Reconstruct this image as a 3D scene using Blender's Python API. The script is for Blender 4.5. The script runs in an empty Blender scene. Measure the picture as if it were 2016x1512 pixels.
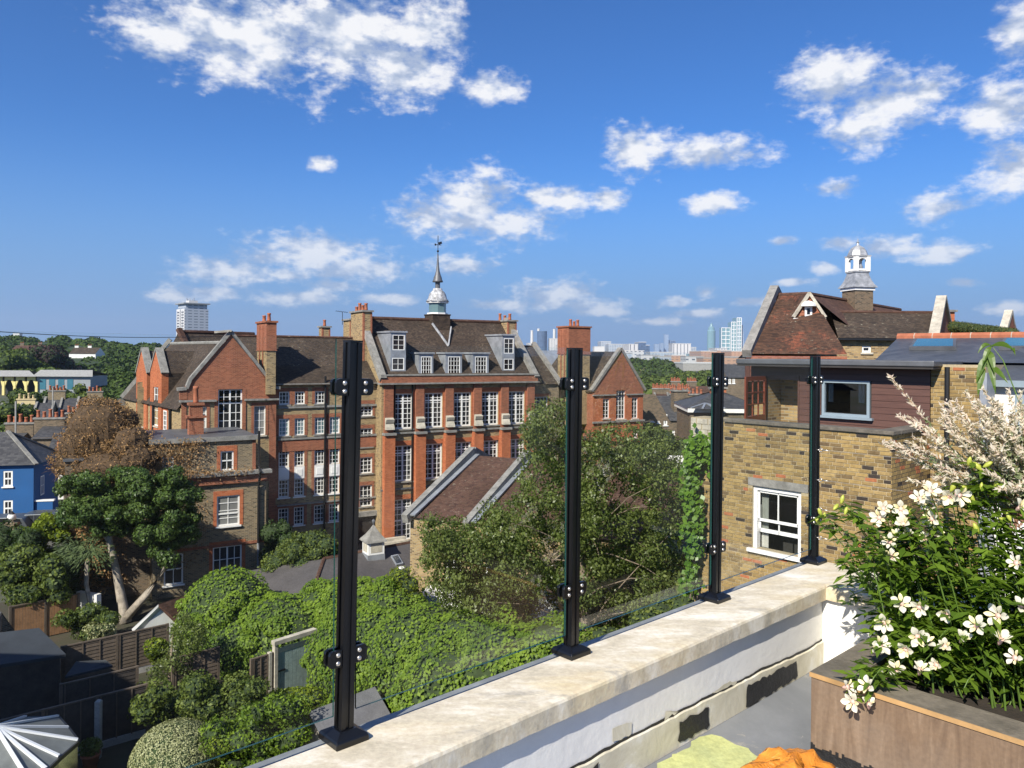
import bpy, math, random
import numpy as np
from mathutils import Vector, Matrix
random.seed(7)
RNG = np.random.default_rng(11)
S = bpy.context.scene
COL = S.collection
R = math.radians
# ---------------------------------------------------------------- camera, sky, sun, exposure
EYE, FPX, CX, CY, ROLL = 14.0, 1514.0, 1008.0, 697.0, 0.008
cam_d = bpy.data.cameras.new('camera'); cam = bpy.data.objects.new('camera', cam_d); COL.objects.link(cam)
cam.location = (0, 0, EYE)
cam.rotation_euler = (Matrix.Rotation(R(90), 3, 'X') @ Matrix.Rotation(ROLL, 3, 'Z')).to_euler()
cam_d.sensor_width = 36; cam_d.lens = FPX / 2016 * 36
cam_d.shift_y = -(756 - CY) / 2016
cam_d.clip_start = .05; cam_d.clip_end = 30000
S.camera = cam
S.render.resolution_x, S.render.resolution_y = 1024, 768
S.view_settings.view_transform = 'Standard'; S.view_settings.look = 'None'
S.view_settings.gamma = 1; S.view_settings.use_curve_mapping = False
S.view_settings.exposure = 0.58
S.render.engine = 'CYCLES'
S.cycles.use_denoising = True
S.cycles.max_bounces = 6; S.cycles.diffuse_bounces = 3; S.cycles.glossy_bounces = 3
S.cycles.transparent_max_bounces = 16; S.cycles.transmission_bounces = 4
SUN_EL = R(38); SUNV = Vector((-.50, -.866, 0)).normalized()       # horizontal direction towards the sun
sun_d = bpy.data.lights.new('sun', 'SUN'); sun = bpy.data.objects.new('sun', sun_d); COL.objects.link(sun)
sun_d.energy = 5.0; sun_d.angle = R(.53); sun_d.color = (1, .93, .82)
sd = Vector((SUNV.x * math.cos(SUN_EL), SUNV.y * math.cos(SUN_EL), math.sin(SUN_EL)))
sun.rotation_euler = sd.to_track_quat('Z', 'Y').to_euler(); sun.location = (-30, -30, 60)

def N(nt, typ, loc=None, **kw):
    n = nt.nodes.new(typ)
    for k, v in kw.items():
        if k.startswith('i_'):
            n.inputs[k[2:].replace('_', ' ')].default_value = v
        else: setattr(n, k, v)
    return n
def L(nt, a, b): nt.links.new(a, b)
def math_n(nt, op, a, b=None, c=None, clamp=False):
    n = nt.nodes.new('ShaderNodeMath'); n.operation = op; n.use_clamp = clamp
    for i, x in enumerate((a, b, c)):
        if x is None: continue
        if hasattr(x, 'is_output'): nt.links.new(x, n.inputs[i])
        else: n.inputs[i].default_value = x
    return n.outputs[0]
def mixc(nt, fac, a, b, mode='MIX'):
    n = nt.nodes.new('ShaderNodeMix'); n.data_type = 'RGBA'; n.blend_type = mode
    for sock, x in ((n.inputs[0], fac), (n.inputs[6], a), (n.inputs[7], b)):
        if hasattr(x, 'is_output'): nt.links.new(x, sock)
        elif isinstance(x, (int, float)): sock.default_value = x
        else: sock.default_value = (*x[:3], 1)
    return n.outputs[2]
def ramp(nt, fac, stops):
    n = nt.nodes.new('ShaderNodeValToRGB'); e = n.color_ramp.elements
    while len(e) > len(stops): e.remove(e[-1])
    while len(e) < len(stops): e.new(.5)
    for i, (p, c) in enumerate(stops):
        e[i].position = p; e[i].color = (*c, 1) if not isinstance(c, (int, float)) else (c, c, c, 1)
    nt.links.new(fac, n.inputs[0]); return n.outputs[0]
def noise(nt, vec, scale, detail=4, rough=.55, dist=0):
    n = nt.nodes.new('ShaderNodeTexNoise'); n.inputs['Scale'].default_value = scale
    n.inputs['Detail'].default_value = detail; n.inputs['Roughness'].default_value = rough
    n.inputs['Distortion'].default_value = dist
    if vec is not None: nt.links.new(vec, n.inputs['Vector'])
    return n.outputs[0]

# sky: Nishita + fair-weather cumulus laid out by direction (azimuth, elevation)
W = bpy.data.worlds.new('World'); S.world = W; W.use_nodes = True; W.cycles.sampling_method = 'NONE'
nt = W.node_tree; nt.nodes.clear()
out = N(nt, 'ShaderNodeOutputWorld'); bg = N(nt, 'ShaderNodeBackground'); bg.inputs[1].default_value = .078
L(nt, bg.outputs[0], out.inputs[0])
sky = N(nt, 'ShaderNodeTexSky'); sky.sky_type = 'NISHITA'; sky.sun_disc = False
sky.sun_elevation = SUN_EL; sky.sun_rotation = math.atan2(SUNV.x, SUNV.y)
sky.air_density = 1.0; sky.dust_density = .0; sky.ozone_density = 6; sky.altitude = 60
tc = N(nt, 'ShaderNodeTexCoord'); sep = N(nt, 'ShaderNodeSeparateXYZ'); L(nt, tc.outputs['Generated'], sep.inputs[0])
az = math_n(nt, 'ARCTAN2', sep.outputs[0], sep.outputs[1]); el = math_n(nt, 'ARCSINE', sep.outputs[2])
comb = N(nt, 'ShaderNodeCombineXYZ'); L(nt, az, comb.inputs[0]); L(nt, el, comb.inputs[1])
CL = [(330,70,90,62),(470,75,190,85),(650,75,210,95),(790,140,105,62),(830,60,80,60),(968,172,58,30),
 (930,400,90,64),(850,425,80,40),(1000,440,90,40),(900,440,120,34),(1065,385,40,22),(1125,390,48,30),(1190,390,44,20),
 (1250,290,66,46),(1400,298,98,32),(1400,400,50,24),(1630,150,80,62),(1740,200,105,62),(1690,250,70,40),(1820,170,50,34),
 (2000,60,45,55),(1980,205,85,52),(2005,320,72,55),(1840,402,54,32),(1745,482,60,26),(1648,475,36,17),(1862,490,52,20),
 (620,495,130,36),(700,532,115,32),(915,523,62,18),(455,540,110,34),(600,590,90,16),(400,580,90,18),(1090,580,100,30),(1100,600,150,16),
 (630,323,26,15),(1390,571,26,15),(1330,592,32,11),(1640,365,46,17),(1990,600,40,13),(1620,522,28,13),(660,565,50,16),(1380,615,60,10),(1300,630,70,8),(520,510,70,18),(560,545,60,16),(350,590,60,12),(980,600,60,12),(1480,590,40,9),(1900,548,30,10),(1540,470,26,9),(1560,550,40,8),(1170,612,70,9),(760,590,60,10)]
dmin = None
for (x, y, rx, ry) in CL:
    a0 = math.atan((x - CX) / FPX); e0 = math.atan((CY - y) / FPX * math.cos(a0))
    s1 = N(nt, 'ShaderNodeVectorMath', operation='SUBTRACT'); L(nt, comb.outputs[0], s1.inputs[0]); s1.inputs[1].default_value = (a0, e0, 0)
    s2 = N(nt, 'ShaderNodeVectorMath', operation='MULTIPLY'); L(nt, s1.outputs[0], s2.inputs[0])
    s2.inputs[1].default_value = (FPX / rx / math.cos(a0), FPX / ry / math.cos(a0), 0)
    s3 = N(nt, 'ShaderNodeVectorMath', operation='LENGTH'); L(nt, s2.outputs[0], s3.inputs[0])
    d = s3.outputs['Value']
    dmin = d if dmin is None else math_n(nt, 'SMOOTH_MIN', dmin, d, .35)
# the rest of the sky keeps the same scattered cumulus
away = math_n(nt, 'GREATER_THAN', math_n(nt, 'ABSOLUTE', az), .66)
hi = math_n(nt, 'GREATER_THAN', el, .5)
gen = noise(nt, comb.outputs[0], 5.5, 2)
gd = math_n(nt, 'MULTIPLY_ADD', gen, -7, 5.1)
away = math_n(nt, 'MAXIMUM', away, hi)
gd = math_n(nt, 'ADD', gd, math_n(nt, 'MULTIPLY', math_n(nt, 'SUBTRACT', 1, away), 9))
dmin = math_n(nt, 'MINIMUM', dmin, gd)
stretch = N(nt, 'ShaderNodeMapping'); stretch.inputs['Scale'].default_value = (1, 1.7, 1); L(nt, comb.outputs[0], stretch.inputs[0])
n1 = noise(nt, stretch.outputs[0], 17, 4, .57)
dens = math_n(nt, 'ADD', math_n(nt, 'SUBTRACT', 1.17, dmin), math_n(nt, 'MULTIPLY', math_n(nt, 'SUBTRACT', n1, .5), 2.5))
n3 = noise(nt, stretch.outputs[0], 62, 4, .6)
dens = math_n(nt, 'ADD', dens, math_n(nt, 'MULTIPLY', math_n(nt, 'SUBTRACT', n3, .5), 1.5))
cov = N(nt, 'ShaderNodeMapRange', interpolation_type='SMOOTHSTEP'); L(nt, dens, cov.inputs[0])
cov.inputs[1].default_value = -.15; cov.inputs[2].default_value = .98
up = N(nt, 'ShaderNodeVectorMath', operation='ADD'); L(nt, stretch.outputs[0], up.inputs[0]); up.inputs[1].default_value = (-.012, .04, 0)
n2 = noise(nt, up.outputs[0], 17, 3, .57)
shade = math_n(nt, 'MULTIPLY_ADD', math_n(nt, 'SUBTRACT', n1, n2), 4.2, math_n(nt, 'MULTIPLY_ADD', n3, .4, .36), True)
ccol = ramp(nt, shade, [(.15, (4.0, 4.7, 6.1)), (.5, (6.0, 6.5, 7.5)), (.95, (8.6, 8.6, 8.7))])
# low clouds fade in the air near the horizon
lowf = N(nt, 'ShaderNodeMapRange'); L(nt, el, lowf.inputs[0]); lowf.inputs[1].default_value = .0; lowf.inputs[2].default_value = .2
lowf.inputs[3].default_value = .5; lowf.inputs[4].default_value = 1
covf = math_n(nt, 'MULTIPLY', math_n(nt, 'MULTIPLY', cov.outputs[0], .94), lowf.outputs[0])
# clear summer air: deeper blue than the model sky, pale blue rather than yellow at the horizon
hz = N(nt, 'ShaderNodeMapRange', interpolation_type='SMOOTHERSTEP'); L(nt, el, hz.inputs[0]); hz.inputs[1].default_value = -.02; hz.inputs[2].default_value = .30
blue = mixc(nt, 1, sky.outputs[0], (.41, .78, 1.17), 'MULTIPLY')
skyc = mixc(nt, hz.outputs[0], (1.75, 3.25, 5.9), blue)
L(nt, mixc(nt, covf, skyc, ccol), bg.inputs[0])

# ---------------------------------------------------------------- geometry helpers
def ray(px, py):
    dx, dy = px - CX, py - CY; c, s = math.cos(ROLL), math.sin(ROLL)
    return (dx * c + dy * s) / FPX, -(-dx * s + dy * c) / FPX
def at_y(px, py, Y):
    a, b = ray(px, py); return Vector((a * Y, Y, EYE + b * Y))
def at_z(px, py, z):
    a, b = ray(px, py); Y = (z - EYE) / b; return Vector((a * Y, Y, z))
class Fr:
    """A vertical reference plane: s runs along it, t away from the viewer, z up."""
    def __init__(s, o, ang, vang=None):
        s.o = Vector((o[0], o[1])); s.u = Vector((math.cos(R(ang)), math.sin(R(ang))))
        va = R(ang + 90 if vang is None else vang); s.v = Vector((math.cos(va), math.sin(va)))
    def pt(s, a, t, z):
        p = s.o + s.u * a + s.v * t; return Vector((p.x, p.y, z))
    def hit(s, px, py, t=0):
        a, b = ray(px, py); o = s.o + s.v * t; n = Vector((-s.u.y, s.u.x))
        Y = (o.x * n.x + o.y * n.y) / (a * n.x + n.y)
        p = Vector((a * Y, Y)) - o; return p.dot(s.u), EYE + b * Y
    def rect(s, x0, x1, y0, y1, t=0):
        ym, xm = (y0 + y1) / 2, (x0 + x1) / 2
        return (s.hit(x0, ym, t)[0], s.hit(x1, ym, t)[0], s.hit(xm, y1, t)[1], s.hit(xm, y0, t)[1])
OFF = {}
def root_off(o): return OFF.get(o.name, Vector((0, 0, 0)))
def thing(name, label, cat, loc=(0, 0, 0), group=None):
    o = bpy.data.objects.new(name, None); COL.objects.link(o); o.location = loc; o.empty_display_size = .2
    o['label'] = label; o['category'] = cat
    if group: o['group'] = group
    OFF[o.name] = Vector(loc); return o
def tag(o, label=None, cat=None, group=None, kind=None):
    for k, v in (('label', label), ('category', cat), ('group', group), ('kind', kind)):
        if v: o[k] = v
    return o
def link_mesh(name, me, mat, parent=None):
    o = bpy.data.objects.new(name, me); COL.objects.link(o)
    if mat: me.materials.append(mat)
    if parent is not None:
        o.parent = parent; OFF[o.name] = root_off(parent)
    return o
class MB:
    def __init__(s): s.v = []; s.f = []
    def face(s, *p):
        n = len(s.v); s.v += [tuple(q) for q in p]; s.f.append(tuple(range(n, n + len(p))))
    def hexa(s, b, t):
        n = len(s.v); s.v += [tuple(q) for q in b] + [tuple(q) for q in t]; k = len(b)
        s.f.append(tuple(n + i for i in range(k - 1, -1, -1))); s.f.append(tuple(n + k + i for i in range(k)))
        for i in range(k): s.f.append((n + i, n + (i + 1) % k, n + k + (i + 1) % k, n + k + i))
    def fbox(s, fr, s0, s1, t0, t1, z0, z1):
        c = ((s0, t0), (s1, t0), (s1, t1), (s0, t1))
        s.hexa([fr.pt(a, b, z0) for a, b in c], [fr.pt(a, b, z1) for a, b in c])
    def box(s, x0, x1, y0, y1, z0, z1):
        c = ((x0, y0), (x1, y0), (x1, y1), (x0, y1))
        s.hexa([(a, b, z0) for a, b in c], [(a, b, z1) for a, b in c])
    def bevbox(s, x0, x1, y0, y1, z0, z1, b):
        """box with chamfered top edges"""
        c0 = [(x0, y0), (x1, y0), (x1, y1), (x0, y1)]
        c1 = [(x0 + b, y0 + b), (x1 - b, y0 + b), (x1 - b, y1 - b), (x0 + b, y1 - b)]
        n = len(s.v); s.v += [(a, d, z0) for a, d in c0] + [(a, d, z1 - b) for a, d in c0] + [(a, d, z1) for a, d in c1]
        s.f += [(n + 3, n + 2, n + 1, n), (n + 8, n + 9, n + 10, n + 11)]
        for k in (0, 4):
            for i in range(4): s.f.append((n + k + i, n + k + (i + 1) % 4, n + k + 4 + (i + 1) % 4, n + k + 4 + i))
    def prism(s, pts, vec):
        vec = Vector(vec); pts = [Vector(p) for p in pts]
        s.hexa(pts, [p + vec for p in pts])
    def beam(s, a, b, w, h, up=(0, 0, 1)):
        a, b = Vector(a), Vector(b); d = (b - a).normalized(); x = d.cross(Vector(up)).normalized(); y = x.cross(d)
        c = [x * (i * w / 2) + y * (j * h / 2) for i, j in ((-1, -1), (1, -1), (1, 1), (-1, 1))]
        s.hexa([a + q for q in c], [b + q for q in c])
    def tube(s, pts, r, n=6):
        pts = [Vector(p) for p in pts]; rs = r if isinstance(r, (list, tuple)) else [r] * len(pts)
        base = len(s.v)
        for i, p in enumerate(pts):
            d = (pts[min(i + 1, len(pts) - 1)] - pts[max(i - 1, 0)]).normalized()
            x = d.cross(Vector((.31, .17, .93)) if abs(d.z) < .9 else Vector((1, 0, 0))).normalized(); y = d.cross(x)
            for k in range(n):
                a = 2 * math.pi * k / n; s.v.append(tuple(p + (x * math.cos(a) + y * math.sin(a)) * rs[i]))
        for i in range(len(pts) - 1):
            for k in range(n):
                s.f.append((base + i * n + k, base + i * n + (k + 1) % n, base + (i + 1) * n + (k + 1) % n, base + (i + 1) * n + k))
        s.f.append(tuple(base + k for k in range(n - 1, -1, -1))); s.f.append(tuple(base + (len(pts) - 1) * n + k for k in range(n)))
    def lathe(s, cx, cy, prof, n=12, a0=0):
        base = len(s.v)
        for (r, z) in prof:
            for k in range(n):
                a = a0 + 2 * math.pi * k / n; s.v.append((cx + r * math.cos(a), cy + r * math.sin(a), z))
        for i in range(len(prof) - 1):
            for k in range(n):
                s.f.append((base + i * n + k, base + i * n + (k + 1) % n, base + (i + 1) * n + (k + 1) % n, base + (i + 1) * n + k))
        s.f.append(tuple(base + k for k in range(n - 1, -1, -1))); s.f.append(tuple(base + (len(prof) - 1) * n + k for k in range(n)))
    def wall(s, fr, s0, s1, z0, z1, holes=(), t=0, reveal=.18, top=None):
        """vertical wall with recessed openings (s0,s1,z0,z1)"""
        H = [(max(a, s0), min(b, s1), max(c, z0), min(d, z1)) for a, b, c, d in holes]
        H = [h for h in H if h[1] > h[0] and h[3] > h[2]]
        ss = sorted({s0, s1, *[h[0] for h in H], *[h[1] for h in H]}); zs = sorted({z0, z1, *[h[2] for h in H], *[h[3] for h in H]})
        for i in range(len(ss) - 1):
            for j in range(len(zs) - 1):
                m, q = (ss[i] + ss[i + 1]) / 2, (zs[j] + zs[j + 1]) / 2
                if any(h[0] < m < h[1] and h[2] < q < h[3] for h in H): continue
                s.face(fr.pt(ss[i], t, zs[j]), fr.pt(ss[i + 1], t, zs[j]), fr.pt(ss[i + 1], t, zs[j + 1]), fr.pt(ss[i], t, zs[j + 1]))
        for a, b, c, d in H:
            e = t + reveal
            s.face(fr.pt(a, t, c), fr.pt(a, e, c), fr.pt(a, e, d), fr.pt(a, t, d)); s.face(fr.pt(b, t, d), fr.pt(b, e, d), fr.pt(b, e, c), fr.pt(b, t, c))
            s.face(fr.pt(a, t, d), fr.pt(a, e, d), fr.pt(b, e, d), fr.pt(b, t, d)); s.face(fr.pt(b, t, c), fr.pt(b, e, c), fr.pt(a, e, c), fr.pt(a, t, c))
    def build(s, name, mat, parent=None, smooth=False, bevel=0):
        me = bpy.data.meshes.new(name); off = root_off(parent) if parent is not None else Vector((0, 0, 0))
        V = np.array(s.v, dtype=np.float64)
        me.from_pydata([tuple(r) for r in (V - np.array(off))], [], s.f); me.validate()
        uvl = me.uv_layers.new(name='UVMap'); wv = V
        for p in me.polygons:
            n = p.normal
            if abs(n.z) > .92: hx = Vector((1, 0, 0)); by = Vector((0, 1, 0))
            else: hx = Vector((-n.y, n.x, 0)).normalized(); by = n.cross(hx)
            for li in p.loop_indices:
                q = wv[me.loops[li].vertex_index]
                uvl.data[li].uv = (q[0] * hx.x + q[1] * hx.y, q[0] * by.x + q[1] * by.y + q[2] * by.z)
            p.use_smooth = smooth
        o = link_mesh(name, me, mat, parent)
        if bevel:
            m = o.modifiers.new('bevel', 'BEVEL'); m.width = bevel; m.segments = 2; m.limit_method = 'ANGLE'
        return o
def build_split(mb, name, mat, parent, per=1):
    """every `per` connected pieces become one part of their own"""
    par = list(range(len(mb.v)))
    def find(i):
        while par[i] != i: par[i] = par[par[i]]; i = par[i]
        return i
    for f in mb.f:
        r = find(f[0])
        for i in f[1:]: par[find(i)] = r
    comps = {}
    for f in mb.f: comps.setdefault(find(f[0]), []).append(f)
    keys = sorted(comps, key=lambda k: min(min(f) for f in comps[k]))
    for i in range(0, len(keys), per):
        m2 = MB(); mp_ = {}
        for k in keys[i:i + per]:
            for f in comps[k]:
                for v in f:
                    if v not in mp_: mp_[v] = len(m2.v); m2.v.append(mb.v[v])
                m2.f.append(tuple(mp_[v] for v in f))
        m2.build(name, mat, parent)
def solid(name, mat, label, cat, mb, loc=None, group=None, smooth=False):
    """a thing that is a single mesh, origin at its base"""
    V = np.array(mb.v); lo, hi = V.min(0), V.max(0)
    loc = Vector(((lo[0] + hi[0]) / 2, (lo[1] + hi[1]) / 2, lo[2])) if loc is None else Vector(loc)
    dummy = bpy.data.objects.new('dummy', None); OFF[dummy.name] = loc
    # build in local coordinates
    me_o = mb.build.__func__(mb, name, mat, None, smooth)
    me = me_o.data; me.transform(Matrix.Translation(-loc)); me_o.location = loc; OFF[me_o.name] = loc
    bpy.data.objects.remove(dummy)
    tag(me_o, label, cat, group); return me_o
def copy_tree(o, parent=None):
    c = o.copy(); COL.objects.link(c); c.parent = parent
    for ch in o.children: copy_tree(ch, c)
    return c
def leaf_mesh(name, P, Nn, size, mat, parent=None, aspect=.55, D=None, fold=.18, droop=0):
    """many leaf-sized folded quads in one mesh; P points, Nn facing, size per leaf"""
    P = np.asarray(P, float); Nn = np.asarray(Nn, float); n = len(P)
    Nn = Nn / np.maximum(np.linalg.norm(Nn, axis=1, keepdims=True), 1e-6)
    if D is None:
        D = RNG.normal(size=(n, 3)); D[:, 2] -= droop
    D = D - (D * Nn).sum(1, keepdims=True) * Nn; D = D / np.maximum(np.linalg.norm(D, axis=1, keepdims=True), 1e-6)
    B = np.cross(Nn, D); sz = np.asarray(size, float).reshape(-1, 1) * np.ones((n, 1))
    off = np.array(root_off(parent)) if parent is not None else 0
    P = P - off
    v = np.empty((n, 4, 3)); v[:, 0] = P - D * sz * .5; v[:, 2] = P + D * sz * .5
    v[:, 1] = P + B * sz * aspect * .5 + Nn * sz * fold; v[:, 3] = P - B * sz * aspect * .5 + Nn * sz * fold
    me = bpy.data.meshes.new(name); me.vertices.add(4 * n); me.vertices.foreach_set('co', v.reshape(-1))
    me.loops.add(4 * n); me.loops.foreach_set('vertex_index', np.arange(4 * n, dtype=np.int32))
    me.polygons.add(n); me.polygons.foreach_set('loop_start', np.arange(0, 4 * n, 4, dtype=np.int32))
    try: me.polygons.foreach_set('loop_total', np.full(n, 4, dtype=np.int32))
    except Exception: pass
    at = me.attributes.new('rnd', 'FLOAT', 'FACE'); at.data.foreach_set('value', RNG.random(n).astype(np.float32))
    me.update(calc_edges=True)
    return link_mesh(name, me, mat, parent)
def unit(n):
    d = RNG.normal(size=(n, 3)); return d / np.linalg.norm(d, axis=1, keepdims=True)
def clump_points(clumps, n, thick=.35, jitter=.8, inner=True):
    """points near the surface of a union of ellipsoids [(x,y,z,rx,ry,rz)]"""
    A = np.array(clumps, float); area = (A[:, 3] * A[:, 5] + A[:, 4] * A[:, 5] + A[:, 3] * A[:, 4]); pr = area / area.sum()
    idx = RNG.choice(len(A), n, p=pr); d = unit(n); rr = 1 - thick * RNG.random(n) ** 1.5
    P = A[idx, :3] + d * A[idx, 3:] * rr[:, None]
    Nn = d / A[idx, 3:]; Nn /= np.linalg.norm(Nn, axis=1, keepdims=True)
    if inner:
        keep = np.ones(n, bool)
        for k in range(len(A)):
            q = (P - A[k, :3]) / A[k, 3:]; keep &= ~(((q ** 2).sum(1) < .55) & (idx != k))
        P, Nn = P[keep], Nn[keep]
    Nn = Nn + jitter * unit(len(Nn)); return P, Nn
def crown_clumps(c, rad, n, r, flat=.8, seed=0, shell=.55):
    g = np.random.default_rng(seed); out = []
    for _ in range(n):
        d = g.normal(size=3); d /= np.linalg.norm(d); q = shell + (1 - shell) * g.random()
        k = r * (.65 + .7 * g.random())
        out.append((c[0] + d[0] * rad[0] * q, c[1] + d[1] * rad[1] * q, c[2] + d[2] * rad[2] * q, k, k, k * flat))
    return out
# ---------------------------------------------------------------- materials
M = {}
def new_mat(name):
    m = bpy.data.materials.new(name); m.use_nodes = True; nt = m.node_tree
    b = nt.nodes['Principled BSDF']; M[name] = m; return m, nt, b
def bump(nt, b, h, strength=.4, dist=.01):
    n = N(nt, 'ShaderNodeBump'); n.inputs['Strength'].default_value = strength; n.inputs['Distance'].default_value = dist
    L(nt, h, n.inputs['Height']); L(nt, n.outputs[0], b.inputs['Normal'])
def uvc(nt): return N(nt, 'ShaderNodeTexCoord').outputs['UV']
def obc(nt): return N(nt, 'ShaderNodeTexCoord').outputs['Object']
def plain(name, c, rough=.6, var=.25, scale=3, c2=None, metal=0, bmp=0, spec=.5, fine=None):
    m, nt, b = new_mat(name); co = obc(nt); f = noise(nt, co, scale, 6, .65)
    dark = tuple(x * (1 - var) for x in c) if c2 is None else c2
    lite = tuple(min(x * (1 + var * .6), 1) for x in c) if c2 is None else c
    col = ramp(nt, f, [(.3, dark), (.7, lite)])
    if fine:
        g = noise(nt, co, fine, 3, .7); col = mixc(nt, .35, col, ramp(nt, g, [(.3, .25), (.7, .75)]), 'OVERLAY')
    L(nt, col, b.inputs['Base Color'])
    b.inputs['Roughness'].default_value = rough; b.inputs['Metallic'].default_value = metal
    b.inputs['Specular IOR Level'].default_value = spec
    if bmp: bump(nt, b, noise(nt, co, fine or scale * 6, 5), bmp)
    return m
def brick(name, cols, mortar, bw=.225, bh=.075, ms=.012, stain=.55, bmp=.35, freq=.5):
    m, nt, b = new_mat(name); uv = uvc(nt)
    def bt(c1, c2, c3):
        n = N(nt, 'ShaderNodeTexBrick'); L(nt, uv, n.inputs['Vector'])
        n.inputs['Scale'].default_value = 1; n.inputs['Brick Width'].default_value = bw; n.inputs['Row Height'].default_value = bh
        n.inputs['Mortar Size'].default_value = ms; n.inputs['Mortar Smooth'].default_value = .2
        n.inputs['Color1'].default_value = (*c1, 1); n.inputs['Color2'].default_value = (*c2, 1); n.inputs['Mortar'].default_value = (*c3, 1)
        return n
    n = bt((0, 0, 0), (1, 1, 1), (.5, .5, .5))
    col = ramp(nt, n.outputs['Color'], [(i / (len(cols) - 1), c) for i, c in enumerate(cols)])
    mpp = N(nt, 'ShaderNodeMapping'); mpp.inputs['Scale'].default_value = (1.6, .5, 1); L(nt, uv, mpp.inputs[0]); f = noise(nt, mpp.outputs[0], .6, 8, .68); col = mixc(nt, stain, col, ramp(nt, f, [(.28, .22), (.72, .78)]), 'OVERLAY')
    col = mixc(nt, n.outputs['Fac'], col, mortar)
    L(nt, col, b.inputs['Base Color']); b.inputs['Roughness'].default_value = .9; b.inputs['Specular IOR Level'].default_value = .2
    if bmp: bump(nt, b, math_n(nt, 'SUBTRACT', 1, n.outputs['Fac']), bmp, .01)
    return m
def tile(name, cols, row=.11, wid=.17, patch=None, patch_amt=.5, lichen=.0, stain=.4, rough=.85):
    m, nt, b = new_mat(name); uv = uvc(nt)
    n = N(nt, 'ShaderNodeTexBrick'); L(nt, uv, n.inputs['Vector']); n.inputs['Scale'].default_value = 1
    n.inputs['Brick Width'].default_value = wid; n.inputs['Row Height'].default_value = row
    n.inputs['Mortar Size'].default_value = .006; n.inputs['Color1'].default_value = (0, 0, 0, 1); n.inputs['Color2'].default_value = (1, 1, 1, 1)
    n.inputs['Mortar'].default_value = (0, 0, 0, 1)
    sp = N(nt, 'ShaderNodeSeparateXYZ'); L(nt, uv, sp.inputs[0])
    fr = math_n(nt, 'FRACT', math_n(nt, 'DIVIDE', sp.outputs[1], row))
    col = ramp(nt, n.outputs['Color'], [(i / (len(cols) - 1), c) for i, c in enumerate(cols)])
    f = noise(nt, uv, .5, 7, .7); col = mixc(nt, stain, col, ramp(nt, f, [(.28, .2), (.72, .8)]), 'OVERLAY')
    if patch:
        f2 = noise(nt, uv, .42, 9, .78); col = mixc(nt, math_n(nt, 'MULTIPLY', math_n(nt, 'MULTIPLY', ramp(nt, f2, [(.53, 0), (.60, 1)]), ramp(nt, n.outputs['Color'], [(.1, .35), (.5, 1)])), patch_amt), col, patch)
    if lichen:
        f3 = noise(nt, uv, 4.5, 4, .7); f4 = noise(nt, uv, .5, 3); mm = math_n(nt, 'MULTIPLY', ramp(nt, f3, [(.6, 0), (.66, 1)]), ramp(nt, f4, [(.42, 0), (.6, 1)]))
        col = mixc(nt, math_n(nt, 'MULTIPLY', mm, lichen), col, (.36, .34, .25))
    L(nt, col, b.inputs['Base Color']); b.inputs['Roughness'].default_value = rough; b.inputs['Specular IOR Level'].default_value = .25
    bump(nt, b, math_n(nt, 'MULTIPLY', math_n(nt, 'SUBTRACT', 1, fr), .6), .8, .02)
    return m
def leafm(name, ca, cb, tr=.35, rough=.5, spec=.35):
    m, nt, b = new_mat(name); a = N(nt, 'ShaderNodeAttribute', attribute_name='rnd')
    f = noise(nt, obc(nt), .9, 3)
    k = math_n(nt, 'ADD', math_n(nt, 'MULTIPLY', a.outputs['Fac'], .65), math_n(nt, 'MULTIPLY', math_n(nt, 'SUBTRACT', f, .5), 1.3), clamp=False)
    col = ramp(nt, math_n(nt, 'ADD', k, .15), [(0, ca), (1, cb)])
    L(nt, col, b.inputs['Base Color']); b.inputs['Roughness'].default_value = rough; b.inputs['Specular IOR Level'].default_value = spec
    t = N(nt, 'ShaderNodeBsdfTranslucent'); L(nt, mixc(nt, 1, col, (1.15, 1.2, .55), 'MULTIPLY'), t.inputs[0])
    mx = N(nt, 'ShaderNodeMixShader'); mx.inputs[0].default_value = tr
    L(nt, b.outputs[0], mx.inputs[1]); L(nt, t.outputs[0], mx.inputs[2]); L(nt, mx.outputs[0], nt.nodes['Material Output'].inputs[0])
    return m
def glassm(name, tint=(1, 1, 1), refl=1.0, rough=.0, edge=False):
    m, nt, b = new_mat(name); nt.nodes.remove(b)
    t = N(nt, 'ShaderNodeBsdfTransparent'); t.inputs[0].default_value = (*tint, 1)
    g = N(nt, 'ShaderNodeBsdfGlossy'); g.inputs['Roughness'].default_value = rough
    fn = N(nt, 'ShaderNodeFresnel'); fn.inputs[0].default_value = 1.45
    mx = N(nt, 'ShaderNodeMixShader'); L(nt, math_n(nt, 'MULTIPLY', fn.outputs[0], refl), mx.inputs[0])
    L(nt, t.outputs[0], mx.inputs[1]); L(nt, g.outputs[0], mx.inputs[2]); L(nt, mx.outputs[0], nt.nodes['Material Output'].inputs[0])
    return m
STOCK = [(.10, .07, .045), (.26, .17, .075), (.34, .235, .105), (.38, .27, .13), (.30, .19, .09)]
brick('stock_brick', STOCK, (.30, .25, .17))
brick('stock_brick_dark', [(.06, .045, .03), (.16, .11, .06), (.22, .155, .085), (.26, .185, .10), (.12, .085, .05)], (.30, .26, .19))
brick('stock_brick_brown', [(.05, .04, .03), (.12, .085, .055), (.16, .11, .07), (.19, .13, .08)], (.20, .17, .13))
brick('red_brick', [(.19, .06, .035), (.27, .085, .046), (.33, .115, .062)], (.30, .165, .105), ms=.01)
brick('orange_brick', [(.30, .078, .034), (.40, .108, .044), (.45, .14, .06)], (.41, .18, .095), ms=.01)
brick('london_yellow_wall', [(.30, .21, .10)] * 2, (.33, .27, .17))
tile('roof_brown', [(.035, .027, .021), (.058, .042, .032), (.078, .056, .04)], stain=.55, lichen=.35)
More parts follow.
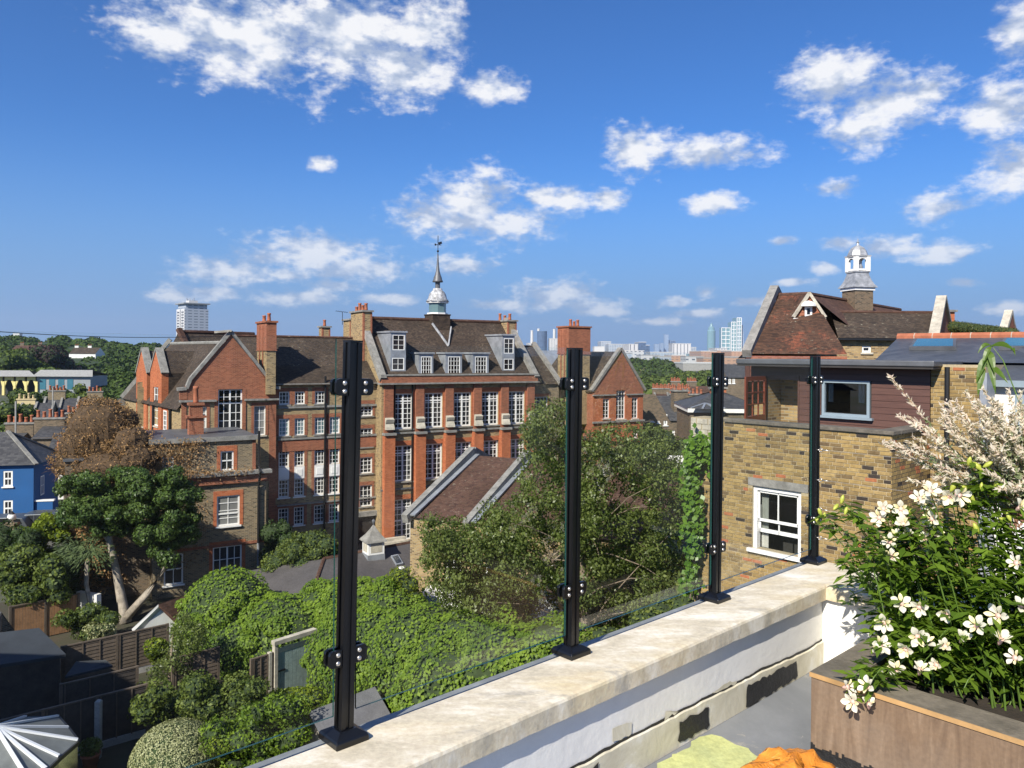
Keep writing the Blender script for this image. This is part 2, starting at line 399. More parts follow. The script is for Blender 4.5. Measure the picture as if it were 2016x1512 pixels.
tile('roof_red', [(.04, .024, .017), (.075, .04, .026), (.105, .055, .034)], patch=(.27, .085, .045), patch_amt=.8, lichen=.7, stain=.5)
tile('roof_mossy', [(.035, .026, .02), (.06, .045, .032), (.09, .065, .045)], lichen=.9, stain=.5)
tile('roof_maroon', [(.06, .032, .024), (.09, .048, .034), (.11, .06, .042)], lichen=.5, stain=.5)
tile('slate', [(.045, .045, .05), (.065, .064, .068), (.085, .083, .085)], row=.2, wid=.28, stain=.4, rough=.6, lichen=.2)
tile('slate_blue', [(.055, .062, .075), (.07, .078, .092), (.085, .092, .105)], row=.2, wid=.3, stain=.25, rough=.5)
plain('white_paint', (.80, .79, .76), .45, .06, 2)
plain('white_wall', (.74, .73, .70), .8, .12, .7)
plain('stone', (.46, .42, .34), .85, .35, 2, fine=14)
plain('stone_grey', (.24, .23, .21), .9, .4, 2.5, fine=12)
plain('lead', (.34, .36, .39), .45, .35, 1.5, metal=.35)
plain('lead_dark', (.12, .125, .135), .5, .35, 1.5, metal=.2)
plain('silver_lead', (.50, .51, .52), .45, .5, 2.6, metal=.3, c2=(.20, .21, .22), fine=6)
plain('streaked_lead', (.60, .61, .62), .5, .5, 3.4, c2=(.035, .037, .042), fine=9)
plain('dark_timber', (.035, .03, .028), .7, .3, 3)
plain('black_iron', (.012, .012, .013), .45, .2, 3)
plain('terracotta', (.36, .12, .06), .8, .3, 6)
plain('terracotta_buff', (.50, .40, .22), .8, .2, 6)
plain('bark', (.22, .17, .125), .9, .45, 5, bmp=.6, fine=30)
plain('bark_pale', (.36, .31, .25), .9, .45, 4, bmp=.6, fine=26)
plain('twig_brown', (.12, .075, .04), .9, .3, 5)
plain('earth', (.06, .045, .03), .95, .4, 1.2, c2=(.035, .04, .018))
plain('asphalt', (.06, .06, .062), .9, .2, .6)
plain('felt_roof', (.075, .068, .068), .85, .25, .8, fine=8)
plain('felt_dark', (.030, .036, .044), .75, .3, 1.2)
plain('fence_wood', (.12, .09, .065), .85, .4, 2.2, fine=14)
plain('fence_dark', (.05, .04, .034), .85, .4, 2.2, fine=14)
plain('fence_orange', (.30, .16, .075), .8, .3, 2.5, fine=12)
plain('concrete', (.34, .33, .31), .9, .25, 1.5, fine=15)
plain('blue_render', (.008, .085, .26), .75, .12, .6)
plain('cream_paint', (.60, .48, .26), .7, .12, 1)
plain('yellow_steel', (.70, .60, .24), .6, .1, 1)
plain('grey_cladding', (.26, .28, .30), .6, .15, .4)
plain('teal_glass', (.05, .16, .22), .15, .2, .4)
def pane_mat(name, c, c2, rough=.06):
    m, nt, b = new_mat(name); oi = N(nt, 'ShaderNodeObjectInfo'); f = noise(nt, obc(nt), .8, 2)
    k = math_n(nt, 'ADD', oi.outputs['Random'], math_n(nt, 'MULTIPLY', math_n(nt, 'SUBTRACT', f, .5), .8))
    L(nt, ramp(nt, k, [(.35, c), (1, c2)]), b.inputs['Base Color']); b.inputs['Roughness'].default_value = rough
    return m
pane_mat('pane', (.010, .011, .013), (.05, .055, .06))
def pane_mixed(name):
    # old window glass: dark room, here and there a drawn blind or the pale edge of a curtain
    m, nt, b = new_mat(name); oi = N(nt, 'ShaderNodeObjectInfo'); uv = uvc(nt); n = N(nt, 'ShaderNodeTexBrick'); n.offset = 0; L(nt, uv, n.inputs['Vector'])
    n.inputs['Scale'].default_value = 1; n.inputs['Brick Width'].default_value = .38; n.inputs['Row Height'].default_value = .42; n.inputs['Mortar Size'].default_value = 0
    n.inputs['Color1'].default_value = (0, 0, 0, 1); n.inputs['Color2'].default_value = (1, 1, 1, 1); k = math_n(nt, 'ADD', math_n(nt, 'MULTIPLY', n.outputs['Color'], .45), math_n(nt, 'MULTIPLY', oi.outputs['Random'], .55))
    L(nt, ramp(nt, k, [(.25, (.010, .011, .013)), (.6, (.028, .030, .033)), (.8, (.085, .085, .08)), (1, (.17, .165, .15))]), b.inputs['Base Color']); b.inputs['Roughness'].default_value = .05
    bump(nt, b, noise(nt, uv, 1.7, 2), .12, .02)
pane_mixed('pane_mixed')
pane_mat('pane_teal', (.11, .18, .19), (.20, .28, .29), .15)
pane_mat('pane_blind', (.20, .20, .19), (.34, .33, .30), .2)
leafm('leaf_ivy', (.058, .112, .015), (.215, .31, .032), .35, .5, .2)
leafm('leaf_birch', (.055, .085, .02), (.215, .26, .07), .35, .4, .4)
leafm('leaf_evergreen', (.024, .055, .015), (.12, .18, .04), .2, .4, .25)
leafm('leaf_bush', (.055, .088, .018), (.18, .22, .05), .3, .5, .2)
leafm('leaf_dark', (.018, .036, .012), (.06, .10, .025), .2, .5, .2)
leafm('leaf_lime', (.09, .14, .014), (.30, .36, .035), .4, .5, .2)
leafm('leaf_variegated', (.20, .22, .08), (.52, .52, .30), .2)
leafm('leaf_dead', (.14, .07, .028), (.46, .29, .14), .15, .8, .1)
leafm('leaf_far', (.022, .045, .013), (.085, .125, .032), .12, .8, .1)
leafm('leaf_far2', (.04, .07, .016), (.13, .165, .04), .12, .8, .1)
leafm('leaf_purple', (.02, .016, .016), (.06, .04, .04), .1, .8, .1)
leafm('leaf_cordyline', (.03, .05, .018), (.13, .17, .07), .15, .4)
leafm('leaf_straw', (.12, .09, .04), (.32, .25, .12), .15, .6)
leafm('leaf_vine', (.05, .12, .012), (.16, .28, .03), .35, .35)
leafm('leaf_planter', (.075, .14, .016), (.21, .32, .035), .4, .4, .4)
leafm('leaf_moss', (.04, .055, .01), (.15, .16, .03), .15)
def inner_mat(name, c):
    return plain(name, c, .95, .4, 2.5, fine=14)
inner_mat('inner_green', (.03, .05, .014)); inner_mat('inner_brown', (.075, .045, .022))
# ---------------------------------------------------------------- the roof terrace we stand on
T = Fr((-.471, 2.19), 42.6); TANG = R(42.6)
ZC, ZF = EYE - 1.10, EYE - 1.49
def at_s(px, py, s):
    a, b = ray(px, py); o = T.o + T.u * s
    Y = o.dot(T.u) / (a * T.u.x + T.u.y); return Vector((a * Y, Y, EYE + b * Y))
def tloc(p):
    q = Vector((p[0], p[1])) - T.o; return q.dot(T.u), q.dot(T.v)
m, nt, b = new_mat('coping_stone'); co = obc(nt)
mp = N(nt, 'ShaderNodeMapping'); mp.inputs['Rotation'].default_value = (0, 0, -TANG); mp.inputs['Scale'].default_value = (1, 2.6, 1); L(nt, co, mp.inputs[0])
f = noise(nt, mp.outputs[0], 3.4, 8, .72, .15); f2 = noise(nt, mp.outputs[0], 1.6, 6, .6); f3 = noise(nt, co, 60, 3)
c = ramp(nt, f, [(.28, (.40, .36, .27)), (.46, (.56, .50, .38)), (.62, (.74, .70, .60))])
c = mixc(nt, ramp(nt, f2, [(.48, 0), (.66, .75)]), c, (.58, .48, .29))
c = mixc(nt, ramp(nt, noise(nt, mp.outputs[0], 2.3, 8, .78, .3), [(.56, 0), (.66, .65)]), c, (.34, .32, .28))
c = mixc(nt, .3, c, ramp(nt, f3, [(.3, .3), (.7, .7)]), 'OVERLAY')
L(nt, c, b.inputs['Base Color']); b.inputs['Roughness'].default_value = .85; bump(nt, b, f3, .3, .004)
m, nt, b = new_mat('render_white'); co = obc(nt)
f = noise(nt, co, 2.2, 7, .7); f2 = noise(nt, co, 24, 5, .6); f4 = noise(nt, co, 1.1, 3)
c = ramp(nt, f, [(.3, (.70, .69, .66)), (.6, (.82, .81, .77))]); c = mixc(nt, ramp(nt, f4, [(.52, 0), (.7, .55)]), c, (.66, .62, .50))
L(nt, c, b.inputs['Base Color']); b.inputs['Roughness'].default_value = .7; bump(nt, b, f2, .35, .006)
m, nt, b = new_mat('render_cream'); co = obc(nt)
f = noise(nt, co, 4, 7, .7, 1.2); f2 = noise(nt, co, 9, 6, .6, 1.5)
L(nt, ramp(nt, f, [(.3, (.50, .46, .34)), (.5, (.62, .58, .45)), (.65, (.72, .70, .62))]), b.inputs['Base Color'])
b.inputs['Roughness'].default_value = .75; bump(nt, b, f2, .45, .006)
m, nt, b = new_mat('roof_felt_grey'); co = obc(nt)
f = noise(nt, co, 1.6, 7, .65, .6); f2 = noise(nt, co, 38, 4, .7); f3 = noise(nt, co, 5, 6, .8, .5)
c = ramp(nt, f, [(.3, (.13, .14, .15)), (.7, (.24, .25, .26))]); c = mixc(nt, ramp(nt, f3, [(.60, 0), (.66, .6)]), c, (.36, .34, .29))
c = mixc(nt, ramp(nt, f2, [(.68, 0), (.74, .6)]), c, (.5, .47, .40))
L(nt, c, b.inputs['Base Color']); b.inputs['Roughness'].default_value = .6; bump(nt, b, f2, .2, .004)
plain('bitumen', (.018, .018, .019), .55, .4, 8, bmp=.6, fine=60)
plain('green_paint', (.52, .54, .22), .75, .35, 7, c2=(.38, .42, .20), bmp=.3, fine=40)
plain('black_coat', (.006, .0065, .008), .28, .3, 6, spec=.5)
plain('steel_bolt', (.62, .60, .57), .32, .2, 8, metal=.85)
plain('flashing', (.30, .31, .31), .6, .35, 3, c2=(.19, .20, .20), fine=20)
plain('glass_edge', (.012, .055, .048), .15, .2, 3)
glassm("balustrade_glass", (.98, .994, .988), .13)

floor = MB(); floor.fbox(T, -6, 2.7, -9, -.19, ZF - .2, ZF)
tag(floor.build('terrace_floor', M['roof_felt_grey']), 'grey painted felt floor of the roof terrace', kind='structure')
base = MB(); base.fbox(T, -6, 2.9, -9, .02, 0, ZF - .21)
tag(base.build('terrace_base', M['stock_brick']), kind='structure')
pw = thing('parapet_wall', 'low white rendered parapet with stained stone coping around the terrace', 'parapet', T.pt(0, 0, ZF))
w = MB(); w.fbox(T, -6, 2.85, -.21, .0, ZF - .1, ZC - .07); w.fbox(T, 2.507, 2.85, -8, -.211, ZF - .1, ZC - .071); w.build('wall', M['render_white'], pw)
def rough_slab(fr_pts, z0, z1, name, mat, parent, n=60, amp=.004, seed=1):
    """coping: long slab with a slightly uneven, worn front edge"""
    g = random.Random(seed); mb = MB(); (s0, t0, s1, t1) = fr_pts; ph = [[(g.uniform(4, 70), g.uniform(0, 6), g.uniform(.2, 1)) for _ in range(9)] for _ in range(5)]
    def j(k, x): return amp * .22 * sum(a * math.sin(f * x + p) for f, p, a in ph[k]) / 2
    along_s = abs(s1 - s0) > abs(t1 - t0); rows = []
    for i in range(n + 1):
        q = i / n; x = (s0 + (s1 - s0) * q) if along_s else (t0 + (t1 - t0) * q); o = s0 if not along_s else t0; e = s1 if not along_s else t1
        prof = [(o + j(0, x), z0 + j(1, x)), (o + j(0, x) * .7, z1 - .012 + j(2, x) * .5), (o + .004 + j(2, x), z1 - .004), (o + .014 + j(2, x), z1 + j(3, x) * .3), (e - .004, z1 + j(4, x) * .2), (e, z0)]
        rows.append([T.pt(x, a, z) if along_s else T.pt(a, x, z) for a, z in prof])
    k_ = 6
    for i in range(n):
        for k in range(k_): mb.face(rows[i][k], rows[i + 1][k], rows[i + 1][(k + 1) % k_], rows[i][(k + 1) % k_])
    mb.face(*rows[0]); mb.face(*rows[-1][::-1]); return mb.build(name, mat, parent)
rough_slab((-6, -.24, 2.9, .012), ZC - .068, ZC, 'coping', M['coping_stone'], pw, 420)
rough_slab((2.477, -8, 2.9, -.2405), ZC - .066, ZC + .002, 'coping', M['coping_stone'], pw, 260, seed=4)
fl = MB(); fl.fbox(T, -6, 2.93, .0125, .062, ZC - .09, ZC - .012); fl.build('flashing', M['flashing'], pw)
# lower upstand band, its top edge is the wavy crack
cr = [(420, 1512), (680, 1375), (900, 1250), (1000, 1205), (1150, 1130), (1270, 1065), (1400, 1000), (1500, 945), (1600, 900), (1700, 852), (1800, 800), (1900, 745), (2016, 690)]
cr = [(1020 + x / 4.032, 1137 + y / 4.032) for x, y in cr] + [(1580, 1283), (1619, 1258)]
pts = [T.hit(x, y, -.21) for x, y in cr]; pts = [(-3, pts[0][1] - .03)] + pts
g = random.Random(3); fine = []
for (a, za), (c2, zb) in zip(pts, pts[1:]):
    k = max(1, int((c2 - a) / .03))
    for i in range(k): fine.append((a + (c2 - a) * i / k, za + (zb - za) * i / k + g.uniform(-.003, .003)))
fine.append(pts[-1]); fine[-1] = (2.5, pts[-1][1])
lo = MB(); ck = MB()
for (a, za), (c2, zb) in zip(fine, fine[1:]):
    q = lambda s, t, z: T.pt(s, t, z)
    lo.face(q(a, -.219, ZF + .001), q(c2, -.219, ZF + .001), q(c2, -.219, zb - .009), q(a, -.219, za - .009)); lo.face(q(a, -.219, za - .009), q(c2, -.219, zb - .009), q(c2, -.2105, zb - .004), q(a, -.2105, za - .004))
    wd = .0045 + .003 * math.sin(a * 9) ** 2
    ck.face(q(a, -.2125, za - .006), q(c2, -.2125, zb - .006), q(c2, -.2125, zb + wd), q(a, -.2125, za + wd))
lo.build('upstand_band', M['render_cream'], pw); ck.build('crack', M['bitumen'], pw)
def ragged(pxs, t, name, mat, parent, step=.02, amp=.007, seed=1, floor=False):
    g = random.Random(seed); P = []
    if floor: P = [tloc(at_z(x, y, ZF)) for x, y in pxs]
    else: P = [T.hit(x, y, t) for x, y in pxs]
    Q = []
    for i in range(len(P)):
        a, c2 = P[i], P[(i + 1) % len(P)]; d = math.hypot(c2[0] - a[0], c2[1] - a[1]); k = max(1, int(d / step))
        for j in range(k):
            Q.append((a[0] + (c2[0] - a[0]) * j / k + g.uniform(-amp, amp), a[1] + (c2[1] - a[1]) * j / k + g.uniform(-amp, amp)))
    mb = MB()
    if floor: mb.face(*[T.pt(s, tt, ZF + .004) for s, tt in Q])
    else: mb.face(*[T.pt(s, t, max(z, ZF + .004)) for s, z in Q])
    return mb.build(name, mat, parent)
z7 = lambda L_: [(1020 + x / 4.032, 1137 + y / 4.032) for x, y in L_]
z4 = lambda L_: [(1340 + x / 4.032, 1000 + y / 4.032) for x, y in L_]
ragged(z7([(1275, 1325), (1280, 1150), (1515, 1030), (1520, 1185)]), -.2225, 'bitumen_patch', M['bitumen'], pw, seed=2)
ragged(z4([(525, 1500), (525, 1415), (920, 1215), (925, 1345), (660, 1510), (525, 1590)]), -.2225, 'bitumen_patch', M['bitumen'], pw, seed=3)
ragged(z7([(560, 1560), (635, 1480), (640, 1560)]), -.2225, 'bitumen_patch', M['bitumen'], pw, seed=5)
ragged(z7([(745, 1320), (760, 1200), (900, 1150), (905, 1240)]), -.2135, 'bare_patch', M['render_cream'], pw, seed=6)
ragged(z7([(1165, 1125), (1170, 1050), (1270, 1058), (1275, 1070)]), -.2135, 'bare_patch', M['render_cream'], pw, seed=7)
ragged(z7([(1550, 930), (1620, 850), (1730, 815), (1740, 838)]), -.2135, 'bare_patch', M['render_cream'], pw, seed=8)
pt_ = ragged(z7([(1100, 1512), (1190, 1430), (1300, 1380), (1480, 1255), (1600, 1262), (1700, 1310), (1950, 1440), (1800, 1500), (1700, 1560), (1300, 1640), (1000, 1640)]), 0, 'floor_paint', M['green_paint'], None, .025, .012, 9, True)
tag(pt_, 'ragged yellow green paint patch on the grey terrace floor', kind='structure')

# balustrade: posts, panels, wires
def make_post():
    root = bpy.data.objects.new('balustrade_post', None); COL.objects.link(root); OFF[root.name] = Vector((0, 0, 0))
    mb = MB(); h = 1.11; a = .02
    prof = [(-a, -a), (-.006, -a), (-.006, -a + .004), (.006, -a + .004), (.006, -a), (a, -a), (a, -.006), (a - .004, -.006), (a - .004, .006), (a, .006), (a, a), (-a, a), (-a, .006), (-a + .004, .006), (-a + .004, -.006), (-a, -.006)]
    mb.hexa([(x, y, .0) for x, y in prof], [(x, y, h) for x, y in prof])
    mb.box(-.0205, .0205, -.0205, .0205, h + .0005, h + .006); mb.build('shaft', M['black_coat'], root)
    bp = MB(); n = 0
    rings = [(.052, 0), (.052, .016), (.048, .022), (.026, .034), (.0235, .034)]
    for (r, z) in rings: bp.v += [(-r, -r, z), (r, -r, z), (r, r, z), (-r, r, z)]
    for k in range(len(rings) - 1):
        for i in range(4): bp.f.append((k * 4 + i, k * 4 + (i + 1) % 4, k * 4 + 4 + (i + 1) % 4, k * 4 + 4 + i))
    bp.f.append((3, 2, 1, 0)); k = 4 * (len(rings) - 1); bp.f.append((k, k + 1, k + 2, k + 3)); bp.build('base_plate', M['black_coat'], root, bevel=.002)
    for z in (.235, .985):
        for sg in (-1, 1):
            for yy, front in ((-.0125, True), (.0125, False)):
                cl = MB(); P = []
                x0, x1, rr = .0207, .061, .011
                if sg < 0: outline = [(x0, -.0235), (x1 - rr, -.0235), (x1 - .0035, -.0205), (x1, -.013), (x1, .013), (x1 - .0035, .0205), (x1 - rr, .0235), (x0, .0235)]
                else: outline = [(x0, -.0235), (x1 - rr, -.0235), (x1 - .0035, -.0205), (x1, -.013), (x1, .013), (x1 - .0035, .0205), (x1 - rr, .0235), (x0, .0235)]
                A = [(sg * x, yy - .0055, z + q) for x, q in outline]; B = [(sg * x, yy + .0055, z + q) for x, q in outline]
                if sg < 0: A, B = B, A
                cl.hexa(A, B); c = cl.build('glass_clamp', M['black_coat'], root, bevel=.0015)
                if front:
                    for dz in (-.0115, .0115):
                        bo = MB(); cx = sg * .034; rings = [(.0068, 0), (.0065, .0025), (.005, .0045), (.002, .0055)]
                        for (r, d) in rings:
                            for i in range(10): bo.v.append((cx + r * math.cos(i * .6283), yy - .0056 - d, z + dz + r * math.sin(i * .6283)))
                        for q in range(3):
                            for i in range(10): bo.f.append((q * 10 + i, q * 10 + (i + 1) % 10, q * 10 + 10 + (i + 1) % 10, q * 10 + 10 + i))
                        bo.f.append(tuple(30 + i for i in range(10))); bo.build('bolt', M['steel_bolt'], c, smooth=True)
    return root
post0 = make_post(); SP = .947
labs = ['black balustrade post nearest the camera, leftmost of the four', 'black balustrade post second from the left in front of the birch tree',
        'black balustrade post third from the left beside the hanging vine', 'slim black balustrade post at the parapet corner by the sash window, with wires']
for k in range(4):
    o = post0 if k == 0 else copy_tree(post0)
    o.location = T.pt(k * SP, 0, ZC - .0005); o.rotation_euler = (0, (.018, .008, .012, .004)[k], TANG)
    o.scale = (1, 1, (1.018, 1.008, .998, .99)[k])
    tag(o, labs[k], 'post', 'black balustrade posts')
plab = ['clear glass balustrade panel left of the nearest black post', 'clear glass balustrade panel between the first and second black posts',
        'clear glass balustrade panel between the second and third black posts', 'clear glass balustrade panel between the third and fourth black posts']
for k in range(4):
    a, c2 = (k - 1) * SP + .034, k * SP - .034; z0, z1 = ZC + .075, ZC + (1.135, 1.125, 1.112, 1.10)[k]
    if k: a += .004
    if k == 0: z1 = ZC + 1.14
    t = .0035; mb = MB(); rt = thing('glass_balustrade', plab[k], 'glass panel', T.pt((a + c2) / 2, 0, z0), 'glass balustrade panels')
    mb.face(T.pt(a, -t, z0), T.pt(c2, -t, z0), T.pt(c2, -t, z1), T.pt(a, -t, z1)); mb.face(T.pt(c2, t, z0), T.pt(a, t, z0), T.pt(a, t, z1), T.pt(c2, t, z1)); mb.build('pane', M['balustrade_glass'], rt)
    mb = MB(); q = .0002
    mb.face(T.pt(a, -t, z0), T.pt(a, t, z0), T.pt(c2, t, z0), T.pt(c2, -t, z0)); mb.face(T.pt(a, -t, z1), T.pt(c2, -t, z1), T.pt(c2, t, z1), T.pt(a, t, z1))
    mb.face(T.pt(a, t, z0), T.pt(a, -t, z0), T.pt(a, -t, z1), T.pt(a, t, z1)); mb.face(T.pt(c2, -t, z0), T.pt(c2, t, z0), T.pt(c2, t, z1), T.pt(c2, -t, z1)); mb.build('polished_edge', M['glass_edge'], rt)
wl = ['topmost', 'second highest', 'third highest', 'lowest']
for k, y in enumerate((885, 944, 1001, 1057)):
    p0 = T.pt(3 * SP, -.024, at_y(1607, y, 4.11).z); p1 = T.pt(3 * SP + .02, -3.2, p0.z + .012); d = (p1 - p0).normalized()
    rt = thing('wire_rail', f'thin steel wire rail with eye hook, {wl[k]} of four beside the corner post', 'wire', p0, 'wire rails right of the corner post')
    mb = MB(); mb.tube([p0 + d * .05, p0 + d * 1.5 + Vector((0, 0, -.008)), p1], .0011, 5); mb.build('wire', M['steel_bolt'], rt)
    mb = MB(); c = p0 + d * .012; ring = [c + d * (.009 * math.cos(a)) + Vector((0, 0, .009 * math.sin(a))) for a in [i * math.pi / 6 for i in range(13)]]
    mb.tube(ring, .0022, 5); mb.tube([p0 - d * .006, p0 + d * .004], .0035, 6); mb.tube([p0 + d * .02, p0 + d * .055], [.003, .0022], 6); mb.build('eye_hook', M['steel_bolt'], rt, smooth=True)

# planter box
m, nt, b = new_mat('plywood'); co = uvc(nt)
mp = N(nt, 'ShaderNodeMapping'); mp.inputs['Scale'].default_value = (9, 1.1, 1); L(nt, co, mp.inputs[0])
f = noise(nt, mp.outputs[0], 2.2, 7, .6, 1.4); f2 = noise(nt, co, 3, 5); f3 = noise(nt, co, 70, 3)
c = ramp(nt, f, [(.3, (.12, .075, .045)), (.55, (.185, .122, .074)), (.75, (.25, .175, .115))]); c = mixc(nt, ramp(nt, f2, [(.4, 0), (.75, .5)]), c, (.22, .18, .14))
c = mixc(nt, .25, c, ramp(nt, f3, [(.3, .3), (.7, .7)]), 'OVERLAY')
L(nt, c, b.inputs['Base Color']); b.inputs['Roughness'].default_value = .75; bump(nt, b, f, .25, .004)
plain('ply_top', (.21, .18, .135), .85, .45, 5, c2=(.10, .088, .065), bmp=.5, fine=30)
plain('ply_edge', (.42, .25, .10), .7, .3, 9)
plain('soil', (.03, .022, .015), .95, .4, 20, bmp=.8, fine=60)
PS0, PS1, PT0, PT1, PZ = 1.63, 2.40, -.584, -2.6, ZF + .317
pl = thing('planter_box', 'weathered plywood planter box with a dark rim on the terrace floor', 'planter', T.pt((PS0 + PS1) / 2, -1.5, ZF))
mb = MB(); mb.fbox(T, PS0, PS0 + .018, PT1, PT0, ZF + .001, PZ - .0185); mb.build('side_panel', M['plywood'], pl)
mb = MB(); mb.fbox(T, PS0 + .0185, PS1, PT0 - .018, PT0, ZF + .001, PZ - .0185); mb.build('side_panel', M['plywood'], pl)
mb = MB(); mb.fbox(T, PS1 - .018, PS1, PT1, PT0 - .019, ZF + .001, PZ - .0185); mb.build('side_panel', M['plywood'], pl)
RW = .13
mb = MB(); mb.fbox(T, PS0 - .004, PS0 + RW, PT1, PT0 + .004, PZ - .018, PZ); mb.build('rim_board', M['ply_top'], pl)
mb = MB(); mb.fbox(T, PS0 + RW + .001, PS1, PT0 - RW, PT0 + .004, PZ - .018, PZ - .0005); mb.build('rim_board', M['ply_top'], pl)
mb = MB(); mb.fbox(T, PS1 - .08, PS1 + .001, PT1, PT0 - RW - .001, PZ - .018, PZ - .001); mb.build('rim_board', M['ply_top'], pl)
mb = MB(); mb.fbox(T, PS0 - .007, PS0 - .0045, PT1, PT0 + .004, PZ - .0175, PZ - .001); mb.build('raw_edge', M['ply_edge'], pl)
mb = MB(); mb.fbox(T, PS0 + .02, PS1 - .02, PT1, PT0 - .02, ZF + .1, PZ - .05); mb.build('soil', M['soil'], pl)
g = random.Random(8); mb = MB(); t = PT0
while t > PT1:
    t2 = t - g.uniform(.006, .02); z = ZF + .045 + g.uniform(-.008, .012)
    mb.face(T.pt(PS0 - .002, t, ZF + .002), T.pt(PS0 - .002, t, z), T.pt(PS0 - .002, t2, z), T.pt(PS0 - .002, t2, ZF + .002)); t = t2
mb.build('black_band', M['bitumen'], pl)

# white alstroemeria
plain('stem_green', (.10, .17, .03), .5, .3, 9)
m, nt, b = new_mat('petal_white'); co = uvc(nt)
b.inputs['Base Color'].default_value = (.80, .76, .62, 1); b.inputs['Roughness'].default_value = .5
tl = N(nt, 'ShaderNodeBsdfTranslucent'); tl.inputs[0].default_value = (.85, .82, .66, 1); mx = N(nt, 'ShaderNodeMixShader'); mx.inputs[0].default_value = .3
L(nt, b.outputs[0], mx.inputs[1]); L(nt, tl.outputs[0], mx.inputs[2]); L(nt, mx.outputs[0], nt.nodes['Material Output'].inputs[0])
plain('petal_throat', (.80, .74, .48), .5, .3, 60, c2=(.70, .58, .24)); plain('petal_pink', (.72, .46, .38), .5, .2, 20); plain('bud_lime', (.42, .46, .07), .45, .3, 14)
def petal_mesh(name, ln, wd, mat, curl):
    mb = MB(); n = 6; rows = []
    for i in range(n + 1):
        q = i / n; w_ = wd * (math.sin(math.pi * min(q * .80 + .10, 1)) ** .8) * (.25 + .75 * min(1, q * 1.8)); x = ln * q; z = ln * (.55 * q - curl * q * q)
        if i == n: w_ = wd * .18
        rows.append([(x, -w_ / 2, z + w_ * .18), (x, 0, z), (x, w_ / 2, z + w_ * .18)])
    for i in range(n):
        for k in range(2): mb.face(rows[i][k], rows[i + 1][k], rows[i + 1][k + 1], rows[i][k + 1])
    o = mb.build(name, mat, None, True); me = o.data; bpy.data.objects.remove(o); return me
pm_out = petal_mesh('petal', .036, .025, M['petal_white'], .38); pm_in = petal_mesh('petal', .035, .016, M['petal_throat'], .30)
pm_in2 = petal_mesh('petal', .036, .018, M['petal_white'], .32)
fm = MB(); fm.lathe(0, 0, [(.0035, -.022), (.006, -.012), (.008, 0), (.009, .008)], 8)
fo = fm.build('flower', M['petal_pink'], None, True); flower_me = fo.data; bpy.data.objects.remove(fo)
bm_ = MB(); bm_.lathe(0, 0, [(.002, -.016), (.006, -.008), (.0095, .004), (.007, .016), (.002, .024)], 7)
bo = bm_.build('bud', M['bud_lime'], None, True); bud_me = bo.data; bpy.data.objects.remove(bo)
al = thing('alstroemeria_plant', 'leafy plant with white flowers and lime buds filling the plywood planter', 'plant', T.pt(2.05, -1.3, PZ - .05))
al_o = np.array(root_off(al))
F3 = [(1040,215),(1185,235),(1410,290),(1815,305),(1990,240),(1645,390),(1830,500),(1525,490),(1950,640),(1390,550),(1170,470),(1080,570),(1235,540),(870,540),(840,590),(905,360),(1000,740),(1190,740),(1325,695),(900,800),(610,870),(785,870),(660,985),(785,1010)]
F5 = [(1270,830),(1190,890),(1290,940),(1430,870),(1500,860),(900,970),(870,1040),(1040,970),(1060,1090),(1000,1190),(1100,1180),(950,1230),(1230,1210),(1320,1170),(960,1350),(1285,1050),(1980,960),(1960,1400)]
B5 = [(400,1000),(430,1030),(390,1075),(520,955),(600,990),(570,900),(640,1000),(1120,985),(1550,800),(1680,800),(1800,795),(1850,1050),(1640,1130),(1600,880),(970,1050),(1450,800),(1010,1010),(1580,600),(1660,640),(1720,620),(1900,1040)]
heads = []
g = random.Random(21); camp = Vector((0, 0, EYE))
def petal(fl, me, ang, tilt, sc):
    o = bpy.data.objects.new('petal', me); COL.objects.link(o); o.parent = fl
    o.matrix_local = Matrix.Rotation(ang, 4, 'Z') @ Matrix.Translation((.006, 0, .004)) @ Matrix.Rotation(tilt, 4, 'Y') @ Matrix.Scale(sc, 4)
for i, (x, y) in enumerate([(1516 + a / 4.032, 1137 + c2 / 4.032) for a, c2 in F3] + [(1516 + a / 4.032, 762 + c2 / 4.032) for a, c2 in F5]):
    sdep = 1.60 if (x < 1722 and y > 1340) else (1.78 if y > 1230 else (1.86 if y > 1100 else 2.0))
    if 20 <= i <= 23: sdep = 1.585
    p = at_s(x, y, sdep + g.uniform(-.04, .04) * (0 if 20 <= i <= 23 else 1)); heads.append(p)
    to = (camp - p).normalized(); ax = (to * .75 + Vector((g.uniform(-.8, .5), g.uniform(-.3, .3), g.uniform(-.2, .7)))).normalized()
    fl = bpy.data.objects.new('flower', flower_me); COL.objects.link(fl); fl.parent = al
    rot = ax.to_track_quat('Z', 'Y').to_matrix().to_4x4(); fl.matrix_local = Matrix.Translation(p - root_off(al)) @ rot
    opening = g.uniform(-.05, .5); sc = g.uniform(.68, 1.08); a0 = g.uniform(0, 6)
    for k in range(3):
        petal(fl, pm_out, a0 + k * 2.094, -.25 - opening, sc); petal(fl, pm_in if k < 2 else pm_in2, a0 + 1.047 + k * 2.094, -.42 - opening, sc)
for (x, y) in [(1516 + a / 4.032, 762 + c2 / 4.032) for a, c2 in B5]:
    p = at_s(x, y, 2.02 + g.uniform(-.05, .05)); heads.append(p)
    bd = bpy.data.objects.new('bud', bud_me); COL.objects.link(bd); bd.parent = al
    ax = Vector((g.uniform(-.8, .4), g.uniform(-.5, .3), g.uniform(.2, 1))).normalized()
    bd.matrix_local = Matrix.Translation(p - root_off(al)) @ ax.to_track_quat('Z', 'Y').to_matrix().to_4x4() @ Matrix.Scale(g.uniform(.8, 1.2), 4)
st = MB(); LP, LN_, LD, LS = [], [], [], []
tips = list(heads)
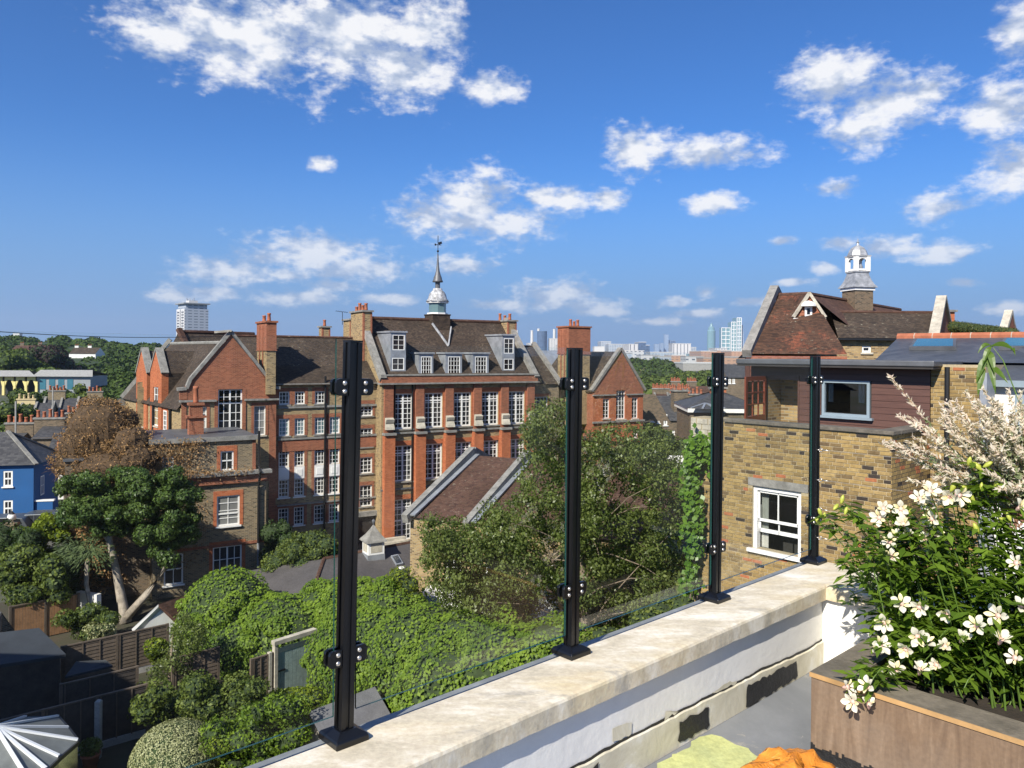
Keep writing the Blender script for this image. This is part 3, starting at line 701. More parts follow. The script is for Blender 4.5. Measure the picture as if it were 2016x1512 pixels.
for _ in range(230):
    x, y = g.uniform(1640, 2080), g.uniform(980, 1400)
    if y < 1010 + max(0, (1800 - x)) * .55 - 20: continue
    if x < 1700 and y > 1200 and g.random() < .8: continue
    tips.append(at_s(x, y, g.uniform(1.80, 2.36)))
for _ in range(75): tips.append(T.pt(g.uniform(1.75, 2.35), g.uniform(-2.5, -1.45), PZ + g.uniform(.1, .5)))
for p in tips:
    s, t = tloc(p); bs, bt = min(max(s + g.uniform(.05, .3), PS0 + .16), PS1 - .1), min(max(t - g.uniform(.0, .15), PT1 + .1), PT0 - .17)
    b0 = T.pt(bs, bt, PZ - .06); mid = b0.lerp(p, .55) + Vector((0, 0, .12 + .1 * g.random()))
    C = [(b0 * (1 - q) ** 2 + mid * (2 * q * (1 - q)) + p * q * q) for q in [i / 7 for i in range(8)]]
    st.tube(C, [.0034 - .0016 * i / 7 for i in range(8)], 5)
    ln = (p - b0).length
    for k in range(int(18 + ln * 30)):
        q = .08 + .90 * g.random(); j = min(6, int(q * 7)); c = C[j].lerp(C[j + 1], q * 7 - j); d = (C[j + 1] - C[j]).normalized()
        az_ = g.uniform(0, 6.283); side = Vector((math.cos(az_), math.sin(az_), g.uniform(-.3, .5))); dr = (side * 1.0 + d * .5).normalized(); L_ = g.uniform(.04, .085)
        LP.append(c + dr * L_ * .5); LD.append(dr); LN_.append(Vector((g.uniform(-.4, .4), g.uniform(-.4, .4), 1)) + side * .2); LS.append(L_)
st.build('stem', M['stem_green'], al)
idx = list(range(len(LP))); g.shuffle(idx)
LPa, LNa, LDa, LSa = np.array(LP), np.array(LN_), np.array(LD), np.array(LS)
# the 220 nearest leaves are parts of their own, the rest one mass
dist = ((LPa - np.array(camp)) ** 2).sum(1); near = set(np.argsort(dist)[:220].tolist())
far = np.array([i for i in range(len(LP)) if i not in near])
tag(leaf_mesh('foliage', LPa[far], LNa[far], LSa[far], M['leaf_planter'], al, .33, LDa[far], .08), kind='stuff')
lm = MB(); n = 6
for i in range(n):
    def row(q):
        w_ = .17 * math.sin(math.pi * (q * .96 + .02)) ** .9; return [(q - .5, -w_, w_ * .35 - .25 * (q - .4) ** 2), (q - .5, 0, -.25 * (q - .4) ** 2), (q - .5, w_, w_ * .35 - .25 * (q - .4) ** 2)]
    a, c2 = row(i / n), row((i + 1) / n)
    for k in range(2): lm.face(a[k], c2[k], c2[k + 1], a[k + 1])
lo_ = lm.build('leaf', M['leaf_planter'], None, True); leaf_me = lo_.data; bpy.data.objects.remove(lo_)
for i in near:
    x = Vector(LDa[i]); z = Vector(LNa[i]); z = (z - x * z.dot(x)).normalized(); y = z.cross(x)
    o = bpy.data.objects.new('leaf', leaf_me); COL.objects.link(o); o.parent = al
    mm = Matrix((x, y, z)).transposed().to_4x4() @ Matrix.Scale(LSa[i] * 1.1, 4); mm.translation = Vector(LPa[i]) - root_off(al); o.matrix_local = mm

# pink and white variegated willow behind it
leafm('leaf_willow', (.58, .46, .39), (.84, .82, .72), .4, .5); leafm('leaf_willow_green', (.10, .15, .05), (.42, .46, .28), .3, .5)
plain('twig_pink', (.36, .19, .12), .6, .3, 20)
wi = thing('variegated_willow', 'bushy shrub with pink and cream variegated leaves above the planter', 'shrub', T.pt(2.2, -1.7, PZ - .05))
tw = MB(); P1_, D1_, P2_, D2_ = [], [], [], []
tipsW = [(1752,742),(1768,818),(1792,822),(1755,870),(1800,862),(1745,872),(1830,905),(1790,945),(1735,873),(1830,862),(1855,800),(1880,790),(1868,830),(1900,770),(1925,790),(1935,765),(1960,790),(1985,770),(2010,775),(2030,760),(1950,830),(1990,820),(1790,870),(1860,930),(1840,880),(1850,960),(1770,895),(1810,990),(1890,985)]
for _ in range(150): tipsW.append((g.uniform(1835, 2120), g.uniform(785, 990)))
for (x, y) in tipsW:
    p = at_s(x, y, g.uniform(1.98, 2.3)); b0 = at_s(2010 + g.uniform(-40, 60), 1010 + g.uniform(-20, 40), 2.2)
    mid = b0.lerp(p, .5) + Vector((0, 0, .05)); C = [(b0 * (1 - q) ** 2 + mid * (2 * q * (1 - q)) + p * q * q) for q in [i / 8 for i in range(9)]]
    tw.tube(C, [.0026 - .0018 * i / 8 for i in range(9)], 4); ln = (p - b0).length
    for k in range(int(45 + ln * 190)):
        q = .25 + .75 * g.random(); j = min(7, int(q * 8)); c = C[j].lerp(C[j + 1], q * 8 - j); d = (C[j + 1] - C[j]).normalized()
        sd_ = Vector((g.uniform(-1, 1), g.uniform(-1, 1), g.uniform(-.8, 1))); dr = (d * .9 + sd_ * .7).normalized()
        (P1_ if (q > .66 or g.random() < .3) else P2_).append(c + dr * .011); (D1_ if len(P1_) > len(D1_) else D2_).append(dr)
tw.build('branch', M['twig_pink'], wi)
tag(leaf_mesh('foliage', np.array(P1_), RNG.normal(size=(len(P1_), 3)) + np.array([-.4, -.6, .6]), RNG.uniform(.016, .032, len(P1_)), M['leaf_willow'], wi, .3, np.array(D1_), .05), kind='stuff')
tag(leaf_mesh('foliage', np.array(P2_), RNG.normal(size=(len(P2_), 3)) + np.array([-.4, -.6, .6]), RNG.uniform(.016, .030, len(P2_)), M['leaf_willow_green'], wi, .34, np.array(D2_), .05), kind='stuff')
# drooping bamboo sprig
bs = thing('bamboo_sprig', 'drooping bamboo sprig with long narrow leaves against the slate roof', 'plant', at_s(1990, 980, 2.45))
C = [at_s(x, y, 2.4) for x, y in ((2040, 930), (2010, 800), (1975, 710), (1952, 680), (1938, 690))]
mb = MB(); mb.tube(C, [.003, .0026, .002, .0015, .001], 5); mb.build('stem', M['stem_green'], bs)
for (x0, y0, x1, y1, w_) in [(1952, 682, 1934, 720, .010), (1950, 682, 1998, 690, .010), (1944, 700, 1922, 755, .013), (1944, 705, 1960, 775, .011), (1940, 720, 1985, 755, .010), (1946, 690, 1958, 735, .012), (1938, 725, 1925, 780, .012), (1990, 690, 1999, 700, .006), (1952, 680, 1925, 695, .008)]:
    a, c2 = at_s(x0, y0, 2.4), at_s(x1, y1, 2.36); d = c2 - a; sd_ = d.cross(camp - a).normalized(); mb = MB(); n = 6; rows = []
    for i in range(n + 1):
        q = i / n; w2 = w_ * math.sin(math.pi * (q * .94 + .05)); c = a + d * q + Vector((0, 0, .018 * math.sin(math.pi * q))); rows.append((c - sd_ * w2, c + Vector((0, -.002, -.002)), c + sd_ * w2))
    for i in range(n):
        for k in range(2): mb.face(rows[i][k], rows[i + 1][k], rows[i + 1][k + 1], rows[i][k + 1])
    mb.build('leaf', M['leaf_planter'], bs, True)
# orange bag on the floor
m, nt, b = new_mat('orange_plastic'); f = noise(nt, obc(nt), 9, 5, .6, 1.5)
L(nt, ramp(nt, f, [(.3, (.48, .16, .02)), (.6, (.72, .28, .04)), (.75, (.80, .40, .12))]), b.inputs['Base Color']); b.inputs['Roughness'].default_value = .3; bump(nt, b, f, .9, .02)
pc = at_z(1560, 1548, ZF); mb = MB(); nu, nv = 36, 14; g = random.Random(5); ph = [g.uniform(0, 6) for _ in range(12)]
for j in range(nv + 1):
    for i in range(nu):
        a = 2 * math.pi * i / nu; q = j / nv; r = math.cos(q * 1.5) ** .6
        wr = 1 + .13 * math.sin(3 * a + ph[0]) + .07 * math.sin(7 * a + ph[1] + 4 * q) + .035 * math.sin(13 * a + ph[2] - 7 * q)
        z = .085 * math.sin(q * 1.5) * (1 + .2 * math.sin(2 * a + ph[3]) + .12 * math.sin(5 * a + ph[4])) + .008 * math.sin(11 * a + 9 * q)
        mb.v.append((pc.x + .20 * r * wr * math.cos(a), pc.y + .13 * r * wr * math.sin(a), ZF + .002 + max(z, 0)))
for j in range(nv):
    for i in range(nu): mb.f.append((j * nu + i, j * nu + (i + 1) % nu, (j + 1) * nu + (i + 1) % nu, (j + 1) * nu + i))
mb.f.append(tuple(nv * nu + i for i in range(nu)))
solid('plastic_bag', M['orange_plastic'], 'crumpled orange plastic bag on the terrace floor by the planter', 'bag', mb, smooth=True)
# ---------------------------------------------------------------- the ground and the Victorian school
gm = MB(); gm.face((-9000, -300, 0), (9000, -300, 0), (9000, 14000, 0), (-9000, 14000, 0))
m, nt, b = new_mat('ground_mix'); co = obc(nt)
f = noise(nt, co, .05, 6, .6); f2 = noise(nt, co, .9, 6, .7)
c = ramp(nt, f, [(.35, (.045, .06, .02)), (.6, (.09, .085, .07))]); c = mixc(nt, .5, c, ramp(nt, f2, [(.3, .2), (.7, .8)]), 'OVERLAY')
L(nt, c, b.inputs['Base Color']); b.inputs['Roughness'].default_value = .95
tag(gm.build('ground', M['ground_mix']), kind='structure')

def window(fr, r, parent, cols=2, rows=2, t=.12, pane='pane', fw=.07, bar=.035, sill=None, trans=(), mull=(), name='window', sillm='stone', d=.07):
    """white painted window: frame with glazing bars, glass as its own pane; trans/mull: heavy bars at fractions"""
    s0, s1, z0, z1 = r; mb = MB(); w_, h_ = s1 - s0, z1 - z0
    mb.fbox(fr, s0, s0 + fw, t, t + d, z0, z1); mb.fbox(fr, s1 - fw, s1, t, t + d, z0, z1)
    mb.fbox(fr, s0 + fw, s1 - fw, t, t + d, z0, z0 + fw); mb.fbox(fr, s0 + fw, s1 - fw, t, t + d, z1 - fw, z1)
    for q in trans: mb.fbox(fr, s0 + fw, s1 - fw, t - .012, t + d - .01, z0 + h_ * q - fw * .45, z0 + h_ * q + fw * .45)
    for q in mull: mb.fbox(fr, s0 + w_ * q - fw * .55, s0 + w_ * q + fw * .55, t - .008, t + d - .008, z0 + fw, z1 - fw)
    for i in range(1, cols):
        x = s0 + w_ * i / cols
        if all(abs(i / cols - q) > .04 for q in mull): mb.fbox(fr, x - bar / 2, x + bar / 2, t + .012, t + d - .012, z0 + fw, z1 - fw)
    for j in range(1, rows):
        z = z0 + h_ * j / rows
        if all(abs(j / rows - q) > .04 for q in trans): mb.fbox(fr, s0 + fw, s1 - fw, t + .014, t + d - .014, z - bar / 2, z + bar / 2)
    o = mb.build(name, M['white_paint'], parent)
    g_ = MB(); g_.face(fr.pt(s0 + fw * .5, t + d * .62, z0 + fw * .5), fr.pt(s1 - fw * .5, t + d * .62, z0 + fw * .5), fr.pt(s1 - fw * .5, t + d * .62, z1 - fw * .5), fr.pt(s0 + fw * .5, t + d * .62, z1 - fw * .5))
    g_.build('pane', M[pane], o)
    if sill:
        q = MB(); q.fbox(fr, s0 - .08, s1 + .08, -sill, t + .02, z0 - .09, z0 - .001); q.build('sill', M[sillm], o)
    return o
def surround(mb, fr, r, w=.16, proud=.02, head=.28, bottom=False):
    """red brick dressing round an opening"""
    s0, s1, z0, z1 = r
    mb.fbox(fr, s0 - w, s0, -proud, .02, z0, z1); mb.fbox(fr, s1, s1 + w, -proud, .02, z0, z1); mb.fbox(fr, s0 - w, s1 + w, -proud, .02, z1, z1 + head)
def pots(ch, fr, pos, z, h=.55, r=.13, mat='terracotta'):
    for i, (s, t) in enumerate(pos):
        p = fr.pt(s, t, z); k = h * (1, .8, 1.15, .7)[i % 4]; mb = MB()
        mb.lathe(p.x, p.y, [(r * 1.1, z), (r, z + .1), (r * .85, z + k * .8), (r * 1.05, z + k * .85), (r * 1.05, z + k), (r * .75, z + k), (r * .7, z + k - .1)], 10)
        mb.build('chimney_pot', M[mat], ch, True)
def chimney(parent, fr, s0, s1, t0, t1, z0, z1, body='stock_brick', cap=None, capfrom=.6, npots=3, rows=1, quoin=True):
    mb = MB(); zc = z0 + (z1 - z0) * capfrom
    mb.fbox(fr, s0, s1, t0, t1, z0, zc if cap else z1); ch = mb.build('chimney', M[body], parent)
    if cap:
        mb = MB(); mb.fbox(fr, s0 - .03, s1 + .03, t0 - .03, t1 + .03, zc, z1); n = 3
        for i in range(1, n): mb.fbox(fr, s0 - .07, s0 - .0305, t0 + (t1 - t0) * i / n - .06, t0 + (t1 - t0) * i / n + .06, z0 + .1, z1 - .2)
        mb.fbox(fr, s0 - .07, s1 + .07, t0 - .07, t1 + .07, zc - .06, zc - .001); mb.build('upper_stack', M[cap], ch)
    if quoin and not cap:
        mb = MB(); mb.fbox(fr, s0 - .02, s0 + .12, t0 - .02, t0 + .12, z0, z1 - .05); mb.fbox(fr, s1 - .12, s1 + .02, t0 - .02, t0 + .12, z0, z1 - .05); mb.build('quoin', M['red_brick'], ch)
    mb = MB(); mb.fbox(fr, s0 - .12, s1 + .12, t0 - .12, t1 + .12, z1 + .001, z1 + .13); mb.build('cap', M['stone_grey'] if not cap else M['red_brick'], ch)
    pots(ch, fr, [((s0 + s1) / 2, t0 + (t1 - t0) * (i + .5) / npots) for i in range(npots)], z1 + .13)
    return ch
def gable_coping(mb, pts, n_in, w=.34, h=.16):
    """stone coping along a polyline of the gable edge"""
    for a, c2 in zip(pts, pts[1:]): mb.beam(a, c2, w, h, up=(0, 0, 1))

a0 = ray(751, 800)[0]; C = Fr((a0 * 56, 56), 31)
# ---- central block
school = thing('school_building', 'central brick school block with tall white windows, five bays and a cupola', 'building', C.pt(6, 3, 0))
s_end = C.hit(1052, 790)[0]
z_cor = C.hit(765, 740)[1]; z_band = C.hit(765, 757)[1]; z_str = C.hit(765, 853)[1]
zx = lambda v: 640 + v / 4.032
zy = lambda v: 560 + v / 4.032
U = [C.rect(zx(a), zx(b_), zy(c_), zy(d_)) for a, b_, c_, d_ in [(545, 700, 862, 1148), (795, 940, 858, 1136), (1030, 1165, 855, 1127), (1250, 1380, 852, 1115), (1458, 1585, 849, 1103)]]
wid = sum(r[1] - r[0] for r in U) / 5; uz0 = sum(r[2] for r in U) / 5; uz1 = sum(r[3] for r in U) / 5
cs = [(r[0] + r[1]) / 2 for r in U]; q0, q4 = cs[0], cs[4]; cs = [q0 + (q4 - q0) * i / 4 for i in range(5)]
mz1, mz0 = C.hit(790, 877)[1], C.hit(790, 948)[1]; lz1, lz0 = C.hit(790, 983)[1], .15
rows3 = []
for c in cs:
    rows3 += [(c - wid / 2, c + wid / 2, uz0, uz1), (c - wid / 2, c + wid / 2, mz0, mz1), (c - wid / 2, c + wid / 2, lz0, lz1)]
w = MB(); w.wall(C, 0, s_end, 0, z_band, rows3, 0, .22); w.fbox(C, 0, .01, 0, 9, 0, z_band); w.fbox(C, s_end - .01, s_end, 0, 9, 0, z_band); w.wall(C, 0, s_end, 0, z_band, (), 9)
w.build('wall', M['stock_brick'], school)
for i, r in enumerate(rows3):
    k = i % 3
    window(C, r, school, 4, 7 if k == 0 else (7 if k == 1 else 8), .14, 'pane_mixed', .11, .042, .12, (.78,) if k < 2 else (.8, .48), (.5,), sillm='stone_grey')
dr = MB()
for r in rows3: surround(dr, C, r, .2, .025, .34)
build_split(dr, 'window_dressing', M['orange_brick'], school, 3)
pil_s = [cs[0] - (cs[1] - cs[0]) / 2] + [(cs[i] + cs[i + 1]) / 2 for i in range(4)] + [cs[4] + (cs[4] - cs[3]) / 2]
zb1, zb0 = C.hit(765, 822)[1], C.hit(765, 845)[1]
for i, s in enumerate(pil_s):
    hw = .34
    mb = MB(); mb.fbox(C, s - hw, s + hw, -.22, .05, z_str + .05, z_band); mb.build('pilaster', M['red_brick'], school)
    mb = MB(); mb.fbox(C, s - hw - .06, s + hw + .06, -.46, .05, 0, z_str - .12); mb.build('pilaster', M['orange_brick'], school)
    mb = MB(); P = [(-.22, zb1), (-.50, zb1 - .12), (-.42, zb1 - .35), (-.36, (zb0 + zb1) / 2), (-.52, zb0 + .15), (-.56, zb0), (-.22, zb0)]
    mb.prism([C.pt(s - hw + .02, a, z) for a, z in P], C.pt(s + hw - .02, 0, 0) - C.pt(s - hw + .02, 0, 0)); mb.build('scroll_bracket', M['stone'], school)
    mb = MB(); mb.fbox(C, s - hw - .12, s + hw + .12, -.6, .05, z_str - .119, z_str + .049); mb.build('pilaster_cap', M['stone_grey'], school)
mb = MB()
for i in range(5): mb.fbox(C, pil_s[i] + .47, pil_s[i + 1] - .47, -.16, .04, z_str - .08, z_str + .04)
build_split(mb, 'string_course', M['stone_grey'], school)
mb = MB()
for z_ in (C.hit(790, 962)[1],): mb.fbox(C, 0, s_end, -.12, .03, z_ - .06, z_ + .06)
build_split(mb, 'string_course', M['lead_dark'], school)
mb = MB(); mb.fbox(C, -.12, s_end + .12, -.34, .3, z_band + .12, z_cor); mb.build('parapet', M['red_brick'], school)
mb = MB(); mb.fbox(C, -.2, s_end + .2, -.44, .3, z_band, z_band + .119); mb.fbox(C, -.2, s_end + .2, -.4, .36, z_cor + .001, z_cor + .1); mb.build('cornice', M['stone_grey'], school)
TR = 4.6; z_r = (C.hit(745, 626, TR)[1] + C.hit(980, 637, TR)[1]) / 2; z_e = z_cor - .1
roofz = lambda t: z_e + (z_r - z_e) * (t - .2) / (TR - .2)
mb = MB(); mb.face(C.pt(.1, .2, z_e), C.pt(s_end - .1, .2, z_e), C.pt(s_end - .1, TR, z_r), C.pt(.1, TR, z_r)); mb.face(C.pt(s_end - .1, 9, z_e), C.pt(.1, 9, z_e), C.pt(.1, TR, z_r), C.pt(s_end - .1, TR, z_r)); rf = mb.build('roof', M['roof_brown'], school)
mb = MB(); mb.tube([C.pt(.1, TR, z_r + .05), C.pt(s_end - .1, TR, z_r + .05)], .14, 8); mb.build('ridge_tiles', M['roof_maroon'], rf)
for s in (.0, s_end):
    mb = MB(); mb.face(C.pt(s, .0, z_band), C.pt(s, 9, z_band), C.pt(s, TR, z_r + .3)); mb.build('gable_wall', M['stock_brick'], school)
    mb = MB(); mb.beam(C.pt(s, -.3, z_cor - .25), C.pt(s, TR, z_r + .32), .46, .42); mb.build('gable_coping', M['stone_grey'], school)
# chimneys at both ends of the ridge
zt = C.hit(715, 614, TR - 1.4)[1]
ch = chimney(school, C, -.35, .35, TR - 1.6, TR + 1.2, z_e + 1, zt, 'stock_brick', npots=4)
chimney(school, C, -.35, .35, TR + 1.3, TR + 3.0, z_e + 1, zt - .55, 'stock_brick', npots=0)
zt2 = C.hit(1003, 634, TR)[1]
chimney(school, C, s_end - .55, s_end + .3, TR - 1.2, TR + 1.3, z_e + 1, zt2, 'stock_brick', npots=3)
# dormers
def dormer(r, t, roof_h, wins, zinc='lead', cheek=True):
    s0, s1, z0, z1 = r; tb = .2 + (z1 - z_e) / (z_r - z_e) * (TR - .2)
    mb = MB(); tf = t
    mb.face(C.pt(s0, tf, roofz(tf) - .05), C.pt(s0, tb, z1), C.pt(s0, tf, z1)); mb.face(C.pt(s1, tf, roofz(tf) - .05), C.pt(s1, tf, z1), C.pt(s1, tb, z1))
    holes = [(s0 + (s1 - s0) * a, s0 + (s1 - s0) * b_, z0 + (z1 - z0) * c_, z0 + (z1 - z0) * d_) for a, b_, c_, d_, *_ in wins]
    mb.wall(C, s0, s1, roofz(tf) - .05, z1, holes, tf, .06); o = mb.build('dormer', M[zinc], school)
    mb = MB(); mb.fbox(C, s0 - .09, s1 + .09, tf - .1, tb + .05, z1 + .001, z1 + .1); n = 5
    for i in range(n + 1): x = s0 - .06 + (s1 - s0 + .12) * i / n; mb.fbox(C, x - .02, x + .02, tf - .1, tb + .04, z1 + .1005, z1 + .13)
    mb.build('dormer_roof', M[zinc], o)
    for h, (a, b_, c_, d_, cc, rr) in zip(holes, wins): 
        f2 = Fr(C.pt(0, tf, 0)[:2], 31); window(f2, h, o, cc, rr, .0, 'pane', .06, .03, None, (), (), 'dormer_window')
tz = .62
dormer(C.rect(769, 799, 655, 735, tz), tz, 0, [(.12, .92, .57, .95, 2, 3), (.10, .90, .08, .38, 2, 2)])
dormer(C.rect(989, 1013, 661, 734, tz), tz, 0, [(.12, .92, .52, .93, 2, 3), (.12, .92, .08, .38, 2, 2)])
for x0, x1 in ((824.5, 853), (877, 909.5), (930.5, 962)): dormer(C.rect(x0, x1, 697, 738, .45), .45, 0, [(.16, .88, .02, .88, 4, 4)])
# cupola on the ridge
sc_ = C.hit(861, 640, TR)[0]; pc = C.pt(sc_, TR, 0); cx, cy = pc.x, pc.y; zy_ = lambda y: at_y(861, y, pc.y).z
cu = MB(); r4 = .80 * 1.414 * .98
cu.lathe(cx, cy, [(r4, z_r - 2.2), (r4, zy_(622)), (r4 * 1.06, zy_(621)), (r4 * 1.06, zy_(619))], 4, R(31 + 45)); cu = cu.build('cupola', M['roof_brown'], school)
mb = MB(); n = 8; r = .80
for k in range(8):
    a = R(31 + 22.5) + k * math.pi / 4; mb.beam((cx + r * math.cos(a), cy + r * math.sin(a), zy_(619)), (cx + r * math.cos(a), cy + r * math.sin(a), zy_(594)), .20, .20)
mb.lathe(cx, cy, [(r * 1.06, zy_(620)), (r * 1.06, zy_(616))], 8, R(31 + 22.5)); mb.lathe(cx, cy, [(r * 1.12, zy_(597)), (r * 1.16, zy_(593.5))], 8, R(31 + 22.5)); mb.build('lantern_frame', M['white_paint'], cu)
mb = MB(); mb.lathe(cx, cy, [(r * .88, zy_(617)), (r * .88, zy_(596))], 8, R(31 + 22.5)); mb.build('lantern_glazing', M['pane_teal'], cu)
mb = MB(); mb.lathe(cx, cy, [(.96, zy_(594)), (.88, zy_(591)), (.78, zy_(588)), (.73, zy_(583)), (.66, zy_(578)), (.50, zy_(573.5)), (.42, zy_(572)), (.38, zy_(570)), (.38, zy_(568))], 16); mb.build('dome', M['streaked_lead'], cu, True)
mb = MB()
for k in range(6):
    a = k * math.pi / 3; mb.beam((cx + .33 * math.cos(a), cy + .33 * math.sin(a), zy_(568)), (cx + .33 * math.cos(a), cy + .33 * math.sin(a), zy_(555)), .11, .11)
mb.build('upper_lantern', M['white_paint'], cu)
mb = MB(); mb.lathe(cx, cy, [(.2, zy_(569)), (.2, zy_(555))], 8); mb.build('upper_core', M['lead_dark'], cu)
mb = MB(); mb.lathe(cx, cy, [(.44, zy_(555.5)), (.42, zy_(553)), (.36, zy_(550)), (.33, zy_(546)), (.24, zy_(541)), (.15, zy_(533)), (.10, zy_(522)), (.065, zy_(510)), (.05, zy_(500))], 12); mb.build('spire', M['lead_dark'], cu, True)
mb = MB(); mb.tube([(cx, cy, zy_(500)), (cx, cy, zy_(464))], .03, 6); mb.lathe(cx, cy, [(.03, zy_(497)), (.10, zy_(494.5)), (.03, zy_(492))], 8)
e = Vector((math.cos(R(31)), math.sin(R(31)), 0)); pz = Vector((cx, cy, zy_(482))); mb.beam(pz - e * .22, pz + e * .3, .03, .05); mb.beam(pz + e * .05 + Vector((0, 0, .1)), pz + e * .35 + Vector((0, 0, .22)), .02, .2); mb.beam(pz - e * .3, pz - e * .16, .02, .16); mb.build('weathervane', M['black_iron'], cu)
mb = MB(); vs = at_y(861, 664, pc.y - 2); nrm = Vector((.53, -.85, 0)) * .06
zl = roofz(TR - .8); mb.beam(C.pt(sc_ - .85, TR - .85, zl + .55), C.pt(sc_, TR - 2.1, roofz(TR - 2.1) + .05), .1, .16); mb.beam(C.pt(sc_ + .85, TR - .85, zl + .3), C.pt(sc_, TR - 2.1, roofz(TR - 2.1) + .05), .1, .16); mb.build('flashing', M['silver_lead'], cu)
# drainpipes on the front
mb = MB(); x = pil_s[1] - .55; mb.tube([C.pt(x, -.08, z_band), C.pt(x, -.08, .2)], .07, 6); x = pil_s[0] + .5; mb.tube([C.pt(x, -.08, z_cor - .5), C.pt(x, -.08, z_str)], .06, 6); build_split(mb, 'drainpipe', M['black_iron'], school)

# ---- left wing: link range and gabled block
wing = thing('school_wing', 'left school wing with a tall red brick gable, big chimney and brown tiled roof', 'building', C.pt(-6, 2, 0))
TL = 1.0; sl0 = C.hit(547, 850, TL)[0]; Lf = Fr(C.pt(0, TL, 0)[:2], 31)
k1x = lambda v: 220 + v / 4.032
k1y = lambda v: 580 + v / 4.032
k6x = lambda v: 400 + v / 4.032
k6y = lambda v: 850 + v / 4.032
z_le = C.hit(600, 757.5, TL)[1]
cols4 = [Lf.rect(k1x(a), k1x(b_), 795, 800)[:2] for a, b_ in ((1328, 1412), (1453, 1533), (1612, 1696), (1730, 1812))]
zr = lambda y0, y1: (Lf.hit(565, y1)[1], Lf.hit(565, y0)[1])
lev = [zr(771, 796.5), zr(824, 858), zr(885, 919.5), zr(944, 979), zr(1000, 1036)]
W1 = []
for i, (a, b_) in enumerate(cols4):
    for j, (z0, z1) in enumerate(lev):
        if i == 3 and j == 0: continue
        W1.append((a, b_, z0, z1, j))
sr0, sr1 = Lf.rect(709, 733.5, 830, 840)[:2]
lev2 = [(Lf.hit(720, b_)[1], Lf.hit(720, a)[1]) for a, b_ in ((795, 819), (843, 880), (900, 932), (955, 997))]
for z0, z1 in lev2: W1.append((sr0, sr1, z0, z1, 9))
w = MB(); w.wall(Lf, sl0 - 1, 0, 0, z_le, [r[:4] for r in W1], 0, .16); w.wall(Lf, sl0 - 8, .0, 0, z_le, (), 9)
w.build('wall', M['stock_brick'], wing)
for a, b_, z0, z1, j in W1:
    window(Lf, (a, b_, z0, z1), wing, 3, 4 if j != 0 else 3, .08, 'pane_teal' if j == 1 else 'pane_mixed', .085, .036, .09 if j != 2 else None, (), (), sillm='white_paint' if j in (3, 4) else 'stone_grey')
mb = MB()
for a, b_ in cols4: mb.fbox(Lf, a, b_, -.03, .02, lev[3][1] + .01, lev[2][0] - .01)
build_split(mb, 'panel', M['white_paint'], wing)
mb = MB()
for a, b_ in cols4: mb.fbox(Lf, a + .15, b_ - .15, -.055, -.0305, lev[3][1] + .2, lev[2][0] - .2)
build_split(mb, 'panel_moulding', M['white_paint'], wing)
mb = MB()
for a, b_, z0, z1, j in W1: surround(mb, Lf, (a, b_, z0, z1), .2 if j < 9 else .16, .02, .26 if j != 3 else .001)
build_split(mb, 'window_dressing', M['red_brick'], wing, 3); mb = MB()
for a, b_ in cols4:
    mb.fbox(Lf, a - .2, a - .001, -.018, .02, lev[3][0], lev[2][1]); mb.fbox(Lf, b_ + .001, b_ + .2, -.018, .02, lev[3][0], lev[2][1])
build_split(mb, 'window_dressing', M['red_brick'], wing, 1)
mb = MB()
for y in (862, 800.5): z_ = Lf.hit(600, y)[1]; mb.fbox(Lf, sl0, -.01, -.12, .03, z_ - .09, z_ + .05)
for y in (995,): z_ = Lf.hit(560, y)[1]; mb.fbox(Lf, sl0, -.01, -.1, .03, z_ - .05, z_ + .05)
mb.fbox(Lf, sl0 - .4, .0, -.25, .03, z_le - .02, z_le + .1); build_split(mb, 'string_course', M['stone_grey'], wing)
mb = MB(); zz = Lf.hit(600, 866)[1]; mb.fbox(Lf, sl0, -.01, -.05, .025, zz - .75, zz); mb.build('brick_band', M['red_brick'], wing)
TLR = 4.4; z_lr = (C.hit(545, 664, TL + TLR)[1] + C.hit(700, 665.5, TL + TLR)[1]) / 2
mb = MB(); mb.face(Lf.pt(sl0 - 2.0, -.3, z_le), Lf.pt(-.02, -.3, z_le), Lf.pt(-.02, TLR, z_lr), Lf.pt(sl0 - 2.0, TLR, z_lr)); mb.face(Lf.pt(-.02, 9, z_le), Lf.pt(sl0 - 2, 9, z_le), Lf.pt(sl0 - 2, TLR, z_lr), Lf.pt(-.02, TLR, z_lr))
rf = mb.build('roof', M['roof_brown'], wing)
mb = MB(); mb.tube([Lf.pt(sl0 - 2, TLR, z_lr + .03), Lf.pt(-.02, TLR, z_lr + .03)], .12, 6); mb.build('ridge_tiles', M['roof_maroon'], rf)
# gabled block
aG = ray(357, 800)[0]; G = Fr((aG * 49.7, 49.7), 31); gw = G.hit(543.5, 800)[0]
z_k = G.hit(357.5, 768)[1]; z_ap = G.hit(453, 660)[1]; z_sc = G.hit(400, 789)[1]
big = G.rect(429, 477, 766, 861); sm1 = G.rect(390, 407, 801, 857); sm2 = G.rect(500, 523, 799, 857)
big = (big[0], big[1], sm2[2], big[3])
mb = MB(); mb.wall(G, 0, gw, 0, z_sc, [big, sm1, sm2], 0, .2); mb.build('wall', M['stock_brick'], wing)
mb = MB(); ap = gw / 2; bt = (big[0], big[1])
mb.wall(G, 0, gw, z_sc, z_k, [big], -.04, .2)
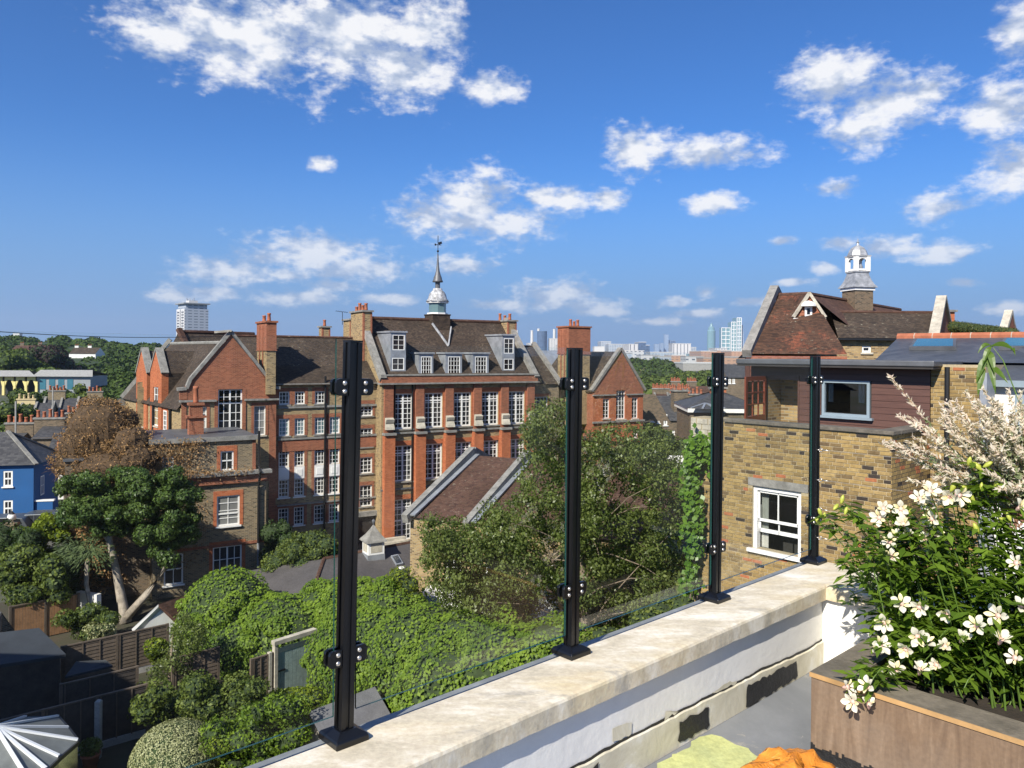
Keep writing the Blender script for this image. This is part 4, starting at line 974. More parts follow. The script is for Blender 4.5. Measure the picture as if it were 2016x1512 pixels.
# triangular gable with slightly swept shoulders, split round the big window head
def gz(s): 
    q = abs(s - ap) / ap; return z_k + (z_ap - z_k) * (1 - q) if q < .92 else z_k + (z_ap - z_k) * .08 * (1 - q) / .08
xs = [i * gw / 40 for i in range(41)]
for a, b_ in zip(xs, xs[1:]):
    lo_a = big[3] if (a >= big[0] and b_ <= big[1]) else z_k
    za, zb = max(gz(a), lo_a), max(gz(b_), lo_a)
    mb.face(G.pt(a, -.04, lo_a), G.pt(b_, -.04, lo_a), G.pt(b_, -.04, zb), G.pt(a, -.04, za))
mb.fbox(G, -.1, .35, -.06, .3, z_sc + .1, z_k); mb.fbox(G, gw - .35, gw + .1, -.06, .3, z_sc + .1, z_k)
mb.build('gable_wall', M['red_brick'], wing)
mb = MB()
cp = [(-.25, z_k + .05), (ap * .10, z_k + .1), (ap * .18, gz(ap * .16) + .15), (ap, z_ap + .25), (gw - ap * .18, gz(ap * .16) + .15), (gw - ap * .10, z_k + .1), (gw + .25, z_k + .05)]
for (a, za), (b_, zb) in zip(cp, cp[1:]): mb.beam(G.pt(a, .1, za), G.pt(b_, .1, zb), .5, .2)
mb.build('gable_coping', M['stone_grey'], wing)
mb = MB(); mb.fbox(G, -.15, big[0] - .12, -.25, 0, z_sc - .06, z_sc + .06); mb.fbox(G, big[1] + .12, gw + .15, -.25, 0, z_sc - .06, z_sc + .06); build_split(mb, 'string_course', M['stone_grey'], wing)
mb = MB(); surround(mb, G, big, .22, .06, .02); surround(mb, G, sm1, .18, .03, .24); surround(mb, G, sm2, .18, .03, .24); mb.fbox(G, 0, .3, -.05, .02, 0, z_sc - .1); mb.fbox(G, gw - .45, gw, -.05, .02, 0, z_sc - .1); build_split(mb, 'window_dressing', M['red_brick'], wing, 1)
window(G, big, wing, 4, 6, .12, 'pane', .09, .035, .1, (.70,), (.5,)); window(G, sm1, wing, 2, 4, .12, 'pane_blind', .07, .03, .1); window(G, sm2, wing, 2, 4, .12, 'pane_blind', .07, .03, .1)
mb = MB(); mb.fbox(G, gw - .01, gw, 0, 3, 0, z_k); mb.build('side_wall', M['stock_brick_dark'], wing)
# left side elevation with two narrow wall dormers
Sd = Fr(G.o, 129, 39); sL = Sd.hit(247, 785)[0]; z_se = Sd.hit(350, 803)[1]
mb = MB(); mb.wall(Sd, 0, sL, 0, z_se, (), 0); mb.build('side_wall', M['stock_brick'], wing)
z_gr = G.hit(453, 674)[1]
gp = Vector((G.pt(ap, 0, 0).x, G.pt(ap, 0, 0).y, 0)); vv = Vector((Sd.u.x, Sd.u.y, 0))
mb = MB(); ev = lambda k, z: Vector((G.pt(-.25, .05, 0).x, G.pt(-.25, .05, 0).y, z)) + vv * k
er = lambda k, z: Vector((G.pt(gw + .25, .05, 0).x, G.pt(gw + .25, .05, 0).y, z)) + vv * k
rd = lambda k: gp + vv * k + Vector((0, 0, z_gr))
mb.face(ev(.1, z_se - .1), rd(.1), rd(sL - 1), ev(sL, z_se - .1)); mb.face(er(.1, z_k - .4), er(sL, z_k - .4), rd(sL - 1), rd(.1)); rf = mb.build('roof', M['roof_brown'], wing)
mb = MB(); mb.tube([rd(.1), rd(sL - 1)], .12, 6); mb.build('ridge_tiles', M['stone_grey'], rf)
mb = MB(); mb.beam(ev(sL, z_se), rd(sL - 1) + Vector((0, 0, .35)), .4, .3); mb.face(ev(sL, 0), ev(sL, z_se - .1), rd(sL - 1), er(sL, z_k - .4), er(sL, 0)); mb.build('gable_coping', M['stone_grey'], wing)
for i, (x0, x1, yt) in enumerate(((321, 298.5, 691), (292, 271, 690))):
    a, b_ = Sd.hit(x0, 760)[0], Sd.hit(x1, 760)[0]; mid = (a + b_) / 2; zt = Sd.hit((x0 + x1) / 2, yt, -.1)[1]; zs = Sd.hit(x1, 733, -.1)[1]; q = (b_ - a)
    h = (a + q * .28, b_ - q * .28, Sd.hit(x0, 842)[1], Sd.hit((x0 + x1) / 2, 762)[1]); f2 = Fr(Sd.pt(0, -.1, 0)[:2], 129, 39)
    mb = MB(); mb.wall(f2, a, b_, 2, zs, [h], 0, .2); mb.face(f2.pt(a, 0, zs), f2.pt(b_, 0, zs), f2.pt(mid, 0, zt)); mb.face(f2.pt(a, 0, 2), f2.pt(a, 0, zs), f2.pt(a, .45, zs), f2.pt(a, .45, 2)); mb.face(f2.pt(b_, 0, 2), f2.pt(b_, .45, 2), f2.pt(b_, .45, zs), f2.pt(b_, 0, zs)); dm = mb.build('wall_dormer', M['orange_brick'], wing); mb = MB(); mb.face(f2.pt(a, .451, z_se - .3), f2.pt(a, .451, zs), f2.pt(a, 5, zs)); mb.face(f2.pt(b_, .451, z_se - .3), f2.pt(b_, 5, zs), f2.pt(b_, .451, zs)); mb.build('dormer_cheek', M['roof_brown'], dm)
    mb = MB(); mb.beam(f2.pt(a - .1, .2, zs), f2.pt(mid, .2, zt + .2), .5, .14); mb.beam(f2.pt(b_ + .1, .2, zs), f2.pt(mid, .2, zt + .2), .5, .14); mb.build('dormer_coping', M['stone_grey'], dm)
    mb = MB(); mb.face(f2.pt(a, .3, zs), f2.pt(mid, .3, zt), f2.pt(mid, 6, zt), f2.pt(a, 5, zs)); mb.face(f2.pt(b_, .3, zs), f2.pt(b_, 5, zs), f2.pt(mid, 6, zt), f2.pt(mid, .3, zt)); mb.build('dormer_roof', M['roof_brown'], dm)
    window(f2, h, dm, 2, 5, .08, 'pane', .09, .04, .05, (), (), 'dormer_window')
sw = Sd.rect(311, 304, 804, 842); sw = (min(sw[:2]), max(sw[:2]), sw[2], sw[3])
mb = MB(); surround(mb, Sd, (3.2, 4.0, sw[2], sw[3]), .2, .03, .4); mb.build('window_dressing', M['orange_brick'], wing); window(Sd, (3.2, 4.0, sw[2], sw[3]), wing, 2, 4, -.05, 'pane', .08, .04, .1)
mb = MB(); mb.tube([Sd.pt(2.2, -.1, z_se), Sd.pt(2.2, -.1, 0)], .09, 6); mb.tube([Sd.pt(6.4, -.1, z_se), Sd.pt(6.4, -.1, 0)], .09, 6); mb.tube([Lf.pt(cols4[3][0] - .35, -.1, z_le + .6), Lf.pt(cols4[3][0] - .35, -.1, 0)], .08, 6); mb.tube([Lf.pt(cols4[3][1] + .25, -.1, z_le + .6), Lf.pt(cols4[3][1] + .25, -.1, 0)], .07, 6); build_split(mb, 'drainpipe', M['black_iron'], wing)
# higher roof behind the gable
b0 = at_y(352, 653, 62); b1 = at_y(500, 657, 68); zr_ = (b0.z + b1.z) / 2; dd = (b1 - b0); dd.z = 0; nn = Vector((dd.y, -dd.x, 0)).normalized()
mb = MB(); A, B = Vector((b0.x, b0.y, zr_)), Vector((b1.x, b1.y, zr_)); dn = Vector((0, 0, -5))
mb.face(A + nn * 4.4 + dn, B + nn * 4.4 + dn, B, A); mb.face(B - nn * 4.4 + dn, A - nn * 4.4 + dn, A, B); mb.face(A, A - nn * 4.4 + dn, A + nn * 4.4 + dn); mb.build('roof', M['roof_brown'], wing)
mb = MB(); mb.tube([A, B], .16, 6); mb.beam(A + nn * 4.4 + dn, A + Vector((0, 0, .2)), .4, .3); mb.build('ridge_tiles', M['roof_maroon'], wing)
# the big chimney beside the gable
s_c = C.hit(525, 680, .4)[0]; zt = C.hit(525, 635, .4)[1]; chimney(wing, C, s_c, s_c + .62, .4, 3.2, z_le - .6, zt, 'stock_brick', 'red_brick', .62, 2)
p = at_y(638, 660, 66); f2 = Fr((p.x, p.y), 31); chimney(wing, f2, -.3, .4, -.4, .5, 10, at_y(638, 645, 66).z, npots=1)
# security lamp on the gable apex
mb = MB(); q = G.pt(ap, -.2, z_ap + .3); mb.beam(q, q + Vector((-.9, -.55, -.12)), .14, .14); mb.build('lamp_arm', M['stone'], wing)

# ---- right wing: link and smaller red gable
rw = thing('school_wing', 'right school wing with a pointed red brick gable and red topped chimney', 'building', C.pt(20, 3, 0))
sR1 = C.hit(1100, 780, .6)[0]; Rf = Fr(C.pt(0, .6, 0)[:2], 31)
ww = [Rf.rect(1050, 1078, 781, 806), Rf.rect(1050, 1075, 828, 852)]; z_re = Rf.hit(1080, 756)[1]
mb = MB(); mb.wall(Rf, s_end, sR1, 0, z_re, ww, 0, .15); mb.build('wall', M['stock_brick_dark'], rw)
for r in ww: window(Rf, r, rw, 4, 3, .06, 'pane', .07, .03, .08)
mb = MB()
for r in ww: surround(mb, Rf, r, .15, .02, .25)
build_split(mb, 'window_dressing', M['orange_brick'], rw, 3)
z_rr = Rf.hit(1055, 680, 4)[1]; mb = MB(); mb.face(Rf.pt(s_end + .3, -.2, z_re), Rf.pt(sR1, -.2, z_re), Rf.pt(sR1, 4.0, z_rr), Rf.pt(s_end + .3, 4, z_rr)); mb.face(Rf.pt(sR1, 8, z_re), Rf.pt(s_end, 8, z_re), Rf.pt(s_end, 4, z_rr), Rf.pt(sR1, 4, z_rr))
mb.build('roof', M['roof_mossy'], rw)
mb = MB(); mb.beam(Rf.pt(sR1, -.3, z_re), Rf.pt(sR1, 4, z_rr + .2), .35, .3); mb.build('gable_coping', M['stone_grey'], rw)
RG = Fr(C.pt(0, -.2, 0)[:2], 31); g0, g1 = RG.hit(1168, 800)[0], RG.hit(1266, 800)[0]; gap = RG.hit(1222, 700)[0]
zk = RG.hit(1250, 768)[1]; za = RG.hit(1224, 690)[1]; zs = RG.hit(1215, 777)[1]
bw_ = RG.rect(1213, 1231, 763, 825); s1_ = RG.rect(1187, 1200, 785, 824); s2_ = RG.rect(1244, 1256, 783, 824); sb = RG.rect(1246, 1256, 848, 862)
mb = MB(); mb.wall(RG, g0, g1, 0, zs, [bw_, s1_, s2_, sb], 0, .2); mb.build('wall', M['orange_brick'], rw)
mb = MB(); mb.wall(RG, g0, g1, zs, zk, [bw_], -.03, .2); mb.face(RG.pt(g0, -.03, zk), RG.pt(g1, -.03, zk), RG.pt(gap, -.03, za)); mb.fbox(RG, g0 + .01, g0 + .02, 0, 6, 0, zk); mb.build('gable_wall', M['red_brick'], rw)
mb = MB(); mb.beam(RG.pt(g0 - .2, .1, zk), RG.pt(gap, .1, za + .2), .45, .2); mb.beam(RG.pt(g1 + .2, .1, zk), RG.pt(gap, .1, za + .2), .45, .2); mb.build('gable_coping', M['stone_grey'], rw)
for r, c_, r_ in ((bw_, 3, 7), (s1_, 2, 5), (s2_, 2, 5), (sb, 2, 3)): window(RG, r, rw, c_, r_, .1, 'pane', .08, .035, .08)
mb = MB(); mb.fbox(RG, g0 - .1, bw_[0] - .1, -.15, 0, zs - .06, zs + .05); mb.fbox(RG, bw_[1] + .1, g1 + .1, -.15, 0, zs - .06, zs + .05); z_ = RG.hit(1215, 828)[1]; mb.fbox(RG, g0 - .1, g1 + .1, -.16, 0, z_ - .15, z_); build_split(mb, 'string_course', M['stone_grey'], rw)
mb = MB(); mb.face(RG.pt(g0 - .2, 0, zk - .1), RG.pt(gap, 0, za - .1), RG.pt(gap, 9, za - .1), RG.pt(g0 - .2, 9, zk - .1)); mb.face(RG.pt(g1 + .2, 0, zk - .1), RG.pt(g1 + .2, 9, zk - .1), RG.pt(gap, 9, za - .1), RG.pt(gap, 0, za - .1)); mb.fbox(RG, g1 - .01, g1, 0, 9, 0, zk); mb.build('roof', M['roof_mossy'], rw)
p = at_y(1140, 700, 66); f2 = Fr((p.x, p.y), 31); chimney(rw, f2, -1.1, 1.15, 0, 1.6, 8, at_y(1140, 645, 66).z, 'stock_brick', 'red_brick', .73, 3)
# lead-grey ribbed roof between
a, b_ = at_y(1060, 690, 76), at_y(1120, 690, 78); mb = MB(); mb.face(at_y(1064, 720, 74), at_y(1118, 722, 76), b_, a)
mb.build('ribbed_roof', M['lead'], rw)

# TV aerial on the left chimney
p = at_y(674, 632, 62); ae = thing('tv_aerial', 'thin television aerial on the low left chimney of the central school block', 'aerial', p); mb = MB(); t_ = p + Vector((0, 0, .75)); mb.tube([p - Vector((0, 0, .3)), t_], .025, 5); mb.build('mast', M['black_iron'], ae); mb = MB(); mb.tube([t_ - Vector((.55, 0, -.06)), t_ + Vector((.45, 0, -.06))], .016, 4)
for i in range(7): c_ = t_ + Vector((-.5 + .14 * i, 0, .05 - .015 * i)); mb.tube([c_ - Vector((0, .2, .06)), c_ + Vector((0, .2, .06))], .01, 4)
mb.build('antenna', M['black_iron'], ae)
# ---------------------------------------------------------------- front house with dead creeper
aF = ray(523, 1000)[0]; Ff = Fr((aF * 46.5, 46.5), 31)
fw_ = thing('brick_house', 'flat roofed brown brick house with white sash windows under dead creeper', 'house', Ff.pt(-3, 3, 0))
sLft = Ff.hit(302, 880)[0]; sup = Ff.hit(503, 880)[0]; z_t = Ff.hit(480, 862)[1]; z_c = Ff.hit(510, 926)[1]; z_m = Ff.hit(505, 1064)[1]
w1 = Ff.rect(434, 460, 888, 926); w2 = Ff.rect(426, 471, 975, 1034); w3 = Ff.rect(418, 475, 1074, 1126); w4 = Ff.rect(320, 342, 900, 940); w5 = Ff.rect(322, 360, 1090, 1150)
H = [w1, w2, w3, w4, w5]
mb = MB(); mb.wall(Ff, sLft, sup, z_c, z_t, H, 0, .15); mb.wall(Ff, sLft, 0, 0, z_c, H, -.12, .25)
mb.fbox(Ff, sLft - .01, sLft, 0, 6, 0, z_t); mb.fbox(Ff, -.01, 0, -.12, 6, 0, z_c); mb.fbox(Ff, sup, sup + .01, 0, 6, z_c, z_t); mb.build('wall', M['stock_brick_dark'], fw_)
mb = MB(); mb.fbox(Ff, sLft - .2, sup + .1, -.1, 6, z_t, z_t + .12); mb.build('roof', M['lead_dark'], fw_)
mb = MB(); mb.fbox(Ff, sLft - .25, sup + .15, -.16, -.1005, z_t - .12, z_t + .15); mb.build('fascia', M['stone_grey'], fw_)
mb = MB(); mb.fbox(Ff, sLft, .25, -.5, .02, z_c - .12, z_c + .08); mb.build('cornice', M['stone_grey'], fw_)
mb = MB(); mb.fbox(Ff, sLft, .12, -.3, -.12, z_c - .62, z_c - .121); mb.fbox(Ff, sLft, .02, -.18, -.11, z_m - .1, z_m + .05); mb.fbox(Ff, sup - .18, sup + .02, -.03, 0, z_c, z_t - .13); build_split(mb, 'brick_band', M['red_brick'], fw_)
f2 = Fr(Ff.pt(0, -.12, 0)[:2], 31)
mb = MB(); surround(mb, Ff, w1, .2, .02, .32); 
for r in (w2, w3): surround(mb, f2, r, .2, .02, .3)
build_split(mb, 'window_dressing', M['orange_brick'], fw_, 3)
window(Ff, w1, fw_, 2, 2, .05, 'pane', .08, .04, .1, (.5,)); window(f2, w2, fw_, 2, 4, .05, 'pane_blind', .09, .04, .12, (.4,), (), sillm='white_paint')
window(f2, w3, fw_, 4, 2, .05, 'pane', .08, .04, .1, (), (.5,), sillm='white_paint'); window(Ff, w4, fw_, 2, 2, .05, 'pane_teal', .08, .04, .08, (.5,)); window(f2, w5, fw_, 2, 2, .05, 'pane', .08, .04, .1, (.5,), sillm='white_paint')
mb = MB(); x = Ff.hit(509, 1000, -.25)[0]; mb.tube([Ff.pt(x, -.25, z_t + .4), Ff.pt(x, -.25, z_c + .3), Ff.pt(x, -.65, z_c), Ff.pt(x, -.25, z_c - .9), Ff.pt(x, -.25, z_m - .1)], .075, 6); mb.build('drainpipe', M['black_iron'], fw_)
mb = MB(); mb.tube([Ff.pt(x, -.25, z_m - .1), Ff.pt(x, -.25, .1)], .075, 6); mb.build('drainpipe', M['lead'], fw_)
sx0 = Ff.hit(128, 950, 1.2)[0]; zq = Ff.hit(200, 905, 1.2)[1]
mb = MB(); mb.fbox(Ff, sx0, sLft - .02, 1.2, 6, 0, zq); mb.build('side_extension', M['stock_brick_brown'], fw_); mb = MB(); mb.fbox(Ff, sx0 - .1, sLft - .025, 1.1, 6.1, zq + .001, zq + .12); mb.build('extension_roof', M['lead_dark'], fw_)
# small ornamental chimney on the flat roof
p = at_y(385, 860, 46.6); f3 = Fr((p.x, p.y), 31); ch = MB(); zb = z_t + .12
ch.fbox(f3, -.42, .42, -.3, .3, zb, zb + 1.0); ch.fbox(f3, -.55, .55, -.42, .42, zb + 1.0, zb + 1.12); ch.fbox(f3, -.36, .36, -.26, .26, zb + 1.12, zb + 1.75); ch.fbox(f3, -.45, .45, -.34, .34, zb + 1.75, zb + 1.9); ch = ch.build('chimney', M['red_brick'], fw_)
pots(ch, f3, [(0, 0)], zb + 1.9, 1.0, .16)
# dead brown creeper hanging over the left end
cr = thing('dead_creeper', 'mound of dead brown creeper covering the left end of the brick house', 'creeper', at_y(205, 1000, 44))
cl = []
for (x, y, Y, rx, rz) in [(195, 850, 44, 1.9, 2.0), (160, 880, 44, 1.3, 1.4), (225, 880, 44.5, 2.0, 1.6), (260, 880, 43.5, 1.2, 1.3), (275, 905, 43, 1.1, .9), (205, 815, 45, 1.2, 1.0), (150, 915, 43.5, 1.2, .9), (215, 920, 43, 2.2, .9), (240, 830, 45, 1.0, .9), (172, 830, 45, .9, .9)]:
    p = at_y(x, y, Y); cl.append((p.x, p.y, p.z, rx, 1.4, rz))
A = [(x, y, z, rx * .86, ry * .86, rz * .86) for x, y, z, rx, ry, rz in cl]
def blob(name, cls, mat, parent, sub=3, amp=.06, seed=0, kind=None):
    mb = MB(); g = random.Random(seed)
    for (x, y, z, rx, ry, rz) in cls:
        nu, nv = 14, 9; base = len(mb.v)
        for j in range(nv + 1):
            for i in range(nu):
                a, e_ = 2 * math.pi * i / nu, -math.pi / 2 + math.pi * j / nv; k = 1 + g.uniform(-amp, amp)
                mb.v.append((x + rx * k * math.cos(e_) * math.cos(a), y + ry * k * math.cos(e_) * math.sin(a), z + rz * k * math.sin(e_)))
        for j in range(nv):
            for i in range(nu): mb.f.append((base + j * nu + i, base + j * nu + (i + 1) % nu, base + (j + 1) * nu + (i + 1) % nu, base + (j + 1) * nu + i))
    return mb.build(name, mat, parent)
blob('bare_stems', A, M['inner_brown'], cr)
q_ = np.random.default_rng(5); A2 = np.array(cl)
for _ in range(90):
    c_ = A2[q_.integers(len(A2))]; d_ = q_.normal(size=3); d_ /= np.linalg.norm(d_); p_ = c_[:3] + d_ * c_[3:] * .95; r_ = q_.uniform(.2, .5); cl.append((p_[0], p_[1], p_[2], r_ * 1.3, r_, r_ * .8))
tw_ = MB()
for _ in range(420):
    c_ = A2[q_.integers(len(A2))]; d_ = q_.normal(size=3); d_[1] = -abs(d_[1]); d_ /= np.linalg.norm(d_); p_ = Vector(c_[:3] + d_ * c_[3:] * .9); v_ = Vector(d_ + q_.normal(size=3) * .7).normalized() * q_.uniform(.3, .8); tw_.tube([p_, p_ + v_ * .6, p_ + v_ + Vector((0, 0, -.12))], [.018, .012, .006], 4)
tw_.build('twig', M['twig_brown'], cr)
P, Nn = clump_points(cl, 26000, .3, 1.1); tag(leaf_mesh('foliage', P, Nn, RNG.uniform(.06, .17, len(P)), M['leaf_dead'], cr, .4, None, .2, .5), kind='stuff')
# trailing strands across the wall
st = []; 
for k in range(26):
    a = g.uniform(sLft - .2, sLft + 2.6); st.append((a, z_t - g.uniform(.1, 1.6)))
pts = []
for a, z in st:
    for j in range(60): pts.append(Ff.pt(a + g.gauss(0, .32), -.22 + g.uniform(-.15, .1), z + g.gauss(0, .25)))
for k in range(900): pts.append(Ff.pt(sLft + 1.2 + 4.2 * g.random() ** 1.6, -.35 + g.uniform(-.25, .05), z_c + .12 + g.gauss(-.05, .14)))
for k in range(700): pts.append(Ff.pt(sLft + .3 + 2.6 * g.random(), -.3, 4.0 + g.uniform(-2.4, 1.5)))

for k in range(3200):
    px_, py_ = g.uniform(138, 250), g.uniform(930, 1170)
    if py_ > 1040 and g.random() < .45: continue
    q = Ff.hit(px_, py_, 1.1); pts.append(Ff.pt(q[0], 1.1 + g.uniform(-.15, .05), q[1]))
pts = np.array(pts); tag(leaf_mesh('strands', pts, RNG.normal(size=(len(pts), 3)) + np.array([.3, -1, .4]), RNG.uniform(.06, .16, len(pts)), M['leaf_dead'], cr, .45), kind='stuff')
# ---------------------------------------------------------------- yellow stock brick house on the right
RC = Vector((7.117, 14.4)); eu = Vector((math.cos(R(-47.4)), math.sin(R(-47.4)))); HL = 4.285
Hf = Fr(RC - eu * HL, -47.4); ZT = EYE - 1.46; ZB = 8.3
def brick_var(name, attr):
    m, nt, b = new_mat(name)
    src = N(nt, 'ShaderNodeAttribute', attribute_name='rnd').outputs['Fac'] if attr else N(nt, 'ShaderNodeObjectInfo').outputs['Random']
    cols = [(.04, .033, .028), (.05, .04, .033), (.13, .09, .05), (.20, .14, .062), (.265, .185, .075), (.33, .23, .09), (.28, .195, .085), (.36, .26, .11), (.36, .13, .06)]
    pos = [0, .06, .07, .22, .42, .62, .80, .962, .97]
    col = ramp(nt, src, list(zip(pos, cols)))
    co = obc(nt) if attr else N(nt, 'ShaderNodeNewGeometry').outputs['Position']
    f = noise(nt, co, 14, 5, .7); col = mixc(nt, .5, col, ramp(nt, f, [(.3, .25), (.7, .75)]), 'OVERLAY')
    f2 = noise(nt, co, .7, 4, .6); col = mixc(nt, ramp(nt, f2, [(.55, 0), (.75, .5)]), col, (.10, .08, .055))
    L(nt, col, b.inputs['Base Color']); b.inputs['Roughness'].default_value = .92; b.inputs['Specular IOR Level'].default_value = .2
    bump(nt, b, f, .5, .006); return m
brick_var('brick_piece', False); brick_var('brick_mass', True)
plain('mortar', (.44, .365, .23), .95, .3, 3, c2=(.29, .24, .15), fine=30)
house = thing('brick_house', 'yellow stock brick house with white sash window and wood clad loft', 'house', Hf.pt(HL / 2, 2, 0))
win = Hf.rect(1481, 1577, 963, 1088); win = (win[0], win[1], win[2], win[3])
lint = (win[0] - .1, win[1] + .15, win[3] + .01, win[3] + .18)
mb = MB(); mb.wall(Hf, 0, HL, 0, ZT, [win], 0, .2); Sf = Fr(RC, 42.6); mb.wall(Sf, 0, 1.93, 0, ZT, (), 0); mb.fbox(Hf, 0, .01, .01, 2, 0, ZT); mb.build('wall', M['mortar'], house)
# individual bricks in Flemish bond
def lay(fr, s0, s1, z0, z1, holes, seed):
    g = random.Random(seed); out = []; k = 0; z = z1 - .066
    while z > z0:
        s = s0 - (.0 if k % 2 else .17); i = k
        while s < s1:
            ln = .215 if i % 2 == 0 else .103
            if g.random() < .45: ln = .215
            a, b_ = max(s, s0), min(s + ln, s1)
            segs = [(a, b_)]
            for (ha, hb, hc, hd) in holes:
                if z + .065 > hc and z < hd:
                    ns = []
                    for p, q in segs:
                        if q <= ha or p >= hb: ns.append((p, q)); continue
                        if p < ha: ns.append((p, ha - .004))
                        if q > hb: ns.append((hb + .004, q))
                    segs = ns
            for p, q in segs:
                if q - p > .035: out.append((p, q, z))
            s += ln + .015; i += 1
        z -= .0755; k += 1
    return out
bricks = lay(Hf, .0, HL, ZB, ZT - .02, [win, lint], 4)
def bsize(b_): 
    p = Hf.pt((b_[0] + b_[1]) / 2, 0, b_[2]); return (b_[1] - b_[0]) / p.y
def visible(b_):
    p = Hf.pt((b_[0] + b_[1]) / 2, 0, b_[2]); x = CX + p.x / p.y * FPX; y = CY + (EYE - p.z) / p.y * FPX
    return y < 1190 - (x - 1370) * .35 and not (1395 < x < 1432) and not (1593 < x < 1622) and x < 1742
order = sorted(bricks, key=lambda b_: (visible(b_), bsize(b_)), reverse=True); single, rest = order[:290], order[290:]
unit_b = MB(); unit_b.hexa([(-.5, 0, 0), (.5, 0, 0), (.5, 1, 0), (-.5, 1, 0)], [(-.5, 0, 1), (.5, 0, 1), (.5, 1, 1), (-.5, 1, 1)])
ub = unit_b.build('brick', M['brick_piece'], None); ub_me = ub.data; bpy.data.objects.remove(ub)
ho = root_off(house); g = random.Random(6)
for (a, b_, z) in single:
    o = bpy.data.objects.new('brick', ub_me); COL.objects.link(o); o.parent = house
    o.location = Hf.pt((a + b_) / 2, -.009 - g.uniform(0, .005), z) - ho; o.rotation_euler = (g.uniform(-.01, .01), g.uniform(-.012, .012), R(-47.4) + g.uniform(-.008, .008)); o.scale = (b_ - a, .05, .060 + g.uniform(-.003, .003))
def brick_mass(fr, lst, name):
    mb = MB(); rn = []
    for (a, b_, z) in lst: mb.fbox(fr, a, b_, -.010 - g.uniform(0, .004), .02, z, z + .060 + g.uniform(-.003, .002)); rn += [g.random()] * 6
    o = mb.build(name, M['brick_mass'], house); at = o.data.attributes.new('rnd', 'FLOAT', 'FACE'); at.data.foreach_set('value', np.array(rn, np.float32)); return tag(o, kind='stuff')
brick_mass(Hf, rest, 'brickwork'); brick_mass(Sf, lay(Sf, 0, 1.93, 8.0, ZT - .02, [], 9), 'brickwork')
mb = MB(); mb.fbox(Hf, lint[0], lint[1], -.012, .1, lint[2], lint[3]); mb.build('lintel', M['stone_grey'], house)
# sash window
WF = .085; mb = MB(); s0, s1, z0, z1 = win
mb.fbox(Hf, s0, s0 + WF, .05, .19, z0, z1); mb.fbox(Hf, s1 - WF, s1, .05, .19, z0, z1); mb.fbox(Hf, s0 + WF, s1 - WF, .05, .19, z1 - WF, z1)
sw_ = mb.build('sash_window', M['white_paint'], house)
zm = z0 + (z1 - z0) * .47; a, b_ = s0 + WF, s1 - WF; mid = (a + b_) / 2
mb = MB()
for (p, q, r, s_) in [(a, a + .045, zm - .03, z1 - WF), (b_ - .045, b_, zm - .03, z1 - WF), (a, b_, z1 - WF - .05, z1 - WF), (a, b_, zm - .04, zm + .02), (mid - .013, mid + .013, zm, z1 - WF)]: mb.fbox(Hf, p, q, .085, .115, r, s_)
mb.build('upper_sash', M['white_paint'], sw_); zl = z0 + (z1 - z0) * .26; mb = MB()
for (p, q, r, s_) in [(a, a + .045, zl, zm + .3), (b_ - .045, b_, zl, zm + .3), (a, b_, zl, zl + .08), (mid - .013, mid + .013, zl, zm - .04)]: mb.fbox(Hf, p, q, .125, .155, r, s_)
mb.build('lower_sash', M['white_paint'], sw_)
mb = MB(); mb.fbox(Hf, s0 - .08, s1 + .08, -.09, .2, z0 - .075, z0 - .001); mb.build('sill', M['white_paint'], sw_)
glassm('window_glass', (.86, .9, .9), 1.3); glassm('loft_glass', (.7, .76, .8), 5)
mb = MB(); mb.face(Hf.pt(a, .1, zm), Hf.pt(b_, .1, zm), Hf.pt(b_, .1, z1 - WF), Hf.pt(a, .1, z1 - WF)); mb.face(Hf.pt(a, .14, zl), Hf.pt(b_, .14, zl), Hf.pt(b_, .14, zm), Hf.pt(a, .14, zm)); mb.build('pane', M['window_glass'], sw_)
plain('curtain', (.62, .62, .56), .9, .15, 6); plain('room_dark', (.05, .048, .045), .95, .2, 2)
def curtain(fr, s0, s1, t, z0, z1, parent, mat='curtain', folds=5):
    mb = MB(); n = folds * 6; P = [(s0 + (s1 - s0) * i / n, t + .03 * math.sin(i * 2 * math.pi / 6)) for i in range(n + 1)]
    for (p, q), (r, s_) in zip(P, P[1:]): mb.face(fr.pt(p, q, z0), fr.pt(r, s_, z0), fr.pt(r, s_, z1), fr.pt(p, q, z1))
    mb.build('curtain', M[mat], parent, True)
curtain(Hf, a, a + .16, .25, z0, z1, sw_); curtain(Hf, b_ - .1, b_, .25, z0, z1, sw_, folds=3)
mb = MB(); A = [Hf.pt(s0 - .5, .201, z0 - .5), Hf.pt(s1 + .5, .201, z0 - .5), Hf.pt(s1 + .5, 1.8, z0 - .5), Hf.pt(s0 - .5, 1.8, z0 - .5)]; up_ = Vector((0, 0, z1 - z0 + .9)); B = [p + up_ for p in A]
mb.face(*A); mb.face(*B[::-1])
for i in (1, 2, 3): mb.face(A[i], A[(i + 1) % 4], B[(i + 1) % 4], B[i])
mb.build('room', M['room_dark'], house)
# copings of the little roof terrace
plain('coping_old', (.17, .15, .12), .95, .5, 4, c2=(.07, .063, .052), bmp=.5, fine=25)
mb = MB(); mb.fbox(Hf, .75, HL + .06, -.06, .3, ZT + .001, ZT + .075); mb.fbox(Sf, .31, 1.93, -.06, .3, ZT + .001, ZT + .073); mb.build('coping', M['coping_old'], house, bevel=.01)
mb = MB(); mb.fbox(Hf, .3, HL - .3, .3, 1.9, ZT - .5, ZT - .45); mb.build('terrace_deck', M['lead_dark'], house)
